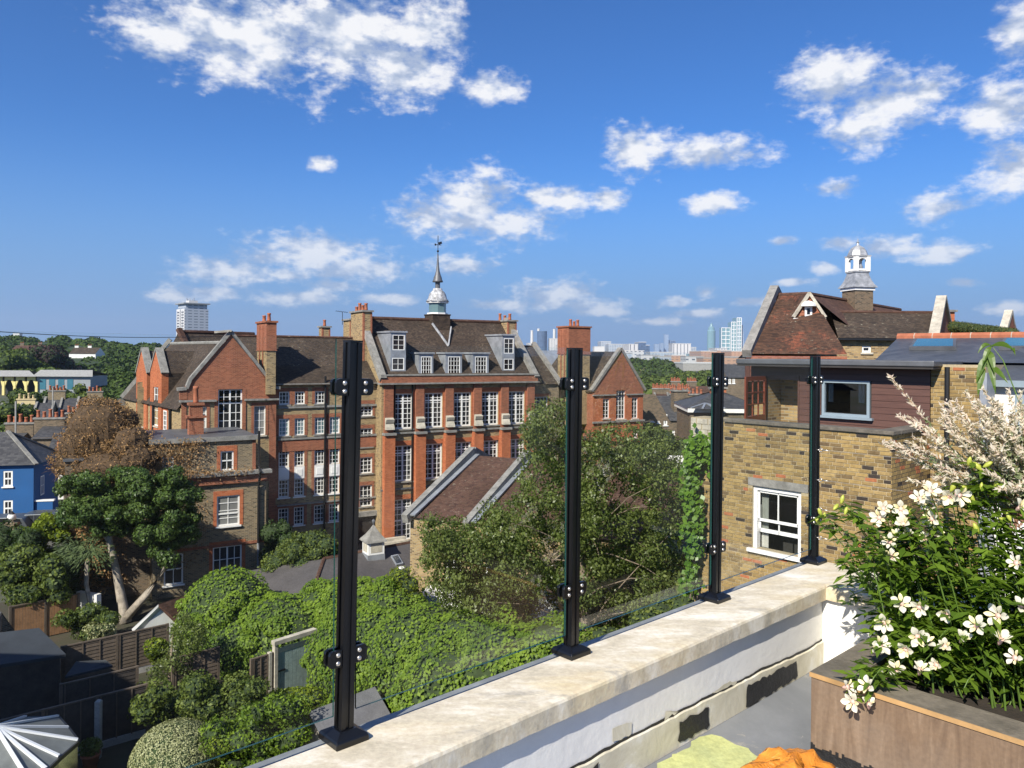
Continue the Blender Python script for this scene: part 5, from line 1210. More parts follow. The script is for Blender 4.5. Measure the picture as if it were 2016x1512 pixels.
# pier of cream blocks at the left end
mb = MB(); mb.fbox(Hf, -.12, .72, -.02, .5, ZT - .62, ZT + .05); mb.build('pier', M['mortar'], house)
for k in range(4):
    for j in range(3):
        a_ = -.12 + j * .3 - (k % 2) * .14; b2 = min(a_ + .285, .72); a_ = max(a_, -.12)
        mb = MB(); mb.fbox(Hf, a_ + .006, b2 - .006, -.034 - g.uniform(0, .006), .1, ZT - .46 + k * .125, ZT - .345 + k * .125); mb.build('cream_block', M['stone'], house)
# wood clad loft
Wf = Fr(Hf.pt(0, 1.93, 0)[:2], -47.4); ws0, ws1 = Wf.hit(1478, 760)[0], Wf.hit(1831, 760)[0]; ZR = EYE - .24
door = Wf.rect(1507, 1571, 746, 860); door = (door[0], door[1], ZT - .45, door[3]); lw = Wf.rect(1619, 1713, 749, 820)
m, nt, b = new_mat('clad_wood'); co = uvc(nt); mp = N(nt, 'ShaderNodeMapping'); mp.inputs['Scale'].default_value = (1.2, 14, 1); L(nt, co, mp.inputs[0])
f = noise(nt, mp.outputs[0], 2.5, 6, .6); oi = N(nt, 'ShaderNodeObjectInfo'); c = ramp(nt, f, [(.3, (.062, .027, .020)), (.7, (.108, .048, .034))])
c = mixc(nt, math_n(nt, 'MULTIPLY', oi.outputs['Random'], .35), c, (.125, .065, .048)); L(nt, c, b.inputs['Base Color']); b.inputs['Roughness'].default_value = .55
mb = MB(); mb.wall(Wf, ws0, ws1, ZT - .5, ZR, [(door[0], door[1], ZT - .5, door[3]), lw], .02, .1); mb.build('loft_wall', M['dark_timber'], house)
z = ZR - .005; k = 0
while z > ZT - .4:
    zz = z - .138; segs = [(ws0, ws1)]
    for (ha, hb, hc, hd) in (door, lw):
        if z > hc and zz < hd: segs = [s_ for p, q in segs for s_ in ((p, min(q, ha - .03)), (max(p, hb + .03), q)) if s_[1] - s_[0] > .05]
    for p, q in segs:
        mb = MB(); A = [Wf.pt(p, -.004, zz), Wf.pt(q, -.004, zz), Wf.pt(q, .019, zz), Wf.pt(p, .019, zz)]; B = [Wf.pt(p, .006, z - .006), Wf.pt(q, .006, z - .006), Wf.pt(q, .019, z - .006), Wf.pt(p, .019, z - .006)]
        mb.hexa(A, B); mb.build('plank', M['clad_wood'], house)
    z = zz
# loft window, blue grey frame
plain('bluegrey_paint', (.23, .29, .33), .45, .1, 4); plain('room_blue', (.10, .13, .18), .8, .4, 1.2)
s0, s1, z0, z1 = lw; mb = MB(); 
for (p, q, r, s_) in [(s0, s0 + .06, z0, z1), (s1 - .06, s1, z0, z1), (s0 + .06, s1 - .06, z0, z0 + .06), (s0 + .06, s1 - .06, z1 - .06, z1)]: mb.fbox(Wf, p, q, -.03, .08, r, s_)
lwn = mb.build('loft_window', M['bluegrey_paint'], house); mb = MB(); mb.fbox(Wf, s0 - .05, s1 + .08, -.1, .03, z0 - .05, z0 - .001); mb.build('sill', M['bluegrey_paint'], lwn)
mb = MB(); mb.face(Wf.pt(s0 + .05, .03, z0 + .05), Wf.pt(s1 - .05, .03, z0 + .05), Wf.pt(s1 - .05, .03, z1 - .05), Wf.pt(s0 + .05, .03, z1 - .05)); mb.build('pane', M['loft_glass'], lwn)
curtain(Wf, s1 - .3, s1 - .16, .12, z0 + .3, z1 - .05, lwn, folds=2); curtain(Wf, s0 + .08, s0 + .2, .12, z0 + .3, z1 - .05, lwn, folds=2)
mb = MB(); A = [Wf.pt(s0 - .3, .121, z0 - .5), Wf.pt(s1 + .3, .121, z0 - .5), Wf.pt(s1 + .3, 2.6, z0 - .5), Wf.pt(s0 - .3, 2.6, z0 - .5)]; up_ = Vector((0, 0, 1.75)); B = [p + up_ for p in A]
mb.face(*A); mb.face(*B[::-1])
for i in (1, 2, 3): mb.face(A[i], A[(i + 1) % 4], B[(i + 1) % 4], B[i])
mb.build('room', M['room_dark'], house)
# doorway recess and open glazed door
dz = door[2]
mb = MB(); mb.face(Wf.pt(door[0], .11, dz), Wf.pt(door[0], 1.4, dz), Wf.pt(door[0], 1.4, door[3]), Wf.pt(door[0], .11, door[3])); mb.face(Wf.pt(door[1], 1.4, dz), Wf.pt(door[1], .11, dz), Wf.pt(door[1], .11, door[3]), Wf.pt(door[1], 1.4, door[3])); mb.face(Wf.pt(door[0], .75, dz), Wf.pt(door[1], .75, dz), Wf.pt(door[1], .75, door[3]), Wf.pt(door[0], .75, door[3])); mb.face(Wf.pt(door[0], .11, door[3]), Wf.pt(door[0], .8, door[3]), Wf.pt(door[1], .8, door[3]), Wf.pt(door[1], .11, door[3])); mb.build('door_recess', M['stock_brick'], house)
plain('door_wood', (.17, .042, .020), .4, .25, 5)
mb = MB(); mb.fbox(Wf, door[0] - .1, door[1] + .03, -.03, .05, door[3] - .02, door[3] + .09); mb.fbox(Wf, door[1] - .001, door[1] + .03, -.02, .06, dz, door[3] - .021); mb.build('door_frame', M['clad_wood'], house)
hp = Wf.pt(door[0] + .02, -.04, 0); e2 = at_y(1467, 780, 17.55); dv = Vector((e2.x - hp.x, e2.y - hp.y)); ang = math.degrees(math.atan2(dv.y, dv.x)); dl = dv.length
Df = Fr((hp.x, hp.y), ang); z1 = at_y(1489, 741, 17.9).z; z0 = ZT - .42; mb = MB()
for (p, q, r, s_) in [(0, .09, z0, z1), (dl - .09, dl, z0, z1), (.09, dl - .09, z1 - .1, z1), (.09, dl - .09, z1 - 1.02, z1 - .92), (.09, dl - .09, z0, z0 + .2)]: mb.fbox(Df, p, q, -.02, .02, r, s_)
for i in (1, 2): x = .09 + (dl - .18) * i / 3; mb.fbox(Df, x - .014, x + .014, -.015, .015, z1 - .92, z1 - .1)
for j in (1, 2): zz = z1 - .92 + .82 * j / 3; mb.fbox(Df, .09, dl - .09, -.013, .013, zz - .014, zz + .014)
mb.fbox(Df, .09, dl - .09, -.008, .008, z0 + .2, z1 - 1.02); dr_ = mb.build('glazed_door', M['door_wood'], house)
for i in range(3):
    for j in range(3):
        x0, x1 = .09 + (dl - .18) * i / 3 + .016, .09 + (dl - .18) * (i + 1) / 3 - .016; a_, b2 = z1 - .92 + .82 * j / 3 + .016, z1 - .92 + .82 * (j + 1) / 3 - .016
        mb = MB(); mb.face(Df.pt(x0, 0, a_), Df.pt(x1, 0, a_), Df.pt(x1, 0, b2), Df.pt(x0, 0, b2)); mb.build('pane', M['window_glass'], dr_)
# flat roof with lead edge, gutter
mb = MB(); mb.fbox(Wf, ws0 - .12, ws1 + .2, -.42, 3.2, ZR + .001, ZR + .05); mb.build('soffit', M['dark_timber'], house)
mb = MB(); mb.fbox(Wf, ws0 - .14, ws1 + .22, -.45, 3.2, ZR + .051, ZR + .17); mb.build('flat_roof', M['lead_dark'], house, bevel=.02)
mb = MB(); p0 = Wf.pt(ws1 + .05, -.12, ZR); mb.tube([Wf.pt(ws1 + .35, -.1, ZR + .05), Wf.pt(ws1 + .35, -.1, ZT - 4)], .05, 8); mb.build('drainpipe', M['black_iron'], house)
# brick wall right of the loft
rs0, rs1 = ws1 + .002, Wf.hit(1938, 850)[0]
mb = MB(); mb.wall(Wf, rs0, rs1, 0, ZR + .1, (), .05); mb.fbox(Wf, rs1 - .01, rs1, .05, 3, 0, ZR + .1); mb.build('side_wall', M['mortar'], house)
f2 = Fr(Wf.pt(0, .05, 0)[:2], -47.4); brick_mass(f2, lay(f2, rs0, rs1, 9.0, ZR + .05, [], 12), 'brickwork')
mb = MB(); mb.fbox(Wf, rs1 + .0, rs1 + .12, -.3, .2, 9, ZR - .05); mb.build('corner_trim', M['lead'], house)
# slate roof with skylights and terracotta ridge
slate = thing('slate_roof_house', 'house with a dark slate roof, two skylights and terracotta ridge tiles', 'house', Wf.pt(6, 4, 0))
se0, se1 = Wf.hit(1720, 709, 1.2)[0], Wf.hit(1830, 712, 1.2)[0] + 8; ze = EYE - .1
rt0 = at_y(1768, 665, 20.0); Rd = Fr((rt0.x, rt0.y), -47.4); zr2 = rt0.z
E0, E1 = Wf.pt(se0, 1.2, ze), Wf.pt(se1, 1.2, ze); R0 = Rd.pt(0, 0, zr2); R1 = Rd.pt(9, 0, zr2)
mb = MB(); mb.face(E0, E1, R1, R0); mb.face(E0, R0, Rd.pt(-.5, 4, ze)); mb.face(Rd.pt(9, 4, ze), Rd.pt(-.5, 4, ze), R0, R1); mb.fbox(Wf, se0 + .3, se1, 1.4, 6, 0, ze - .01); mb.build('roof', M['slate_blue'], slate)
k = 0; s = 0
while s < 7.5:
    a_, b2 = Rd.pt(s + .006, 0, zr2), Rd.pt(s + .42, 0, zr2); mb = MB(); mb.tube([a_ + Vector((0, 0, .0)), b2 + Vector((0, 0, .0))], .12, 8); mb.build('ridge_tile', M['terracotta'], slate); mb = MB(); mb.tube([Rd.pt(s + .42, 0, zr2 + .004), Rd.pt(s + .436, 0, zr2 + .004)], .122, 8); mb.build('mortar_joint', M['stone'], slate); s += .43
nrm = (E1 - E0).cross(R0 - E0).normalized()
for (x0, x1, y0, y1) in ((1796, 1880, 673, 690), (1972, 2060, 672, 690)):
    def on(px, py):
        a_, b2 = ray(px, py); d = Vector((a_, 1, b2)); o_ = Vector((0, 0, EYE)); q = (E0 - o_).dot(nrm) / d.dot(nrm); return o_ + d * q
    Q = [on(x0 - 6, y1), on(x1 + 3, y1), on(x1 + 3, y0), on(x0 + 6, y0)]; mb = MB(); mb.hexa([p + nrm * .005 for p in Q], [p + nrm * .09 for p in Q]); c_ = sum(Q, Vector()) / 4
    sk = mb.build('skylight', M['lead_dark'], slate); mb = MB(); mb.face(*[c_ + (p - c_) * .86 + nrm * .093 for p in Q]); mb.build('pane', M['teal_glass'], sk)
# white and grey dormer at the right edge
dm = MB(); p = at_y(1942, 775, 15.5); f3 = Fr((p.x, p.y), -47.4); zt = at_y(1980, 752, 15).z
dmr = thing('white_dormer', 'pale dormer with a blue grey eave at the right edge', 'dormer', f3.pt(1, .5, 8))
dm.fbox(f3, 0, 4, 0, 2, 9, zt - .1); dm.build('wall', M['white_wall'], dmr)
mb = MB(); mb.fbox(f3, -.1, 4, -.2, 2.2, zt - .099, zt + .03); mb.build('eave', M['bluegrey_paint'], dmr)
mb = MB(); P = [f3.pt(-.1, -.2, zt + .031), f3.pt(4, -.2, zt + .031), f3.pt(4, 1.9, zt + .75), f3.pt(.2, 1.9, zt + .75)]; mb.face(*P); mb.face(P[0], P[3], f3.pt(.2, 1.9, zt + .031)); mb.build('roof', M['slate_blue'], dmr)
mb = MB(); mb.fbox(f3, .5, 1.8, -.02, .0, zt - .9, zt - .2); mb.build('window', M['bluegrey_paint'], dmr)

# hanging vine at the left edge of the house
vi = thing('climbing_vine', 'bright green climbing vine hanging down the left edge of the yellow brick house', 'vine', Hf.pt(0, -.2, 8))
vp, vn = [], []
for (x, y, r, n) in [(1385, 880, 22, 260), (1365, 880, 14, 120), (1395, 905, 16, 160), (1360, 905, 12, 110), (1358, 930, 14, 130), (1363, 955, 13, 130), (1366, 985, 13, 130), (1370, 1010, 14, 140), (1373, 1035, 12, 110), (1368, 1060, 14, 120), (1364, 1090, 11, 90), (1362, 1120, 12, 90), (1358, 1150, 14, 90), (1352, 970, 10, 70), (1350, 1040, 10, 60)]:
    for _ in range(n):
        px, py = x + g.gauss(0, r * .6), y + g.gauss(0, r * .6); p = at_y(px, py, 17.3 + g.uniform(-.3, .3)); vp.append(p); vn.append((g.gauss(-.5, .5), g.gauss(-.9, .4), g.gauss(.6, .5)))
st = MB()
for k in range(5): st.tube([at_y(1368 + g.uniform(-10, 10), y, 17.35) for y in (870, 920, 980, 1040, 1100, 1180)], .012, 5)
st.build('stem', M['bark'], vi); tag(leaf_mesh('foliage', np.array(vp), np.array(vn), RNG.uniform(.07, .17, len(vp)), M['leaf_vine'], vi, .8, None, .1, 1.0), kind='stuff')

# ---------------------------------------------------------------- second school building with lantern turret
an = thing('school_annexe', 'second school building with mossy red tiled roof, small gable and white lantern turret', 'building', at_y(1650, 900, 46))
E0, E1 = at_y(1478, 697, 38), at_y(1668, 697, 36); R0_, R1_ = at_y(1533, 583, 43.5), at_y(1597, 577, 42.5)
E0.z = E1.z = (E0.z + E1.z) / 2; zt = (R0_.z + R1_.z) / 2; R0_.z = R1_.z = zt
mb = MB(); mb.face(E0, E1, R1_, R0_); bk = Vector((2.6, 9.5, 0)); mb.face(E0 + bk, R0_, R1_, E1 + bk); mb.build('roof', M['roof_red'], an)
mb = MB(); mb.tube([R0_, R1_], .13, 6); mb.build('ridge_tiles', M['roof_maroon'], an)
mb = MB(); mb.face(Vector((E0.x, E0.y, 0)), Vector((E1.x, E1.y, 0)), E1 - Vector((0, 0, .1)), E0 - Vector((0, 0, .1))); mb.face(Vector((E0.x, E0.y, 0)), E0, R0_, E0 + bk, Vector((E0.x + bk.x, E0.y + bk.y, 0))); mb.build('wall', M['red_brick'], an)
mb = MB(); k0 = E0 + Vector((-.2, 0, .0)); mb.beam(k0, at_y(1525, 568, 43.5), .45, .4); mb.beam(at_y(1525, 568, 43.5), at_y(1536, 590, 46), .45, .3); mb.build('gable_coping', M['stone_grey'], an)
# cross range with the turret
X0, X1 = at_y(1594, 577, 42.6), at_y(1772, 606, 56); X0.z = X1.z = zt; lf = at_y(1632, 619, 41); rt_ = at_y(1905, 632, 54)
d2 = (X1 - X0); d2.z = 0; d2.normalize(); n2 = Vector((d2.y, -d2.x, 0)); sl = 4.2; dn = Vector((0, 0, -3.6))
mb = MB(); mb.face(X0 + n2 * sl + dn, X1 + n2 * sl + dn, X1, X0); mb.face(X1 - n2 * sl + dn, X0 - n2 * sl + dn, X0, X1); mb.face(X1, X1 + n2 * sl + dn, X1 - n2 * sl + dn); mb.build('roof', M['roof_maroon'], an)
mb = MB(); mb.tube([X0, X1], .13, 6); mb.build('ridge_tiles', M['roof_maroon'], an)
# lower front range and its right gable
a_, b2 = at_y(1636, 619, 43.4), at_y(1848, 612, 43.4); zl = (a_.z + b2.z) / 2; a_.z = b2.z = zl; ea, eb = at_y(1650, 667, 39.5), at_y(1836, 664, 39.5); ea.z = eb.z = (ea.z + eb.z) / 2
mb = MB(); mb.face(ea, eb, b2, a_); mb.face(eb + Vector((0, 8, 0)), ea + Vector((0, 8, 0)), a_, b2); mb.build('roof', M['roof_mossy'], an)
mb = MB(); mb.tube([a_, b2], .12, 6); mb.build('ridge_tiles', M['roof_maroon'], an)
f4 = Fr((ea.x, ea.y + .25), 0); wr = f4.rect(1697, 1715, 681, 694); mb = MB(); mb.wall(f4, -1, eb.x - ea.x, 0, ea.z, [wr], 0, .15); mb.build('wall', M['stock_brick'], an); window(f4, wr, an, 1, 1, .05, 'pane', .1, .03, .08)
mb = MB(); mb.fbox(f4, -1, eb.x - ea.x + .1, -.35, .02, ea.z - .12, ea.z - .02); mb.build('gutter', M['black_iron'], an)
mb = MB(); ga = at_y(1848, 594, 42.5); g0, g1 = at_y(1833, 664, 39.3), at_y(1866, 664, 46); mb.prism([g0, g1, Vector((ga.x, ga.y, ga.z)), ], (.35, .1, 0)); mb.prism([Vector((g0.x, g0.y, 5)), Vector((g1.x, g1.y, 5)), g1, g0], (.35, .1, 0)); mb.build('gable_wall', M['red_brick'], an)
mb = MB(); mb.beam(g0 + Vector((.1, -.1, .1)), ga + Vector((.15, 0, .25)), .5, .22); mb.beam(ga + Vector((.15, 0, .25)), g1 + Vector((.1, 0, .1)), .5, .22); mb.build('gable_coping', M['stone'], an)
p = at_y(1868, 640, 47); f5 = Fr((p.x, p.y), 10); chimney(an, f5, -.3, .4, 0, .8, 10, at_y(1868, 614, 47).z, 'orange_brick', None, .6, 1, 1, False)
# small timbered gable
gA, gB, gC = at_y(1560, 627, 40.5), at_y(1624, 627, 40.2), at_y(1592, 579, 40.6); mb = MB(); mb.face(gA, gB, gC); inn = Vector((0, 3.2, 0))
tgo = mb.build('small_gable', M['red_brick'], an); mb = MB(); mb.face(gA, gC, gC + inn, gA + inn + Vector((0, 0, 1.0))); mb.face(gC, gB, gB + inn + Vector((0, 0, 1)), gC + inn); mb.build('gable_roof', M['roof_red'], tgo)
mb = MB(); o3 = Vector((0, -.12, .06)); mb.beam(gA + o3, gC + o3, .16, .14); mb.beam(gC + o3, gB + o3, .16, .14); mb.build('bargeboard', M['stone'], tgo); mb = MB(); mb.beam(gA + Vector((0, -.1, -.05)), gB + Vector((0, -.1, -.05)), .16, .12); mb.build('sill_board', M['white_paint'], tgo)
f6 = Fr((at_y(1592, 600, 40.3).x, 40.3), 0); wr = f6.rect(1585, 1599, 603, 623); window(f6, wr, tgo, 1, 1, .0, 'pane', .1, .03, None); mb = MB(); mb.lathe((f6.pt((wr[0] + wr[1]) / 2, 0, 0)).x, 40.33, [(.38, wr[3]), (.36, wr[3] + .12), (.22, wr[3] + .24), (.02, wr[3] + .3)], 10); mb.build('window_hood', M['white_paint'], tgo)
# turret
Yt = 47.0; pt_t = at_y(1688, 600, Yt); cx, cy = pt_t.x, pt_t.y; zt_ = lambda y: at_y(1688, y, Yt).z; AO = R(45 + 12); q2 = 1.414
mb = MB(); mb.lathe(cx, cy, [(.62 * q2, zt_(640)), (.62 * q2, zt_(572))], 4, AO); tu = mb.build('turret', M['stock_brick_brown'], an)
mb = MB(); mb.lathe(cx, cy, [(.70 * q2, zt_(573)), (.70 * q2, zt_(567.5))], 4, AO); mb.build('turret_base', M['white_paint'], tu)
mb = MB(); mb.lathe(cx, cy, [(.80 * q2, zt_(567.3)), (.78 * q2, zt_(565.5)), (.66 * q2, zt_(560)), (.55 * q2, zt_(552)), (.47 * q2, zt_(543)), (.44 * q2, zt_(538)), (.49 * q2, zt_(537.5)), (.49 * q2, zt_(535))], 4, AO); mb.build('flared_skirt', M['silver_lead'], tu)
mb = MB()
for k in range(4):
    a_ = AO + k * math.pi / 2; px_, py_ = cx + .40 * q2 * math.cos(a_), cy + .40 * q2 * math.sin(a_); mb.beam((px_, py_, zt_(535)), (px_, py_, zt_(506)), .22, .22, up=(math.cos(AO + .785), math.sin(AO + .785), 0))
    m1 = AO + k * math.pi / 2 + math.pi / 4; nx, ny = math.cos(m1), math.sin(m1); tx, ty = -ny, nx
    for j in range(6):
        a1, a2 = math.pi * j / 6, math.pi * (j + 1) / 6; zc_ = zt_(518); P = [(cx + nx * .46 + tx * .28 * math.cos(b3), cy + ny * .46 + ty * .28 * math.cos(b3), zc_ + .26 * math.sin(b3)) for b3 in (a1, a2)]; Q = [(cx + nx * .46 + tx * .34 * math.cos(b3), cy + ny * .46 + ty * .34 * math.cos(b3), zt_(506)) for b3 in (a2, a1)]; mb.face(P[0], P[1], Q[0], Q[1])
    s3 = Vector((cx + nx * .44, cy + ny * .44, zt_(532))); mb.beam(s3 - Vector((tx, ty, 0)) * .35, s3 + Vector((tx, ty, 0)) * .35, .06, .12)
mb.lathe(cx, cy, [(.52 * q2, zt_(506.5)), (.56 * q2, zt_(504))], 4, AO); mb.build('lantern', M['white_paint'], tu)
mb = MB(); mb.lathe(cx, cy, [(.2, zt_(535)), (.3, zt_(526)), (.22, zt_(520)), (.05, zt_(516))], 10); mb.build('bell', M['lead'], tu, True)
mb = MB(); mb.lathe(cx, cy, [(.62, zt_(504)), (.57, zt_(500)), (.50, zt_(494)), (.38, zt_(488.5)), (.22, zt_(485)), (.09, zt_(483)), (.06, zt_(479)), (.10, zt_(477.5)), (.04, zt_(476)), (.02, zt_(470))], 8, AO + .39); mb.build('dome', M['silver_lead'], tu)
# far gable, roof hedge and its fence
p0, p1 = at_y(1880, 655, 40), at_y(1992, 662, 36)
hd = thing('roof_hedge', 'clipped mossy green hedge on a roof terrace below the small far gable', 'hedge', (p0 + p1) / 2 - Vector((0, 0, 1)))
cl = [];
for i in range(12): q = i / 11; c_ = p0.lerp(p1, q) + Vector((0, 0, .28 - .14 * q)); cl.append((c_.x, c_.y, c_.z, .36, .4, .36 - .1 * q))
blob('core', [(x, y, z, a_ * .85, b_ * .85, c_ * .85) for x, y, z, a_, b_, c_ in cl], M['inner_green'], hd); P, Nn = clump_points(cl, 7000, .25, .8); tag(leaf_mesh('foliage', P, Nn, RNG.uniform(.04, .08, len(P)), M['leaf_moss'], hd, .5), kind='stuff')
rfh = thing('roof_terrace_fence', 'grey slatted fence with lead base under the roof hedge', 'fence', (p0 + p1) / 2 - Vector((0, 0, 2)))
mb = MB(); mb.prism([p0 + Vector((0, -.3, -.05)), p1 + Vector((0, -.3, -.05)), p1 + Vector((0, -.3, -1.6)), p0 + Vector((0, -.3, -1.6))], (0, .06, 0)); mb.build('board', M['lead_dark'], rfh)
for i in range(14): c_ = p0.lerp(p1, i / 13) + Vector((0, -.36, 0)); mb = MB(); mb.beam(c_ + Vector((0, 0, -1.4)), c_, .07, .05); mb.build('post', M['lead'], rfh)
gA, gB, gC = at_y(1968, 668, 44), at_y(1996, 668, 47), at_y(1984, 620, 45.5); fg = MB(); fg.prism([gA, gB, gC], (.4, .1, 0)); pass
fgo = thing('distant_gable', 'small stone edged brick gable at the far right behind the hedge', 'gable', gA - Vector((0, 0, 3))); fg.build('wall', M['red_brick'], fgo); mb = MB(); mb.beam(gA + Vector((0, -.1, 0)), gC + Vector((0, -.1, .2)), .4, .25); mb.beam(gC + Vector((0, -.1, .2)), gB, .4, .25); mb.build('coping', M['stone'], fgo)
# ---------------------------------------------------------------- gardens between the terrace and the school
g = random.Random(77)
def in_poly(x, y, poly):
    c = False; n = len(poly)
    for i in range(n):
        x1, y1 = poly[i]; x2, y2 = poly[(i + 1) % n]
        if (y1 > y) != (y2 > y) and x < (x2 - x1) * (y - y1) / (y2 - y1) + x1: c = not c
    return c
def poly_clumps(poly, Y, dY, n, r, flat=.85):
    xs = [p[0] for p in poly]; ys = [p[1] for p in poly]; out = []
    while len(out) < n:
        x, y = g.uniform(min(xs), max(xs)), g.uniform(min(ys), max(ys))
        if not in_poly(x, y, poly): continue
        p = at_y(x, y, Y + g.uniform(-dY, dY)); k = r * g.uniform(.6, 1.3); out.append((p.x, p.y, max(p.z, k * .5), k, k, k * flat))
    return out
def shrub(name, label, cat, clumps, n, size, leaf, trunk=None, aspect=.55, jitter=.8, core=None, droop=.3, thick=.4, group=None, barkm='bark'):
    A0 = np.array(clumps); lo = A0[:, :2].mean(0); solid_cl = clumps; clumps = roughen(clumps, len(clumps) if len(clumps) > 1 else 0, .16, .4, len(clumps)) if cat != 'tree' else clumps; t = thing(name, label, cat, (lo[0], lo[1], 0), group)
    if trunk is not None:
        mb = MB()
        for pts, rs in trunk: mb.tube(pts, rs, 7)
        mb.build('trunk', M[barkm], t, True)
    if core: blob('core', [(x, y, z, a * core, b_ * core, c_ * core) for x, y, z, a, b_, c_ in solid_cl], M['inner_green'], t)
    P, Nn = clump_points(clumps, n, thick, jitter); k = P[:, 2] > .05; P, Nn = P[k], Nn[k]
    tag(leaf_mesh('crown' if trunk is not None else 'foliage', P, Nn, RNG.uniform(size * .6, size * 1.3, len(P)), M[leaf], t, aspect, None, .15, droop), kind='stuff'); return t
def roughen(cl, n, r0, r1, seed=0):
    """extra tufts standing proud of a group of clumps"""
    q = np.random.default_rng(seed); out = list(cl); A = np.array(cl)
    for _ in range(n):
        c = A[q.integers(len(A))]; d = q.normal(size=3); d[2] = abs(d[2]) * .8; d[1] -= .4; d /= np.linalg.norm(d); r = q.uniform(r0, r1); p = c[:3] + d * c[3:] * q.uniform(.86, 1.0); out.append((p[0], p[1], p[2], r, r, r * q.uniform(.6, 1)))
    return out
# ivy mound over the garden wall
cl = []
for (x, y, Y, rx, ry, rz) in [(450, 1215, 36, 2.2, 2, 2.3), (400, 1240, 36.5, 1.3, 1.8, 2.0), (560, 1272, 34.5, 2.6, 2.2, 2.3), (640, 1240, 35.5, 2.0, 2.2, 2.3), (700, 1232, 35, 2.2, 2.2, 2.2), (770, 1238, 34, 1.6, 2, 2.2), (740, 1312, 30.5, 2.3, 1.9, 2.3), (690, 1300, 31.5, 1.8, 2, 2.2), (840, 1310, 28.5, 2.6, 2.2, 2.2), (930, 1330, 27, 2.4, 2.2, 2.2), (1010, 1350, 25.5, 2.4, 2, 2.0), (480, 1290, 34, 1.8, 1.6, 1.6), (880, 1385, 25.5, 1.7, 1.6, 1.9), (1100, 1330, 25, 2, 2, 1.7)]:
    p = at_y(x, y, Y); cl.append((p.x, p.y, p.z, rx, ry, rz))
iv = thing('ivy_hedge', 'large bright green ivy mound covering the garden wall below the terrace', 'hedge', (cl[4][0], cl[4][1], 0))
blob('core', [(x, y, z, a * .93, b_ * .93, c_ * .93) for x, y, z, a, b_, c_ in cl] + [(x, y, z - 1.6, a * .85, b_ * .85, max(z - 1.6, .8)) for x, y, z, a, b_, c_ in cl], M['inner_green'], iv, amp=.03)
cl = roughen(cl, 170, .22, .62, 3); P, Nn = clump_points(cl, 175000, .2, .55); k = (P[:, 2] > .1); P, Nn = P[k], Nn[k]
sw = np.sin(P[:, 0] * 3.1 + 1.3) * np.sin(P[:, 1] * 2.7) * np.sin(P[:, 2] * 3.3 + .6) * .18; P = P + Nn / np.linalg.norm(Nn, axis=1, keepdims=True) * sw[:, None]
tag(leaf_mesh('foliage', P, Nn + np.array([-.2, -.5, .5]), RNG.uniform(.07, .175, len(P)), M['leaf_ivy'], iv, .72, None, .08, 1.2), kind='stuff')
cl2 = poly_clumps([(745, 1140), (800, 1128), (822, 1150), (818, 1195), (790, 1200)], 34.2, .6, 12, .5)
shrub('golden_shrub', 'yellow green shrub at the right end of the ivy mound', 'shrub', cl2, 3500, .12, 'leaf_lime', core=.7)
# birch in the middle
poly = [(1040, 815), (1095, 800), (1150, 800), (1200, 838), (1285, 850), (1330, 930), (1360, 1000), (1368, 1170), (1300, 1250), (1180, 1280), (1150, 1210), (1060, 1180), (1030, 1300), (960, 1290), (900, 1230), (862, 1190), (842, 1120), (838, 1060), (858, 1015), (930, 1025), (990, 1005), (1045, 900), (1040, 860)]
cl = poly_clumps(poly, 29.5, 2.6, 300, .62) + poly_clumps([(852, 1070), (900, 1045), (1000, 1030), (1080, 1080), (1040, 1180), (960, 1260), (890, 1190), (856, 1130)], 28.5, 1.5, 60, .6)
base = at_y(1150, 1420, 29); base.z = 0; top = at_y(1140, 930, 29.5); trunk = [([base, base.lerp(top, .35) + Vector((.2, 0, 0)), base.lerp(top, .7), top], [.24, .18, .11, .04])]
for k in range(46):
    c = cl[k * 4]; q = g.uniform(.25, .8); s = base.lerp(top, q); e = Vector(c[:3]); trunk.append(([s, s.lerp(e, .3) + Vector((g.uniform(-.2, .2), 0, .3)), s.lerp(e, .65) + Vector((g.uniform(-.25, .25), 0, .35)), e], [.055 * (1.1 - q), .03, .016, .006]))
shrub('birch_tree', 'tall leafy birch tree behind the second balustrade post', 'tree', cl, 145000, .125, 'leaf_birch', trunk, .6, 1.0, None, 1.0, .95)
# left evergreen with a forked pale trunk
poly = [(120, 965), (150, 938), (230, 930), (300, 935), (350, 945), (392, 958), (398, 1030), (370, 1070), (345, 1090), (335, 1115), (300, 1110), (285, 1070), (270, 1035), (235, 1062), (205, 1062), (165, 1040), (118, 1020)]
cl = roughen(poly_clumps(poly, 40, 1.3, 110, .52), 160, .18, .42, 8); b0 = at_y(247, 1245, 39.6); b0.z = .0
tr = [([b0, at_y(243, 1200, 39.7), at_y(228, 1120, 39.9), at_y(216, 1068, 40), at_y(214, 1020, 40)], [.32, .26, .19, .16, .08]), ([at_y(250, 1215, 39.6), at_y(290, 1168, 39.5), at_y(325, 1120, 39.4), at_y(335, 1070, 39.6)], [.24, .17, .12, .05]), ([at_y(216, 1068, 40), at_y(180, 1020, 40)], [.11, .04]), ([at_y(214, 1050, 40), at_y(260, 1000, 40)], [.1, .04])]
shrub('evergreen_tree', 'dense dark evergreen tree with a forked pale trunk in front of the creeper house', 'tree', cl, 56000, .16, 'leaf_evergreen', tr, .5, .7, .62, .4, .4, barkm='bark_pale')
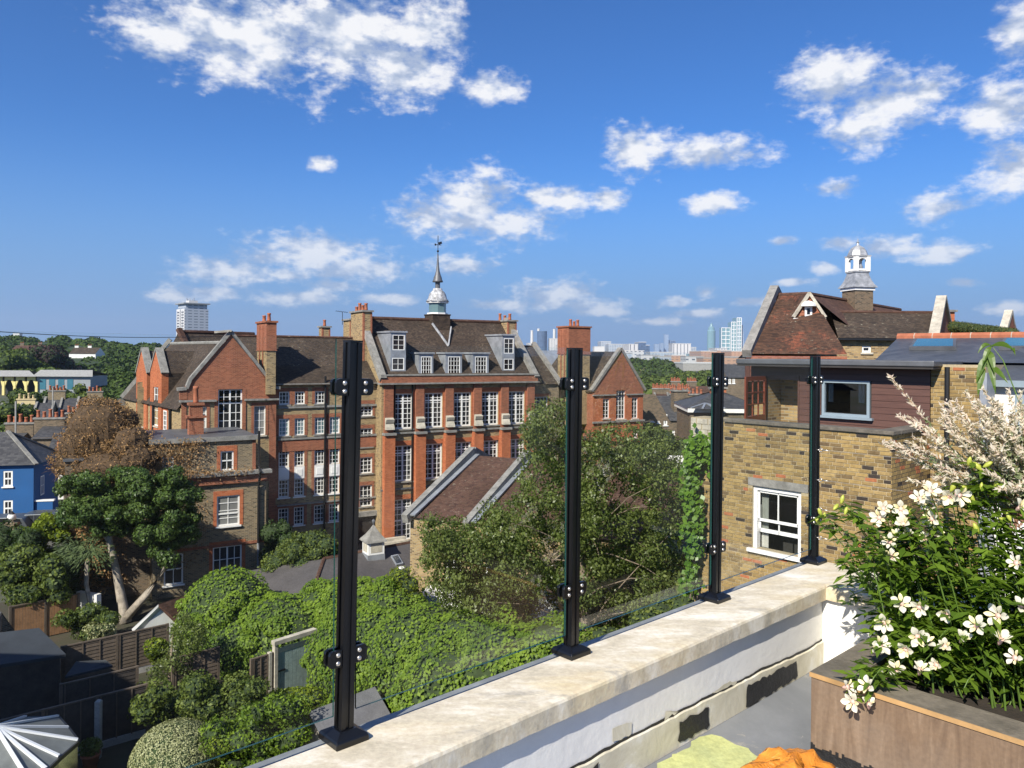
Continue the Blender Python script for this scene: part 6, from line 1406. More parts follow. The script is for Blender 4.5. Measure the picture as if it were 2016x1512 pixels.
# cordyline palm
def palm(label, heads, trunkpts, n, ln, leafm_='leaf_cordyline'):
    t = thing('cordyline_palm', label, 'palm', (trunkpts[-1].x, trunkpts[-1].y, 0)); mb = MB(); mb.tube(trunkpts, .11, 7); mb.build('trunk', M['bark_pale'], t)
    P, Dd, Nn, Sz = [], [], [], []
    for h in heads:
        for k in range(n):
            d = Vector((g.gauss(0, 1), g.gauss(0, 1), g.uniform(-.5, 1))).normalized(); p = Vector(h)
            for j in range(4):
                d2 = (d + Vector((0, 0, -.28 * j))).normalized(); P.append(p + d2 * ln * .13); Dd.append(d2); Nn.append(Vector((g.gauss(0, .5), -.6, 1))); Sz.append(ln * .30); p = p + d2 * ln * .25
    leaf_mesh('frond', np.array(P), np.array(Nn), np.array(Sz), M[leafm_], t, .16, np.array(Dd), .03); return t
palm('spiky cordyline palm with a thin bare trunk by the wooden fence', [at_y(178, 1092, 39), at_y(152, 1083, 39.4)], [at_y(172, 1105, 39), at_y(170, 1150, 39), at_y(178, 1192, 39), at_y(182, 1210, 39)], 110, 1.25)
# bushes along the left
shrub('lime_shrub', 'sunlit lime green shrub beside the cordyline palm', 'shrub', poly_clumps([(50, 1050), (90, 1018), (130, 1040), (128, 1090), (90, 1120), (55, 1100)], 42, 1, 26, .5), 7000, .17, 'leaf_lime', core=.7, aspect=.7)
shrub('dark_shrub', 'dark broad leaved shrub at the far left above the wooden fence', 'shrub', poly_clumps([(0, 1095), (60, 1080), (110, 1110), (125, 1170), (60, 1190), (0, 1185)], 38.5, 1.2, 40, .6), 11000, .17, 'leaf_bush', core=.75, aspect=.7)
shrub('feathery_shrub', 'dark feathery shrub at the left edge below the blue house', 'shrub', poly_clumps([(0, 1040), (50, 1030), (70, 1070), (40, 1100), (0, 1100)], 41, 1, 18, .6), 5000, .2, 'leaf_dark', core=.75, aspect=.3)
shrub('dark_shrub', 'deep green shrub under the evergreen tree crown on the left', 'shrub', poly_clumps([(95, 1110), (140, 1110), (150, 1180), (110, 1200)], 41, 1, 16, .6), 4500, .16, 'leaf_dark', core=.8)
shrub('dead_shrub', 'dry brown bush behind the cordyline palm', 'shrub', poly_clumps([(140, 1045), (200, 1040), (215, 1100), (205, 1160), (190, 1120), (150, 1080)], 42.6, .5, 20, .45), 4200, .15, 'leaf_dead', core=.6)
shrub('garden_hedge', 'flowering hedge over the trellis left of the forked trunk', 'hedge', poly_clumps([(115, 1222), (150, 1205), (215, 1200), (222, 1225), (215, 1255), (185, 1260), (130, 1240)], 36.5, .6, 34, .36), 7500, .14, 'leaf_bush', core=.75)
shrub('white_rose_bush', 'rose bush with pale blooms beside the trunk base', 'shrub', poly_clumps([(188, 1238), (220, 1232), (225, 1255), (190, 1260)], 35.4, .3, 10, .28), 2600, .11, 'leaf_variegated', core=.7)
shrub('round_bush', 'rounded grey green bush in front of the school link windows', 'bush', poly_clumps([(525, 1110), (560, 1065), (610, 1050), (655, 1062), (665, 1110), (620, 1135), (545, 1150)], 42.5, 1.2, 50, .55), 13000, .14, 'leaf_bush', core=.72)
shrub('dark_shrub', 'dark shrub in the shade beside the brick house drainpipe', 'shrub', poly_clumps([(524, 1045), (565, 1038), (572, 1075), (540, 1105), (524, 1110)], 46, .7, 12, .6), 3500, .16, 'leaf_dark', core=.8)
shrub('garden_tree', 'loose light green garden tree in front of the white summerhouse', 'tree', poly_clumps([(335, 1260), (350, 1215), (372, 1212), (398, 1245), (405, 1290), (370, 1320), (320, 1335), (300, 1320)], 31, 1.0, 34, .36), 5200, .11, 'leaf_birch', [([at_y(330, 1400, 31), at_y(335, 1320, 31), at_y(340, 1250, 31)], [.1, .07, .03])], .5, .9, None, .5, .6)
shrub('garden_shrub', 'big tangled green shrub in front of the lap fence', 'shrub', poly_clumps([(272, 1375), (330, 1350), (420, 1345), (500, 1352), (545, 1385), (540, 1440), (450, 1450), (430, 1425), (340, 1430), (275, 1440), (268, 1405)], 27, 1.2, 85, .42), 24000, .13, 'leaf_bush', core=.7)
shrub('garden_shrub', 'leafy green shrub between the variegated dome and the timber door', 'shrub', poly_clumps([(420, 1430), (500, 1400), (590, 1390), (600, 1440), (540, 1500), (440, 1530)], 24.5, .7, 40, .45), 13000, .12, 'leaf_ivy', core=.7)
shrub('golden_shrub', 'golden leaved shrub at the foot of the timber door', 'shrub', poly_clumps([(555, 1378), (600, 1352), (625, 1362), (608, 1400), (590, 1440), (562, 1425)], 27, .5, 18, .36), 6000, .12, 'leaf_lime', core=.7)
shrub('dome_bush', 'clipped variegated silver green dome bush at the bottom', 'bush', [(*at_y(345, 1500, 24.5), 1.38, 1.38, 1.25)], 26000, .06, 'leaf_variegated', core=.94, thick=.12, jitter=.5)
shrub('yellow_shrub', 'small yellow flowering shrub beside the variegated dome', 'shrub', poly_clumps([(420, 1450), (450, 1440), (470, 1475), (440, 1500)], 24.2, .3, 8, .3), 1400, .1, 'leaf_lime', core=.7)
shrub('lime_shrub', 'bright lime shrub behind the lap fence near the white summerhouse', 'shrub', poly_clumps([(290, 1270), (322, 1262), (330, 1290), (300, 1296)], 32, .3, 7, .3), 1500, .14, 'leaf_lime', core=.7)
shrub('ground_creeper', 'dark creeper along the foot of the wall under the birch', 'creeper', poly_clumps([(1040, 1330), (1110, 1290), (1230, 1240), (1340, 1190), (1365, 1200), (1300, 1260), (1150, 1340), (1060, 1390)], 24.5, .9, 60, .6), 16000, .13, 'leaf_bush', core=.8)

# fences
def fence(label, p0, p1, h, mat, board=.15, gravel=True, post='fence_wood', panel=1.85, z0=0.0, vertical=False, name='lap_fence'):
    p0, p1 = Vector(p0), Vector(p1); d = p1 - p0; d.z = 0; ln = d.length; a = math.degrees(math.atan2(d.y, d.x)); fr = Fr((p0.x, p0.y), a)
    t = thing(name, label, 'fence', fr.pt(ln / 2, 0, 0)); n = max(1, round(ln / panel)); pw_ = ln / n
    for i in range(n + 1):
        mb = MB(); mb.fbox(fr, i * pw_ - .05, i * pw_ + .05, -.05, .05, 0, h + .06); mb.build('post', M[post], t)
    for i in range(n):
        a0, b0_ = i * pw_ + .055, (i + 1) * pw_ - .055
        if vertical:
            x = a0
            while x < b0_:
                mb = MB(); mb.fbox(fr, x, min(x + .105, b0_), -.012, .012, .05, h + g.uniform(-.015, .015)); mb.build('board', M[mat], t); x += .115
        else:
            z = .28; 
            while z < h - .02:
                mb = MB(); q = g.uniform(-.012, .012); e = min(z + board + .02, h)
                mb.hexa([fr.pt(a0, -.035, z + q), fr.pt(b0_, -.035, z - q), fr.pt(b0_, -.018, z - q), fr.pt(a0, -.018, z + q)], [fr.pt(a0, -.012, e + q), fr.pt(b0_, -.012, e - q), fr.pt(b0_, .004, e - q), fr.pt(a0, .004, e + q)]); mb.build('board', M[mat], t); z += board
            for q in (.02, .35, .68):
                x = a0 + (b0_ - a0) * q; mb = MB(); mb.fbox(fr, x, x + .04, -.06, -.0355, .25, h); mb.build('batten', M[post], t)
            mb = MB(); mb.fbox(fr, a0, b0_, -.03, .03, 0, .25); mb.build('gravel_board', M['concrete'], t)
        mb = MB(); mb.fbox(fr, i * pw_ + .051, (i + 1) * pw_ - .051, -.05, .05, h + .001, h + .05); mb.build('capping_rail', M[post], t)
    return t
z19 = 1.85
fence('dark lap panel fence behind the conservatory, nearest the terrace', at_z(-30, 1428, z19), at_z(290, 1348, z19), z19, 'fence_dark')
fence('lap panel fence behind the small lean-to roof, second from the terrace', at_z(120, 1349, z19), at_z(270, 1314, z19), z19, 'fence_dark')
fence('lap panel fence running past the forked trunk towards the summerhouse', at_z(122, 1275, z19), at_z(330, 1230, z19), z19, 'fence_wood')
fence('weathered lap panel fence left of the ivy mound', at_z(340, 1298, z19), at_z(430, 1276, z19), z19, 'fence_wood')
fence('slatted dark fence panel next to the timber door', at_z(495, 1300, z19), at_z(540, 1286, z19), z19, 'fence_wood', panel=1.0)
fence('warm brown upright board fence at the far left', at_z(20, 1196, 1.8), at_z(155, 1170, 1.8), 1.8, 'fence_orange', vertical=True, name='board_fence')
mb = MB(); p = at_z(193, 1492, .0); mb.bevbox(p.x - .09, p.x + .09, p.y - .09, p.y + .09, 0, 2.0, .05); solid('concrete_post', M['concrete'], 'pale concrete post in front of the nearest dark fence', 'post', mb)
# old timber door in a frame
plain('door_green', (.27, .35, .33), .7, .25, 5, fine=18)
p0, p1 = at_z(544, 1268, 2.2), at_z(614, 1246, 2.2); d = p1 - p0; fr = Fr((p0.x, p0.y), math.degrees(math.atan2(d.y, d.x))); ln = d.length
td = thing('timber_door', 'faded grey green plank door in a white frame against the ivy', 'door', fr.pt(ln / 2, 0, 0))
mb = MB(); mb.fbox(fr, -.12, .02, -.1, .1, 0, 2.2); mb.fbox(fr, ln - .02, ln + .12, -.1, .1, 0, 2.2); mb.fbox(fr, -.16, ln + .16, -.14, .12, 2.201, 2.36); mb.fbox(fr, -.35, -.22, -.06, .1, 0, 1.95); mb.build('frame', M['stone'], td)
n = 9
for i in range(n): mb = MB(); mb.fbox(fr, .025 + (ln - .05) * i / n, .015 + (ln - .05) * (i + 1) / n, -.03, .0, .05, 2.0); mb.build('plank', M['door_green'], td)
mb = MB(); mb.fbox(fr, .025, ln - .025, -.045, -.0305, 1.82, 2.0); mb.build('rail', M['stone'], td); mb = MB(); mb.fbox(fr, .04, .4, -.06, -.0455, 1.05, 1.12); mb.build('hinge', M['black_iron'], td)
# pale timber shed with grey felt roof by the first post
A_, B_ = at_z(592, 1408, 2.0), at_z(630, 1450, 2.0)
fr = Fr((-5.75, 24.1), 46.7)
sh = thing('garden_shed', 'pale timber shed with grey felt roof at the foot of the nearest post', 'shed', fr.pt(1, 1, 0)); plain('shed_wood', (.46, .42, .35), .85, .3, 4, fine=20)
wd_, dp = 2.3, 1.5; mb = MB(); mb.fbox(fr, 0, wd_, 0, dp, 0, 1.95); mb.build('wall', M['mortar'], sh)
x = 0
while x < dp - .05: mb = MB(); mb.fbox(fr, -.02, -.001, x, x + .11, .02, 1.95 + .55 * (1 - abs(x + .055 - dp / 2) / (dp / 2))); mb.build('board', M['shed_wood'], sh); x += .118
mb = MB(); E = .15; zr_ = 2.55
mb.face(fr.pt(-E, -E, 1.88), fr.pt(wd_ + E, -E, 1.88), fr.pt(wd_ + E, dp / 2, zr_), fr.pt(-E, dp / 2, zr_)); mb.face(fr.pt(wd_ + E, dp + E, 1.88), fr.pt(-E, dp + E, 1.88), fr.pt(-E, dp / 2, zr_), fr.pt(wd_ + E, dp / 2, zr_)); mb.face(fr.pt(wd_, 0, 1.95), fr.pt(wd_, dp, 1.95), fr.pt(wd_, dp / 2, zr_ - .05)); mb.face(fr.pt(-.01, 0, 1.95), fr.pt(-.01, dp / 2, zr_ - .05), fr.pt(-.01, dp, 1.95)); plain('felt_grey', (.15, .15, .155), .85, .25, 1.5, fine=20); mb.build('roof', M['felt_grey'], sh)
# dark shed at the left edge
Q = [at_z(x, y, z) for x, y, z in ((-60, 1252, 2.7), (77, 1236, 2.7), (130, 1288, 2.15), (-60, 1318, 2.15))]
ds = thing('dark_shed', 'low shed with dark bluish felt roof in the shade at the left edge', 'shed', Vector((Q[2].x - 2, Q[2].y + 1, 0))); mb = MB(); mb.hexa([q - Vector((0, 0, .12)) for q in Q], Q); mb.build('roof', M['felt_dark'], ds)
fl_ = lambda v: Vector((v.x, v.y, 0)); mb = MB(); i_ = lambda a, b_: a.lerp(b_, .06)
mb.face(fl_(Q[3]), fl_(i_(Q[2], Q[0])), i_(Q[2], Q[0]) - Vector((0, 0, .13)), Q[3] - Vector((0, 0, .13))); mb.face(fl_(i_(Q[2], Q[0])), fl_(i_(Q[1], Q[3])), i_(Q[1], Q[3]) - Vector((0, 0, .13)), i_(Q[2], Q[0]) - Vector((0, 0, .13))); mb.build('wall', M['fence_dark'], ds)
mb = MB(); c = i_(Q[2], Q[3]); mb.beam(fl_(c) + Vector((0, -.1, 0)), c + Vector((0, -.1, -.15)), .12, .12); mb.build('corner_board', M['white_paint'], ds)
Q = [at_z(x, y, z) for x, y, z in ((150, 1302, 1.7), (208, 1299, 1.7), (222, 1310, 1.5), (128, 1332, 1.5))]
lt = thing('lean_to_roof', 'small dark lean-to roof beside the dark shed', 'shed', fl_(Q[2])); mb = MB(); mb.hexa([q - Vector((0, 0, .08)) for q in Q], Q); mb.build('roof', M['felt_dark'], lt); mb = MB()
for q in Q: mb.beam(fl_(q), q - Vector((0, 0, .09)), .1, .1)
mb.build('post', M['fence_dark'], lt)
# slate corner at the far left and white summerhouse
Q = [at_z(x, y, z) for x, y, z in ((-25, 1190, 3.2), (3, 1205, 3.2), (28, 1240, 2.3), (-30, 1250, 2.3))]; ce = thing('outhouse', 'corner of a small slate roofed outhouse at the left edge', 'outhouse', fl_(Q[2])); mb = MB(); mb.hexa([q - Vector((0, 0, .08)) for q in Q], Q); mb.build('roof', M['slate'], ce); mb = MB(); mb.face(fl_(Q[3]), fl_(Q[2]), Q[2] - Vector((.1, 0, .1)), Q[3]); mb.face(fl_(Q[2]), fl_(Q[1]), Q[1], Q[2]); mb.build('wall', M['stock_brick_brown'], ce)
a_, b2, c_ = at_y(283, 1236, 35), at_y(352, 1222, 36), at_y(324, 1192, 35.6); su = thing('summerhouse', 'small white gabled summerhouse with brown roof beside the forked trunk', 'summerhouse', fl_(a_))
mb = MB(); dpv = Vector((1.2, 2.4, 0)); mb.prism([fl_(a_), fl_(b2), b2, c_, a_], dpv); mb.build('wall', M['white_paint'], su); mb = MB(); n_ = Vector((-.15, -.3, 0)); mb.prism([a_ + n_ + Vector((-.2, 0, -.1)), c_ + n_ + Vector((0, 0, .03)), c_ + n_ + Vector((0, 0, .15)), a_ + n_ + Vector((-.25, 0, .05))], dpv * 1.2); mb.build('white_roof', M['white_paint'], su); mb = MB(); mb.prism([b2 + n_ + Vector((.2, 0, -.1)), c_ + n_ + Vector((0, 0, .03)), c_ + n_ + Vector((0, 0, .15)), b2 + n_ + Vector((.25, 0, .05))], dpv * 1.2); mb.build('roof', M['roof_maroon'], su)
# white rendered garden wall piece
mb = MB(); p0, p1 = at_y(150, 1165, 40), at_y(190, 1195, 38.5); mb.prism([fl_(p0), fl_(p1), Vector((p1.x, p1.y, p1.z + .6)), p0], (.1, .25, 0)); solid('garden_wall', M['white_paint'], 'short white wall behind the cordyline trunk', 'wall', mb)
# conservatory
cv = thing('conservatory', 'white framed conservatory with a fan of glass roof panes at the bottom left', 'conservatory', at_z(40, 1600, 0))
ZE = 2.25; apx = at_z(-10, 1432, 3.05); outer = [at_z(x, y, ZE) for x, y in ((-60, 1450), (50, 1408 + 4), (114, 1411), (134, 1433), (153, 1458), (116, 1490), (90, 1515), (60, 1545), (-40, 1560))]
glassm('conservatory_glass', (.55, .58, .56), 2.0, .15); plain('pvc', (.72, .74, .76), .35, .05, 3); plain('roof_sheet', (.15, .16, .155), .5, .3, 1.5)
for i in range(len(outer) - 1):
    mb = MB(); u_ = Vector((0, 0, .03)); mb.hexa([apx - u_ * .3, outer[i] - u_ * .3, outer[i + 1] - u_ * .3], [apx, outer[i], outer[i + 1]]); mb.build('roof_pane', M['roof_sheet'], cv)
for p in outer: mb = MB(); mb.beam(apx + Vector((0, 0, .035)), p + Vector((0, 0, .035)), .09, .06); mb.build('rafter', M['pvc'], cv)
for p, q in zip(outer, outer[1:]):
    mb = MB(); mb.beam(p + Vector((0, 0, -.06)), q + Vector((0, 0, -.06)), .12, .12); mb.build('eave_gutter', M['black_iron'], cv); mb = MB(); mb.face(fl_(p), fl_(q), q - Vector((0, 0, .12)), p - Vector((0, 0, .12))); mb.build('side_pane', M['conservatory_glass'], cv); mb = MB(); mb.beam(fl_(p), p - Vector((0, 0, .12)), .09, .09); mb.build('upright', M['pvc'], cv)
# potted plant and dark cover beside it
p = at_z(178, 1512, 0); pp = thing('potted_plant', 'terracotta pot with a small green plant behind the conservatory', 'plant pot', p); mb = MB(); mb.lathe(p.x, p.y, [(.2, 0), (.28, .42), (.31, .43), (.31, .5), (.26, .5)], 14); mb.build('pot', M['terracotta'], pp, True); P, Nn = clump_points([(p.x, p.y, .7, .35, .35, .3)], 500, .6, .8); tag(leaf_mesh('foliage', P, Nn, RNG.uniform(.1, .18, len(P)), M['leaf_bush'], pp, .5), kind='stuff')
# hall with lantern cupola
hl = thing('school_hall', 'low hall with dark felt roof carrying a small white lantern cupola', 'hall', at_z(740, 1130, 0))
r0, r1 = at_y(638, 1107, 41), at_y(830, 1066, 45.2); r0.z = r1.z = 3.0; d = (r1 - r0); d.z = 0; d.normalize(); n_ = Vector((d.y, -d.x, 0)); e0, e1 = r0 - d * 3.2 + n_ * 4.2 + Vector((0, 0, -1.1)), r1 + n_ * 4.2 + Vector((0, 0, -1.1))
mb = MB(); mb.face(e0, e1, r1, r0); mb.face(e0, r0, r0 - d * 3.2 - n_ * 4.2 + Vector((0, 0, -1.1))); mb.face(r1, r1 - n_ * 4.2 + Vector((0, 0, -1.1)), r0 - d * 3.2 - n_ * 4.2 + Vector((0, 0, -1.1)), r0); mb.build('roof', M['felt_roof'], hl)
mb = MB(); 
for a_, b2 in ((r0, e0), (r0, r1)): mb.tube([a_, b2], .1, 6)
mb.build('hip_tiles', M['roof_maroon'], hl); mb = MB(); mb.hexa([fl_(q) for q in (e0, e1, r1, r0)], [q - Vector((0, 0, .08)) for q in (e0, e1, r1, r0)]); mb.build('wall', M['stock_brick'], hl)
c_ = at_y(735, 1090, 42.3); cx, cy = c_.x, c_.y; zc_ = lambda y: at_y(735, y, 42.3).z; q2 = 1.414; AO = R(31 + 45)
mb = MB(); mb.lathe(cx, cy, [(.50 * q2, zc_(1104)), (.48 * q2, zc_(1088))], 4, AO); cp = mb.build('cupola', M['lead'], hl)
mb = MB(); mb.lathe(cx, cy, [(.46 * q2, zc_(1088)), (.46 * q2, zc_(1064))], 4, AO); mb.build('cupola_body', M['white_paint'], cp)
mb = MB(); mb.lathe(cx, cy, [(.60 * q2, zc_(1064)), (.56 * q2, zc_(1061)), (.34 * q2, zc_(1052)), (.16 * q2, zc_(1042)), (.05, zc_(1034))], 4, AO); mb.build('cupola_roof', M['stone_grey'], cp)
mb = MB(); mb.lathe(cx, cy, [(.04, zc_(1034)), (.04, zc_(1030)), (.1, zc_(1028)), (.1, zc_(1025)), (.02, zc_(1022))], 8); mb.build('finial', M['lead_dark'], cp)
fx = Fr((cx, cy), 31); mb = MB(); mb.fbox(fx, -.32, .32, -.475, -.461, zc_(1084), zc_(1067)); mb.fbox(fx, -.475, -.461, -.3, .3, zc_(1084), zc_(1067)); mb.build('louvre', M['stone'], cp)
sk = MB(); nn_ = (e1 - e0).cross(r0 - e0).normalized()
def onroof(px, py):
    a_, b2 = ray(px, py); dd = Vector((a_, 1, b2)); o_ = Vector((0, 0, EYE)); return o_ + dd * ((e0 - o_).dot(nn_) / dd.dot(nn_))
Q = [onroof(*q) for q in ((780, 1115), (794, 1112), (783, 1094), (769, 1097))]; sk.hexa([q + nn_ * .01 for q in Q], [q + nn_ * .1 for q in Q]); sko = sk.build('skylight', M['lead'], hl); mb = MB(); cc = sum(Q, Vector()) / 4; mb.face(*[cc + (q - cc) * .78 + nn_ * .103 for q in Q]); mb.build('pane', M['pane'], sko)
q = onroof(791, 1129); mb = MB(); mb.lathe(q.x, q.y, [(.11, q.z), (.11, q.z + .25), (.17, q.z + .26), (.17, q.z + .34)], 10); mb.build('vent', M['white_paint'], hl)
# cottage row behind the birch
K = Fr(at_y(808, 1014, 38)[:2], -25.5); zke = at_y(808, 1016, 38).z; zkr = at_y(932, 896, 43.8).z; KD = 6.4
ct = thing('cottage_row', 'brick cottages with maroon tiled roof and stone party parapets behind the birch', 'house', K.pt(5, 3, 0))
mb = MB(); mb.face(K.pt(0, -.2, zke), K.pt(13, -.2, zke), K.pt(13, KD, zkr), K.pt(0, KD, zkr)); mb.face(K.pt(13, 2 * KD, zke), K.pt(0, 2 * KD, zke), K.pt(0, KD, zkr), K.pt(13, KD, zkr)); mb.build('roof', M['roof_maroon'], ct)
cw = [(2.0, 2.9, 2.9, 4.5), (4.2, 5.1, 2.9, 4.5), (7, 7.9, 2.9, 4.5)]
mb = MB(); mb.wall(K, 0, 13, 0, zke, cw, 0, .12); mb.wall(K, 0, 13, 0, zke, (), 2 * KD); mb.face(K.pt(0, 0, 0), K.pt(0, 0, zke), K.pt(0, KD, zkr + .1), K.pt(0, 2 * KD, zke), K.pt(0, 2 * KD, 0)); mb.build('wall', M['stock_brick'], ct)
for r in cw: window(K, r, ct, 2, 2, .05, 'pane', .08, .04, .08)
for s in (0, 3.4, 8.4): mb = MB(); mb.beam(K.pt(s, -.5, zke - .05), K.pt(s, KD, zkr + .25), .34, .45); mb.beam(K.pt(s, KD, zkr + .25), K.pt(s, 2 * KD, zke + .1), .34, .45); mb.build('party_parapet', M['stone_grey'], ct)
for s in (0.3, 3.7): mb = MB(); mb.beam(K.pt(s, -.3, zke + .12), K.pt(s, KD, zkr + .06), .3, .08); mb.build('flashing', M['lead'], ct)
wx = thing('white_extension', 'white rendered garden extension below the cottages beside the ivy', 'extension', K.pt(2.3, -2, 0)); zx1 = at_y(860, 1172, 35.5).z; hh = [(1.0, 1.9, .2, 1.9)]
K2 = Fr(at_y(822, 1200, 35.5)[:2], -14); mb = MB(); mb.wall(K2, 0, 3.4, 0, zx1, [(.75, 1.35, .1, zx1 - .35)], 0, .15); mb.fbox(K2, 0, .01, 0.01, 3, 0, zx1); mb.fbox(K2, 3.39, 3.4, 0.01, 3, 0, zx1); mb.fbox(K2, 0, 3.4, .01, 3, zx1 - .02, zx1); mb.build('wall', M['white_paint'], wx); window(K2, (.75, 1.35, .1, zx1 - .35), wx, 1, 1, .08, 'pane', .08)
mb = MB(); p0 = at_y(1045, 1185, 33); p1 = at_y(1100, 1180, 33); plain('corrugated_white', (.74, .75, .76), .5, .1, 2)
n = 26; fr = Fr((p0.x, p0.y), 0); ln = p1.x - p0.x + .4; zt = at_y(1060, 1175, 33).z
for i in range(n): mb.face(fr.pt(ln * i / n, .04 * (i % 2), .2), fr.pt(ln * (i + 1) / n, .04 * ((i + 1) % 2), .2), fr.pt(ln * (i + 1) / n, .9 + .04 * ((i + 1) % 2), zt), fr.pt(ln * i / n, .9 + .04 * (i % 2), zt))
solid('corrugated_roof', M['corrugated_white'], 'white corrugated sheet roof glimpsed under the birch', 'roof', mb)
# steps and entrance by the school corner
st_ = thing('stone_steps', 'curved stone steps at the foot of the school front', 'steps', C.pt(.5, -1.5, 0)); 
for i in range(4): mb = MB(); mb.fbox(C, -.9, 1.6, -2.2 + i * .4, -.6, .16 * i + .001, .16 * (i + 1)); mb.build('step', M['stone'], st_)
mb = MB(); pr = Lf.rect(704, 738, 1010, 1045); mb.fbox(Lf, pr[0], pr[1], -.02, .1, 0, pr[3] - .2); mb.build('porch_opening', M['dark_timber'], wing); mb = MB(); mb.fbox(Lf, pr[0] - .25, pr[1] + .2, -.3, .02, pr[3] - .19, pr[3] + .15); mb.fbox(Lf, pr[0] - .25, pr[0] - .05, -.25, .02, 0, pr[3] - .2); mb.build('porch', M['stone_grey'], wing)
# garden ground and lawns
mb = MB(); Q = [(at_z(x, y, 0)) for x, y in ((-400, 1230), (700, 1110), (900, 1300), (900, 1700), (-400, 1700))]; mb.face(*[q + Vector((0, 0, .004)) for q in Q]); tag(mb.build('garden_ground', M['earth']), kind='structure')
# neighbouring house just left of the view: its shade falls over the near gardens
nb = thing('neighbour_house', 'tall neighbouring house beyond the left edge of the view', 'house', (-27, 12, 0))
NF = Fr((-40.5, 5.5), 4); mb = MB(); mb.fbox(NF, 0, 18.5, 0, 12, 0, 12.0); mb.build('wall', M['stock_brick'], nb); mb = MB(); mb.prism([NF.pt(-.3, -.3, 12.01), NF.pt(-.3, 12.3, 12.01), NF.pt(-.3, 6, 15.2)], NF.pt(19.1, 0, 0) - NF.pt(0, 0, 0)); mb.build('roof', M['slate'], nb)
# ---------------------------------------------------------------- streets and houses on the left
g = random.Random(31)
def hip_roof(mb, fr, s0, s1, t0, t1, z0, z1, inset):
    tm = (t0 + t1) / 2; a, b_, c, d = fr.pt(s0, t0, z0), fr.pt(s1, t0, z0), fr.pt(s1, t1, z0), fr.pt(s0, t1, z0); e, f_ = fr.pt(s0 + inset, tm, z1), fr.pt(s1 - inset, tm, z1)
    mb.face(a, b_, f_, e); mb.face(b_, c, f_); mb.face(c, d, e, f_); mb.face(d, a, e)
def gable_roof(mb, fr, s0, s1, t0, t1, z0, z1, ov=.25):
    tm = (t0 + t1) / 2; mb.face(fr.pt(s0, t0 - ov, z0 - .1), fr.pt(s1, t0 - ov, z0 - .1), fr.pt(s1, tm, z1), fr.pt(s0, tm, z1)); mb.face(fr.pt(s1, t1 + ov, z0 - .1), fr.pt(s0, t1 + ov, z0 - .1), fr.pt(s0, tm, z1), fr.pt(s1, tm, z1))
# blue house
p = at_y(-30, 1000, 61); BF = Fr((p.x, p.y), 14); bl = thing('blue_house', 'bright blue rendered house with white sash windows and slate roof', 'house', BF.pt(3, 3, 0)); s1 = BF.hit(66, 960)[0]; zt = BF.hit(40, 915)[1]
wr = [BF.rect(6, 25, 927, 958), BF.rect(6, 25, 985, 1017)]
mb = MB(); mb.wall(BF, 0, s1, 0, zt, wr, 0, .12); S2 = Fr(BF.pt(s1, 0, 0)[:2], 104, 194); mb.wall(S2, 0, 6, 0, zt, (), 0); mb.build('wall', M['blue_render'], bl)
for r in wr: window(BF, r, bl, 2, 2, .03, 'pane', .13, .05, .12, (.5,), sillm='white_paint')
window(S2, (1.6, 2.4, zt - 2.8, zt - 1.2), bl, 2, 2, -.03, 'pane', .1, .05)
mb = MB(); hip_roof(mb, BF, -6, s1 + .3, -.3, 6.3, zt, at_y(0, 850, 64).z, 3.2); rf = mb.build('roof', M['slate'], bl)
mb = MB(); mb.beam(BF.pt(s1 + .3, -.3, zt + .06), BF.pt(s1 - 2.9, 3, at_y(0, 850, 64).z + .06), .3, .12); mb.beam(BF.pt(s1 + .3, 6.3, zt + .06), BF.pt(s1 - 2.9, 3, at_y(0, 850, 64).z + .06), .3, .12); mb.build('hip_flashing', M['stone_grey'], rf)
Q = BF.rect(66, 102, 988, 1022); mb = MB(); mb.fbox(BF, s1 + .01, Q[1], .2, .5, 0, Q[3]); mb.build('yard_wall', M['blue_render'], bl); mb = MB(); mb.fbox(BF, s1 + .01, Q[1] + .1, .15, .55, Q[3] + .001, Q[3] + .12); mb.build('yard_coping', M['white_paint'], bl)
p = at_y(88, 960, 72); WF_ = Fr((p.x, p.y), 14); wh = thing('white_house', 'narrow white rendered house behind the blue house', 'house', WF_.pt(2, 2, 0)); mb = MB(); zt2 = at_y(100, 908, 72).z; mb.fbox(WF_, 0, 5, 0, 6, 0, zt2); mb.build('wall', M['white_wall'], wh); mb = MB(); gable_roof(mb, WF_, -.2, 5.2, 0, 6, zt2, zt2 + 2); mb.build('roof', M['slate'], wh)
mb = MB(); mb.tube([WF_.pt(.6, -.12, 0), WF_.pt(.6, -.12, zt2)], .1, 6); mb.build('drainpipe', M['lead'], wh); mb = MB(); mb.tube([WF_.pt(1.0, .3, zt2), WF_.pt(1.0, .3, zt2 + 1.8)], .09, 6); mb.build('flue', M['terracotta'], wh)
# road in front of the blue house
mb = MB(); Q = [at_z(x, y, .008) for x, y in ((-300, 1052), (140, 1035), (160, 1022), (-300, 1036))]; mb.face(*Q); tag(mb.build('road', M['asphalt']), kind='structure')
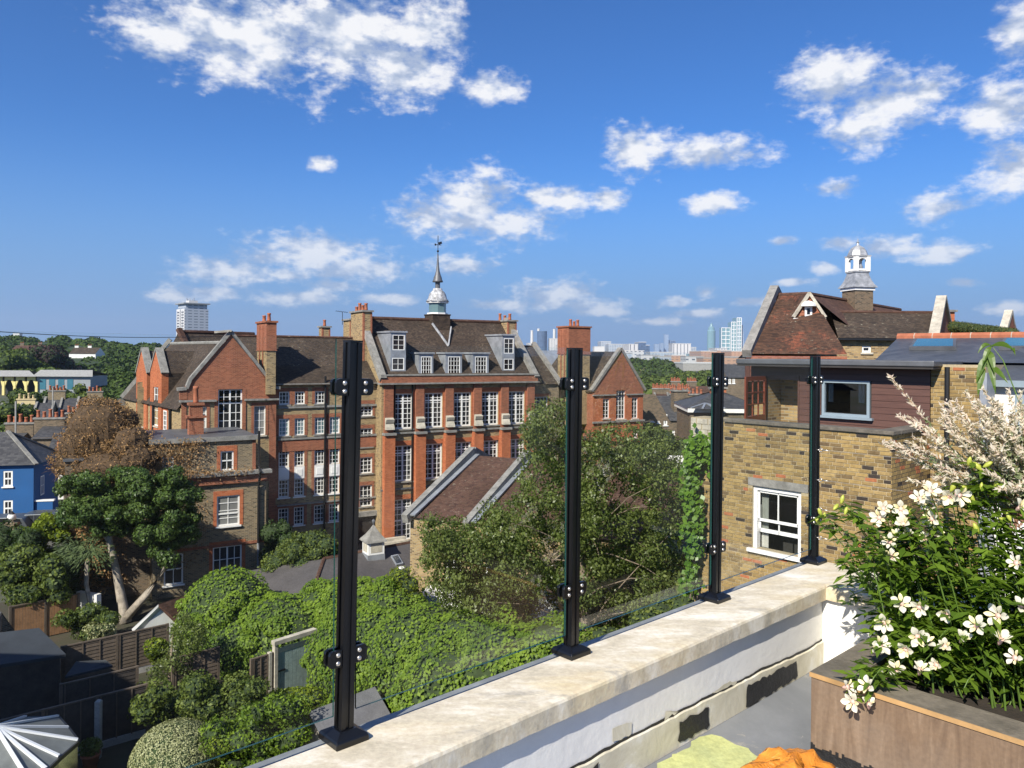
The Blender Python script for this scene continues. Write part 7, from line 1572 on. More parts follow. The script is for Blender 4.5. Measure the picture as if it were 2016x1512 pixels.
# parked car
plain('car_paint', (.10, .11, .12), .3, .1, 3, metal=.4); plain('tyre', (.015, .015, .016), .8, .1, 3)
p = at_z(62, 1052, 0); CF = Fr((p.x, p.y), 10); car = thing('parked_car', 'dark grey estate car parked in front of the blue house', 'car', CF.pt(0, .9, 0))
def car_body(fr, ln, w_, parent):
    prof = [(-.5, .35), (-.5, .75), (-.47, .92), (-.30, .98), (-.20, 1.38), (-.10, 1.50), (.28, 1.52), (.42, 1.42), (.48, 1.0), (.5, .85), (.5, .35)]
    mb = MB(); mb.prism([fr.pt(x * ln, 0, z) for x, z in prof], fr.pt(0, w_, 0) - fr.pt(0, 0, 0)); o = mb.build('body', M['car_paint'], parent, bevel=.04)
    mb = MB(); mb.face(*[fr.pt(x * ln, -.006, z) for x, z in ((-.26, 1.0), (.02, 1.0), (.02, 1.44), (-.10, 1.44), (-.18, 1.33))]); mb.face(*[fr.pt(x * ln, -.006, z) for x, z in ((.04, 1.0), (.42, 1.02), (.38, 1.38), (.28, 1.45), (.04, 1.45))]); mb.build('side_window', M['pane'], parent)
    mb = MB(); mb.face(*[fr.pt(x * ln - .01, t, z) for x, t, z in ((-.295, .12, 1.0), (-.295, w_ - .12, 1.0), (-.205, w_ - .2, 1.36), (-.205, .2, 1.36))]); mb.build('windscreen', M['pane'], parent)
    for x in (-.32, .31):
        for t in (-.02, w_ - .18):
            c0, c1 = fr.pt(x * ln, t, .33), fr.pt(x * ln, t + .2, .33); mb = MB(); mb.tube([c0, c1], .33, 16); wl_ = mb.build('wheel', M['tyre'], parent); mb = MB(); mb.tube([c0 - (c1 - c0) * .03, c0 + (c1 - c0) * .02], .2, 12); mb.build('rim', M['steel_bolt'], wl_)
    mb = MB(); mb.fbox(fr, -.5 * ln - .012, -.5 * ln + .02, .1, .4, .66, .8); mb.build('headlight', M['white_paint'], parent); mb = MB(); mb.fbox(fr, -.5 * ln - .012, -.5 * ln + .02, w_ - .4, w_ - .1, .66, .8); mb.build('headlight', M['white_paint'], parent)
car_body(CF, 4.5, 1.8, car)
p = at_z(-8, 1060, 0); CF = Fr((p.x, p.y), 10); car2 = thing('parked_car', 'dark car cut off by the left edge of the photo', 'car', CF.pt(0, .9, 0)); car_body(CF, 4.2, 1.75, car2)
p = at_y(23, 1030, 52); lp = thing('globe_lamp', 'white globe lantern on a brick pier in front of the parked car', 'lamp', (p.x, p.y, 0)); zz = lambda y: at_y(23, y, 52).z
mb = MB(); mb.box(p.x - .35, p.x + .35, p.y - .35, p.y + .35, 0, zz(1029)); mb.build('pier', M['stock_brick_dark'], lp); mb = MB(); mb.lathe(p.x, p.y, [(.1, zz(1029)), (.08, zz(1024)), (.2, zz(1023)), (.27, zz(1018)), (.22, zz(1013)), (.1, zz(1011))], 12); mb.build('globe', M['white_paint'], lp, True); mb = MB(); mb.lathe(p.x, p.y, [(.2, zz(1012)), (.12, zz(1009)), (.03, zz(1006)), (.02, zz(1002))], 8); mb.build('cap', M['black_iron'], lp)

def row_house(label, px0, px1, py_eave, py_ridge, Y, ang, depth, roofm, wallm, stacks, name='terraced_house', potm='terracotta', parap=(), wins=None, group=None, gable=True):
    p = at_y(px0, py_eave, Y); fr = Fr((p.x, p.y), ang); ln = fr.hit(px1, py_eave)[0]; ze = p.z; zr_ = at_y(px0, py_ridge, Y + depth / 2).z
    t = thing(name, label, 'house', fr.pt(ln / 2, depth / 2, 0), group); mb = MB(); H_ = []
    if wins: H_ = [fr.rect(*w_) for w_ in wins]
    mb.wall(fr, 0, ln, 0, ze, H_, 0, .1); mb.wall(fr, 0, ln, 0, ze, (), depth)
    for s in (0, ln): mb.face(fr.pt(s, 0, 0), fr.pt(s, 0, ze), fr.pt(s, depth / 2, zr_), fr.pt(s, depth, ze), fr.pt(s, depth, 0))
    mb.build('wall', M[wallm], t); mb = MB(); gable_roof(mb, fr, 0, ln, 0, depth, ze, zr_ + .08); mb.build('roof', M[roofm], t)
    for r in H_: window(fr, r, t, 2, 2, .02, 'pane', .1, .05, .1, (.5,), sillm='white_paint')
    for q in parap: mb = MB(); mb.beam(fr.pt(ln * q, -.3, ze + .08), fr.pt(ln * q, depth / 2, zr_ + .25), .3, .3); mb.beam(fr.pt(ln * q, depth / 2, zr_ + .25), fr.pt(ln * q, depth + .3, ze + .08), .3, .3); mb.build('party_wall', M['stone_grey'], t)
    for q, tt, h, n, w_ in stacks:
        s = ln * q; z1 = zr_ + h; mb = MB(); mb.fbox(fr, s - w_ / 2, s + w_ / 2, tt * depth - .35, tt * depth + .35, ze - .5, z1); ch = mb.build('chimney', M['cream_paint'] if potm == 'cream' else M[wallm], t); mb = MB(); mb.fbox(fr, s - w_ / 2 - .1, s + w_ / 2 + .1, tt * depth - .45, tt * depth + .45, z1 + .001, z1 + .18); mb.build('cap', M['stone_grey'] if potm != 'cream' else M['cream_paint'], ch)
        pots(ch, fr, [(s - w_ / 2 + w_ * (i + .5) / n, tt * depth) for i in range(n)], z1 + .18, .75, .17, 'terracotta_buff' if potm == 'cream' else potm)
    return t
row_house('dark slate roofed house with a row of red pots, left of the dead creeper', 62, 150, 862, 838, 76, 14, 7, 'slate', 'stock_brick_brown', [(.15, .5, .7, 5, 2.8)])
row_house('slate house at the left edge with cream and red chimney pots', -40, 32, 872, 852, 76, 14, 7, 'slate', 'stock_brick_brown', [(.75, .5, .9, 5, 2.6)])
row_house('house with a stack of red and buff pots tucked behind the creeper mound', 125, 165, 850, 830, 84, 14, 7, 'slate', 'stock_brick_brown', [(.35, .5, .9, 6, 2.8)])
row_house('slate terrace with white party walls and a cream chimney', -10, 95, 838, 795, 112, 22, 10, 'slate', 'stock_brick_dark', [(.45, .5, .6, 4, 2.4)], potm='cream', parap=(0, .38, .66, 1))
row_house('slate terrace with pale party walls in front of the depot trees', 78, 190, 828, 785, 118, 22, 10, 'slate', 'stock_brick_dark', [(.2, .5, 1.2, 5, 2.4), (.9, .5, 1.0, 4, 2.2)], parap=(0, .3, .6, 1))
row_house('long far slate terrace below the wooded hill', -20, 165, 742, 728, 330, 8, 9, 'slate', 'stock_brick_dark', [(.1, .5, 1, 4, 2), (.3, .5, 1, 4, 2), (.5, .5, 1, 4, 2), (.7, .5, 1, 4, 2), (.9, .5, 1, 4, 2)])
row_house('brown roofed far house among the trees on the wooded hill', 20, 80, 690, 680, 420, 5, 12, 'roof_maroon', 'stock_brick_brown', [(.2, .5, 1, 3, 2), (.8, .5, 1, 3, 2)])
row_house('white gabled far house with a long grey roof on the wooded hill', 136, 188, 696, 684, 430, 5, 12, 'roof_mossy', 'white_wall', [(.1, .5, 1, 3, 2), (.6, .5, 1, 3, 2)])
# TV aerial poles
for x, y0, y1, Y, lb in ((31, 790, 900, 70, 'thin white pole rising in front of the cream chimney'), (104, 763, 826, 90, 'thin grey pole between the slate terraces')):
    a, b_ = at_y(x, y1, Y), at_y(x, y0, Y); mb = MB(); mb.tube([Vector((a.x, a.y, 0)), b_], .07, 6); solid('pole', M['concrete'], lb, 'pole', mb)
# bus depot with yellow arches
p = at_y(72, 790, 240); DF = Fr((p.x, p.y), 8); dp_ = thing('depot', 'long grey depot building with a blue glazed wall and pale roof', 'building', DF.pt(10, 8, 0)); e_ = DF.hit(178, 760)[0]; zt = at_y(75, 741, 240).z; zr_ = at_y(53, 731, 250).z
mb = MB(); mb.fbox(DF, 0, e_, 0, 14, 0, zt); mb.build('wall', M['grey_cladding'], dp_); mb = MB(); mb.face(DF.pt(-1, -1, zt), DF.pt(e_ + 1, -1, zt), DF.pt(e_ - 2, 7, zr_ + .6), DF.pt(-2, 7, zr_ + .6)); mb.face(DF.pt(e_ + 1, 15, zt), DF.pt(-1, 15, zt), DF.pt(-2, 7, zr_ + .6), DF.pt(e_ - 2, 7, zr_ + .6)); mb.build('roof', M['concrete'], dp_)
for i in range(4): mb = MB(); s = e_ * (.06 + .13 * i * 1.3); mb.fbox(DF, s, s + e_ * .11, -.12, -.01, zt - 4.0, zt - .8); mb.build('glazing', M['teal_glass'], dp_)
yb = thing('yellow_depot_arches', 'pale yellow arched steel canopy of the depot at the left', 'canopy', DF.pt(-6, 0, 0)); sx = [DF.hit(x, 770)[0] for x in (-8, 8, 30, 52, 73)]
for i, s in enumerate(sx): mb = MB(); mb.fbox(DF, s - .35, s + .35, -.6, .2, 0, zt - 1.6); mb.build('column', M['yellow_steel'], yb)
for i in range(4):
    a, b_ = sx[i] + .36, sx[i + 1] - .36; mb = MB(); q = (b_ - a) * .3; P = [(a, zt), (a, zt - 3.2), (a + q, zt - 1.1), (b_ - q, zt - 1.1), (b_, zt - 3.2), (b_, zt)]; mb.prism([DF.pt(s, -.5, z) for s, z in (P[0], P[1], P[2])], DF.pt(0, .5, 0) - DF.pt(0, 0, 0)); mb.prism([DF.pt(s, -.5, z) for s, z in (P[0], P[2], P[3], P[5])], DF.pt(0, .5, 0) - DF.pt(0, 0, 0)); mb.prism([DF.pt(s, -.5, z) for s, z in (P[5], P[3], P[4])], DF.pt(0, .5, 0) - DF.pt(0, 0, 0)); mb.build('arch', M['yellow_steel'], yb)
mb = MB(); mb.face(DF.pt(sx[0] - 3, -2, zt), DF.pt(sx[-1] + .5, -2, zt), DF.pt(sx[-1] - 5, 6, zr_ + .4), DF.pt(sx[0] - 3, 6, zr_ + .4)); mb.face(DF.pt(sx[-1] + .5, 14, zt), DF.pt(sx[0] - 3, 14, zt), DF.pt(sx[0] - 3, 6, zr_ + .4), DF.pt(sx[-1] - 5, 6, zr_ + .4)); mb.build('roof', M['concrete'], yb); mb = MB(); mb.fbox(DF, sx[0] - 3, sx[-1] - .5, 5, 5.2, 0, zt - .1); mb.build('back_wall', M['felt_dark'], yb)
# overhead cable
ca = thing('overhead_cable', 'thin dark cable crossing the sky at the left', 'cable', (-30, 40, 15)); mb = MB(); A, B = at_y(-120, 645, 34), at_y(455, 661, 50); P = [A.lerp(B, i / 24) - Vector((0, 0, .25 * math.sin(math.pi * i / 24))) for i in range(25)]; P[-1] = G.pt(ap, 0, z_ap + .3); mb.tube(P, .018, 5); mb.build('wire', M['black_iron'], ca)

# ---------------------------------------------------------------- trees and woodland
def tree(label, x, y_top, y_base, Y, rad, leaf, n, size=.5, group=None, nclump=26, name='tree', squash=1.0):
    top = at_y(x, y_top, Y); c = Vector((top.x, top.y, 0)); H_ = top.z; cz = H_ - rad * squash
    cl = crown_clumps((c.x, c.y, cz), (rad, rad, rad * squash), nclump, rad * .38, .85, int(x * 7 + Y)); t = thing(name, label, 'tree', (c.x, c.y, 0), group)
    mb = MB(); mb.tube([(c.x, c.y, 0), (c.x, c.y, cz * .6), (c.x + .2, c.y, cz)], [rad * .09, rad * .07, rad * .03], 6); mb.build('trunk', M['bark'], t)
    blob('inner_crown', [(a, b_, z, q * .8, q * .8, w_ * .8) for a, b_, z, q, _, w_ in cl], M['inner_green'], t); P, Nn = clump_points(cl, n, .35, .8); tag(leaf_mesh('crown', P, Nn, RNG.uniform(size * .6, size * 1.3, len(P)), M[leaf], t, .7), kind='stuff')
def wood(label, poly_px, Yr, n, rad, leaf, size, nl, name='woodland'):
    cl = []
    while len(cl) < n:
        xs = [p[0] for p in poly_px]; ys = [p[1] for p in poly_px]; x, y = g.uniform(min(xs), max(xs)), g.uniform(min(ys), max(ys))
        if not in_poly(x, y, poly_px): continue
        q = (y - min(ys)) / (max(ys) - min(ys)); Y = Yr[1] + (Yr[0] - Yr[1]) * q; p = at_y(x, y, Y); r = rad * g.uniform(.6, 1.25) * Y / Yr[1]; cl.append((p.x, p.y, p.z - r * .6, r, r, r * .85))
    mb_cl = [(a, b_, z, q * .9, q * .9, w_ * .9) for a, b_, z, q, _, w_ in cl]
    o = blob(name, mb_cl, M['inner_green'], None, amp=.1); tag(o, label, 'woodland', kind='stuff')
    P, Nn = clump_points(cl, nl, .25, .9, False); o2 = leaf_mesh(name, P, Nn, RNG.uniform(size * .6, size * 1.4, len(P)), M[leaf], None, .8); tag(o2, label, 'woodland', kind='stuff')
def hill(label, pts_px, Y0, Y1):
    mb = MB(); top = [at_y(x, y, Y1) for x, y in pts_px]; bot = [Vector((at_y(x, 720, Y0).x, Y0, 0)) for x, y in pts_px]; back = [Vector((p.x * 1.5, Y1 * 1.5, 0)) for p in top]
    for i in range(len(top) - 1): mb.face(bot[i], bot[i + 1], top[i + 1], top[i]); mb.face(top[i], top[i + 1], back[i + 1], back[i])
    tag(mb.build('hill', M['inner_green']), label, kind='structure')
hill('low wooded rise on the left horizon', [(-300, 690), (-60, 676), (60, 672), (160, 674), (260, 686), (330, 694), (460, 700)], 260, 620)
wood('dense green wood along the left horizon', [(-60, 668), (20, 664), (100, 666), (150, 662), (230, 674), (320, 680), (320, 730), (230, 735), (120, 722), (60, 700), (-60, 705)], (300, 640), 190, 9, 'leaf_far', 2.2, 52000)
wood('green trees behind the depot on the left', [(-40, 705), (40, 690), (90, 720), (100, 735), (-40, 735)], (300, 360), 40, 6, 'leaf_far2', 1.6, 14000)
wood('trees right of the depot in front of the wooded hill', [(120, 745), (180, 735), (250, 735), (262, 760), (235, 800), (170, 800), (110, 790), (85, 770)], (190, 300), 55, 4.2, 'leaf_far', 1.2, 22000)
tree('dark purple leaved tree on the left below the hill', 98, 683, 745, 330, 9, 'leaf_purple', 4500, 1.2)
tree('rounded bright tree left of the depot arches', 40, 692, 750, 310, 10, 'leaf_far2', 5000, 1.2)
tree('bushy tree at the left edge in front of the slate terraces', 22, 806, 860, 88, 3.0, 'leaf_bush', 5000, .35)
tree('round green tree beyond the slate terrace beside the depot', 160, 763, 800, 150, 5, 'leaf_bush', 5000, .6)
tree('small green tree by the depot columns', 60, 770, 800, 170, 4, 'leaf_far2', 3500, .6)

# ---------------------------------------------------------------- houses in the middle distance, centre right
p = at_y(1268, 860, 74); QF = Fr((p.x, p.y), 8); fb = thing('brown_flats', 'brown brick flats with white sash windows right of the school gable', 'flats', QF.pt(4, 4, 0))
e_ = QF.hit(1358, 850)[0]; zt = QF.hit(1340, 828)[1]; ZX = lambda v: 1020 + v / 4.032; ZY = lambda v: 560 + v / 4.032
rs = [(1050, 1080, 1030, 1090), (1105, 1125, 1030, 1100), (1155, 1185, 1030, 1118), (1150, 1180, 1170, 1258), (1222, 1245, 1160, 1225), (1265, 1300, 1160, 1245), (1320, 1348, 1155, 1240), (1222, 1245, 1290, 1350), (1265, 1298, 1288, 1370), (1320, 1345, 1285, 1365)]
H_ = [QF.rect(ZX(a), ZX(b_), ZY(c), ZY(d)) for a, b_, c, d in rs]
mb = MB(); mb.wall(QF, -1, e_, 0, zt, H_, 0, .15); zs_ = QF.hit(1285, 776)[1]; a1, a2 = QF.hit(1318, 815)[0], QF.hit(1290, 780)[0]; mb.face(QF.pt(-1, 0, zt), QF.pt(a1, 0, zt), QF.pt(a2, 0, zs_), QF.pt(-1, 0, zs_)); mb.fbox(QF, e_ - .01, e_, .01, 8, 0, zt); mb.build('wall', M['stock_brick_brown'], fb)
for r in H_: window(QF, r, fb, 1, 2, .04, 'pane', .14, .06, .1, (.5,), sillm='white_paint')
mb = MB(); mb.face(QF.pt(a1, -.2, zt), QF.pt(e_ + .2, -.2, zt), QF.pt(e_ + .2, 4, zt + 2.2), QF.pt(a1, 4, zt + 2.2)); mb.face(QF.pt(-1, .0, zs_), QF.pt(a2, .0, zs_), QF.pt(a2, 8, zs_ - 1), QF.pt(-1, 8, zs_ - 1)); mb.build('roof', M['slate'], fb)
chimney(fb, QF, a1 + .9, a1 + 2.3, 1.2, 2.2, zt - 1, QF.hit(1340, 772)[1], 'stock_brick_brown', None, .6, 4, 1, False)
row_house('grey slate house with red pots left of the third post', 1330, 1400, 812, 790, 92, 0, 9, 'slate', 'stock_brick_brown', [(.3, .5, .8, 5, 2.2), (.8, .5, .8, 4, 2)], parap=(0, .5, 1))
row_house('terraced slate roofs with red chimney stacks below the trees', 1292, 1372, 790, 775, 130, -6, 9, 'roof_maroon', 'stock_brick_brown', [(.1, .5, .8, 6, 2), (.4, .5, .8, 6, 2), (.75, .5, .8, 6, 2)], parap=(0, .33, .66, 1))
row_house('brown roofed terrace with many red pots beyond the brown flats', 1318, 1400, 772, 760, 160, -6, 9, 'roof_maroon', 'stock_brick_brown', [(.2, .5, .9, 6, 2), (.6, .5, .9, 6, 2)], parap=(0, .5, 1))
row_house('tall brick house with stone gables right of the third post', 1430, 1478, 742, 718, 120, -4, 9, 'slate', 'stock_brick_brown', [], wins=[(1434, 1439, 724 + 22, 731 + 24), (1442, 1447, 746, 755)])
# pavilion with slate turret roof
p = at_y(1358, 830, 60); TF = Fr((p.x, p.y), -4); tp = thing('pavilion_house', 'house with hipped slate roof, lead hips and white eaves behind the cream block pier', 'house', TF.pt(3, 3, 0)); zt = TF.hit(1400, 812)[1]; l_ = TF.hit(1500, 812)[0]
mb = MB(); mb.fbox(TF, 0, l_, 0, 7, 0, zt); mb.build('wall', M['stock_brick_brown'], tp); mb = MB(); mb.fbox(TF, -.2, l_ + .2, -.25, 7.2, zt + .001, zt + .35); mb.build('eaves', M['white_paint'], tp); mb = MB(); zt += .351; zr_ = at_y(1450, 768, 63.5).z; hip_roof(mb, TF, -.3, l_ + .3, -.3, 7.3, zt, zr_, 3.2); mb.build('roof', M['slate'], tp)
mb = MB(); c0 = TF.hit(1390, 805)[0]; ap_ = TF.pt(c0, .3, at_y(1388, 795, 60).z); pts_ = [TF.pt(c0 - 1.3, -.9, zt), TF.pt(c0 - .5, -1.4, zt), TF.pt(c0 + .5, -1.4, zt), TF.pt(c0 + 1.3, -.9, zt)]
for a, b_ in zip(pts_, pts_[1:]): mb.face(a, b_, ap_)
mb.build('bay_roof', M['slate'], tp); mb = MB()
for a in pts_: mb.beam(a + Vector((0, 0, .05)), ap_ + Vector((0, 0, .05)), .16, .07)
mb.build('lead_hips', M['lead'], tp); chimney(tp, TF, 2.2, 3.4, 3, 3.8, zt, at_y(1385, 765, 63).z, 'orange_brick', None, .6, 4, 1, False)
mb = MB(); p = at_y(1340, 920, 55); mb.box(p.x - 1, p.x + 3, p.y, p.y + .3, 0, at_y(1340, 898, 55).z); solid('white_yard_wall', M['white_wall'], 'low white wall at street level behind the vine', 'wall', mb)
wood('street trees beyond the terraces, centre right', [(1250, 745), (1300, 735), (1360, 735), (1420, 725), (1470, 735), (1470, 752), (1390, 775), (1300, 780), (1255, 770)], (170, 330), 75, 5, 'leaf_far2', 1.4, 30000)
wood('dark park trees under the skyline, centre right', [(1240, 708), (1275, 706), (1315, 712), (1330, 730), (1250, 735)], (420, 560), 40, 8, 'leaf_far', 2.0, 14000)
tree('green tree growing over the school gable corner and the brown flats', 1285, 842, 930, 58, 2.6, 'leaf_bush', 6000, .22)

# ---------------------------------------------------------------- the far skyline
def gridm(name, wall, glass, wx, wz, mort=.3, rough=.4):
    m, nt, b = new_mat(name); n = N(nt, 'ShaderNodeTexBrick'); L(nt, uvc(nt), n.inputs['Vector']); n.offset = 0; n.inputs['Scale'].default_value = 1
    n.inputs['Brick Width'].default_value = wx; n.inputs['Row Height'].default_value = wz; n.inputs['Mortar Size'].default_value = min(wx, wz) * mort * .5; n.inputs['Mortar Smooth'].default_value = 0
    n.inputs['Color1'].default_value = (*glass, 1); n.inputs['Color2'].default_value = (*[x * 1.6 for x in glass], 1); n.inputs['Mortar'].default_value = (*wall, 1)
    L(nt, n.outputs['Color'], b.inputs['Base Color']); b.inputs['Roughness'].default_value = rough; return m
gridm('far_white_grid', (.50, .50, .50), (.09, .11, .14), 8, 6, .7); gridm('far_stripes', (.55, .55, .55), (.07, .08, .11), 9, 60, .8); gridm('far_blue', (.10, .15, .24), (.06, .09, .15), 5, 3.6, .3, .2)
gridm('far_grey', (.38, .42, .46), (.16, .20, .26), 6, 3.6, .5); gridm('far_brown', (.42, .26, .18), (.10, .09, .09), 6, 3.4, .8); gridm('far_teal', (.20, .33, .36), (.10, .18, .22), 4, 3.4, .4, .2); gridm('far_city', (.26, .34, .46), (.20, .27, .38), 8, 8, .4, .3)
gridm('balcony_white', (.62, .62, .62), (.06, .07, .09), 7.5, 2.9, .9); gridm('balcony_grey', (.36, .40, .46), (.09, .11, .14), 6, 2.9, .7)
plain('far_white', (.55, .55, .54), .7, .1, .02); plain('far_dark', (.07, .075, .09), .4, .2, .05)
def tower(name, label, x0, x1, yt, Y, mat, cat='building', depth=None, ang=0, extra=None, roofm='far_white'):
    p = at_y(x0, 700, Y); q = at_y(x1, 700, Y); fr = Fr((p.x, p.y), ang); w_ = q.x - p.x; t = thing(name, label, cat, ((p.x + q.x) / 2, Y, 0)); z = at_y((x0 + x1) / 2, yt, Y).z; d = depth or w_
    mb = MB(); mb.fbox(fr, 0, w_, 0, d, 0, z); mb.build('body', M[mat], t); mb = MB(); mb.fbox(fr, -w_ * .01, w_ * 1.01, -w_ * .01, d * 1.01, z + .01, z + 1.2); mb.build('roof_edge', M[roofm], t)
    if extra: extra(t, fr, w_, d, z)
    return t
# white apartment tower on the left
p = at_y(364, 640, 800); TW = Fr((p.x, p.y), 41); zt_w = lambda y: at_y(364, y, 800).z; tb = thing('apartment_tower', 'white high rise apartment tower with dark balconies on the left skyline', 'tower', (p.x, p.y, 0))
a_ = 24.0; b_ = 26.0; L2 = Fr((p.x, p.y), 132, 42)
mb = MB(); mb.fbox(TW, 0, a_, 0, b_, 0, zt_w(607)); mb.build('body', M['balcony_grey'], tb); mb = MB(); mb.fbox(L2, .5, 11, -.6, -.05, 0, zt_w(608)); mb.fbox(L2, 13.5, 24, -.6, -.05, 0, zt_w(608)); mb.build('balcony_bay', M['balcony_white'], tb)
for i in range(18):
    z = zt_w(610) - 2.9 * i - 1.6
    for s in (2.0, 15.0): mb = MB(); mb.fbox(L2, s, s + 6.5, -.9, -.601, z - 1.1, z); mb.build('balcony', M['far_dark'], tb)
mb = MB(); mb.fbox(TW, 1, a_ - 1, 1, b_ - 1, zt_w(607), zt_w(598)); mb.build('penthouse', M['balcony_grey'], tb); mb = MB(); mb.fbox(TW, -1.5, a_ + 1.5, -1.5, b_ + 1.5, zt_w(598) + .1, zt_w(597) + .8); mb.build('roof_slab', M['grey_cladding'], tb); mb = MB(); mb.fbox(TW, 6, 15, 6, 16, zt_w(596.3), zt_w(590)); mb.build('plant_room', M['far_white'], tb)
mb = MB()
for i in range(7): c = TW.pt(8 + g.uniform(-3, 6), 10 + g.uniform(-4, 4), 0); mb.tube([(c.x, c.y, zt_w(590)), (c.x, c.y, zt_w(585.5 + g.uniform(-1, 3)))], .35, 5)
mb.build('mast', M['lead'], tb)
tower('far_block', 'tiny pale block on the wooded hill at the far left', 25, 37, 657, 2400, 'far_white', ang=8)
tower('far_block', 'tiny white block showing above the far left trees', 123, 129, 661, 2600, 'far_white')
# power station chimneys
for i, (x, yt) in enumerate(((1017.5, 650), (1047, 650.5), (1060, 647), (1091, 648))):
    p = at_y(x, 690, 2600); zt = at_y(x, yt, 2600).z; mb = MB(); mb.lathe(p.x, p.y, [(5.6, 0), (5.2, zt * .5), (4.5, zt - 3), (4.9, zt - 3), (4.9, zt)], 14); solid('power_station_chimney', M['far_white'], ['white power station chimney half hidden behind the right school chimney stack', 'white power station chimney left of the dark round tower', 'white power station chimney behind the dark round tower', 'white power station chimney above the white grid block'][i], 'chimney', mb, group='power station chimneys')
p = at_y(1067, 690, 2300); zt = at_y(1067, 652, 2300).z; mb = MB(); mb.lathe(p.x, p.y, [(15, 0), (15, zt)], 20); solid('round_tower', M['far_blue'], 'dark round apartment tower among the white chimneys', 'tower', mb)
SK = [('grid_block', 'white gridded block right of the dark round tower', 1081, 1108, 667, 2300, 'far_white_grid'), ('white_block', 'low white block beside the orange chimney stack', 1098, 1122, 680, 2100, 'far_white'), ('low_block', 'long low white building left of the dark round tower', 1040, 1062, 676, 2500, 'far_white_grid'),
 ('drum_building', 'grey glass drum building on the skyline', 1183, 1203, 673, 2000, 'far_grey'), ('curved_block', 'low blue grey curved roof block on the skyline', 1198, 1232, 678, 1900, 'far_grey'), ('striped_block', 'white striped block left of the dark blue tower', 1238, 1256, 678, 1700, 'far_stripes'), ('blue_tower', 'dark blue glass tower left of the city cluster', 1257, 1272, 674, 1750, 'far_blue'), ('blue_block', 'shorter dark blue block attached to the dark tower', 1271, 1279, 680, 1750, 'far_blue'), ('white_terrace', 'low white terrace block under the dark blue tower', 1230, 1268, 691, 1500, 'far_white_grid'), ('pale_block', 'pale low block right of the red gable', 1170, 1190, 683, 1900, 'far_white'),
 ('city_tower', 'tallest pale blue city tower on the far skyline', 1308, 1316, 659, 9000, 'far_city'), ('city_tower', 'stepped shoulder of the tallest city tower', 1316, 1321, 670, 9050, 'far_city'), ('city_tower', 'small dome topped city tower left of the tallest one', 1289, 1297, 678, 8800, 'far_city'), ('city_tower', 'slim city tower just left of the tallest one', 1300, 1306, 676, 8900, 'far_city'), ('city_tower', 'dark city tower right of the tallest one', 1322, 1330, 671, 8700, 'far_blue'),
 ('striped_block', 'large white vertical striped block in the centre right skyline', 1324, 1360, 677, 2000, 'far_stripes'), ('arched_block', 'pale block with rounded roof beside the striped block', 1360, 1371, 684, 2100, 'far_grey'), ('grey_block', 'grey low block under the city cluster', 1280, 1325, 694, 1500, 'far_grey'), ('grey_block', 'glass low block left of the green glass tower', 1366, 1392, 697, 1900, 'far_teal'),
 ('brown_block', 'brown and white mansion block below the green glass tower', 1380, 1412, 692, 1300, 'far_brown'), ('brown_block', 'brick mansion block below the white stepped tower', 1412, 1440, 690, 1350, 'far_brown'), ('brown_block', 'orange and white block beside the annexe roof', 1440, 1478, 692, 1250, 'far_brown'), ('white_block', 'white block at the foot of the white stepped tower', 1408, 1432, 686, 2200, 'far_white_grid'), ('pale_shed', 'long pale industrial roof below the mansion blocks', 1345, 1420, 716, 700, 'concrete'), ('grey_house_block', 'grey brick block with white balconies below the striped block', 1322, 1348, 700, 1000, 'far_brown')]
for nme, lb, x0, x1, yt, Y, mt in SK: tower(nme, lb, x0, x1, yt, Y, mt, depth=(60 if nme not in ('pale_shed',) else 30), ang=g.uniform(-3, 6))
for (x0, x1, yt, i) in ((1420, 1437, 645, 0), (1437, 1447, 634, 1), (1446, 1455, 626, 2), (1454, 1459.5, 640, 3)): pass
p = at_y(1420, 700, 3600); sw2 = thing('stepped_tower', 'white framed stepped tower cluster at the right of the skyline', 'tower', (p.x, p.y, 0)); plain('white_frame', (.8, .8, .8), .6, .03, .01)
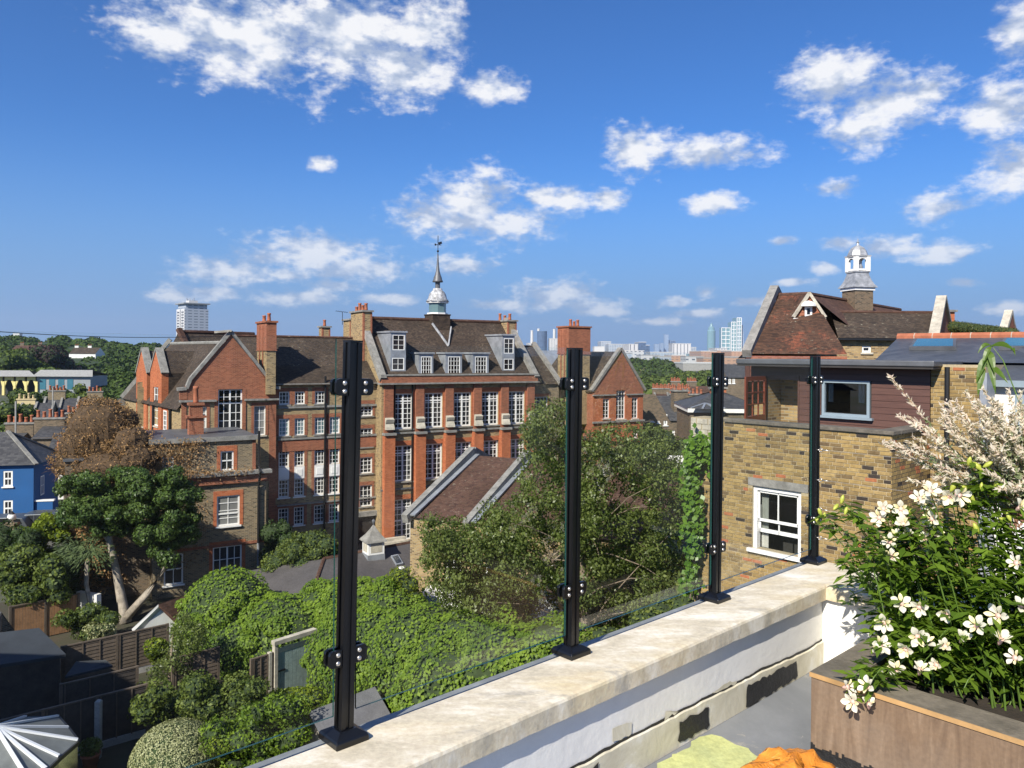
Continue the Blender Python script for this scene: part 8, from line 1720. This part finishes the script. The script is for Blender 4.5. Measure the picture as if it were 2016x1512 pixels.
for (x0, x1, yt, k) in ((1420, 1437, 645, 0), (1437, 1446.5, 634, 20), (1446, 1454.5, 626, 35), (1454, 1459.5, 640, 15)):
    a = at_y(x0, 700, 3600); b2 = at_y(x1, 700, 3600); z = at_y(x0, yt, 3600).z; mb = MB(); mb.box(a.x, b2.x, 3600 - k, 3640, 0, z); mb.build('shaft', M['far_teal'], sw2); mb = MB(); w_ = b2.x - a.x; nf = max(2, int(z / 17))
    for i in range(nf + 1): mb.box(a.x, b2.x, 3599 - k, 3600 - k - .1, z * i / nf - 2, z * i / nf + .5)
    for i in range(3): x = a.x + w_ * i / 2; mb.box(x - 1.3, x + 1.3, 3597 - k, 3598.9 - k, 0, z)
    mb.build('frame', M['white_frame'], sw2)
p = at_y(1400, 700, 4500); zz = lambda y: at_y(1400, y, 4500).z; mb = MB(); mb.lathe(p.x, p.y, [(24, 0), (24, zz(652)), (20, zz(650)), (18, zz(645)), (11, zz(643)), (8, zz(639)), (2, zz(636))], 18); solid('glass_tower', M['far_teal'], 'round green glass tower with a stepped crown on the skyline', 'tower', mb)
p = at_y(1463, 700, 8200); z = at_y(1463, 651, 8200).z; mb = MB(); mb.lathe(p.x, p.y, [(26, 0), (3, z - 12), (1, z)], 6); solid('pointed_tower', M['far_city'], 'pale pointed glass spire just left of the annexe roof', 'tower', mb)
# low city fabric below the skyline
for k, (x0, x1, yt, Y, mt, lb) in enumerate([(1165, 1210, 694, 1300, 'far_white_grid', 'low pale flats just right of the red gable'), (1205, 1245, 696, 1200, 'far_grey', 'low grey flats left of the white terrace block'), (1262, 1300, 700, 1100, 'far_white_grid', 'low white flats behind the park trees'), (1295, 1330, 703, 1000, 'far_grey', 'grey flats between park trees and striped block'), (1350, 1385, 703, 950, 'far_white_grid', 'white flats right of the striped block'), (1385, 1430, 706, 900, 'far_brown', 'brick flats behind the pale industrial roof'), (1425, 1480, 704, 850, 'far_brown', 'red brick flats behind the third post')]): tower('low_flats', lb, x0, x1, yt, Y, mt, 'flats', 30, g.uniform(-4, 4), roofm='concrete')
# ---------------------------------------------------------------- clear summer haze
mb = MB(); mb.box(-6500, 6500, -250, 10500, -1, 420); hz_ = mb.build('haze', None)
m = bpy.data.materials.new('air'); m.use_nodes = True; nt = m.node_tree; nt.nodes.remove(nt.nodes['Principled BSDF'])
pv = N(nt, 'ShaderNodeVolumePrincipled'); pv.inputs['Color'].default_value = (.72, .84, 1, 1); pv.inputs['Density'].default_value = 6e-5; pv.inputs['Anisotropy'].default_value = .2
L(nt, pv.outputs[0], nt.nodes['Material Output'].inputs['Volume']); hz_.data.materials.clear(); hz_.data.materials.append(m); tag(hz_, kind='stuff')
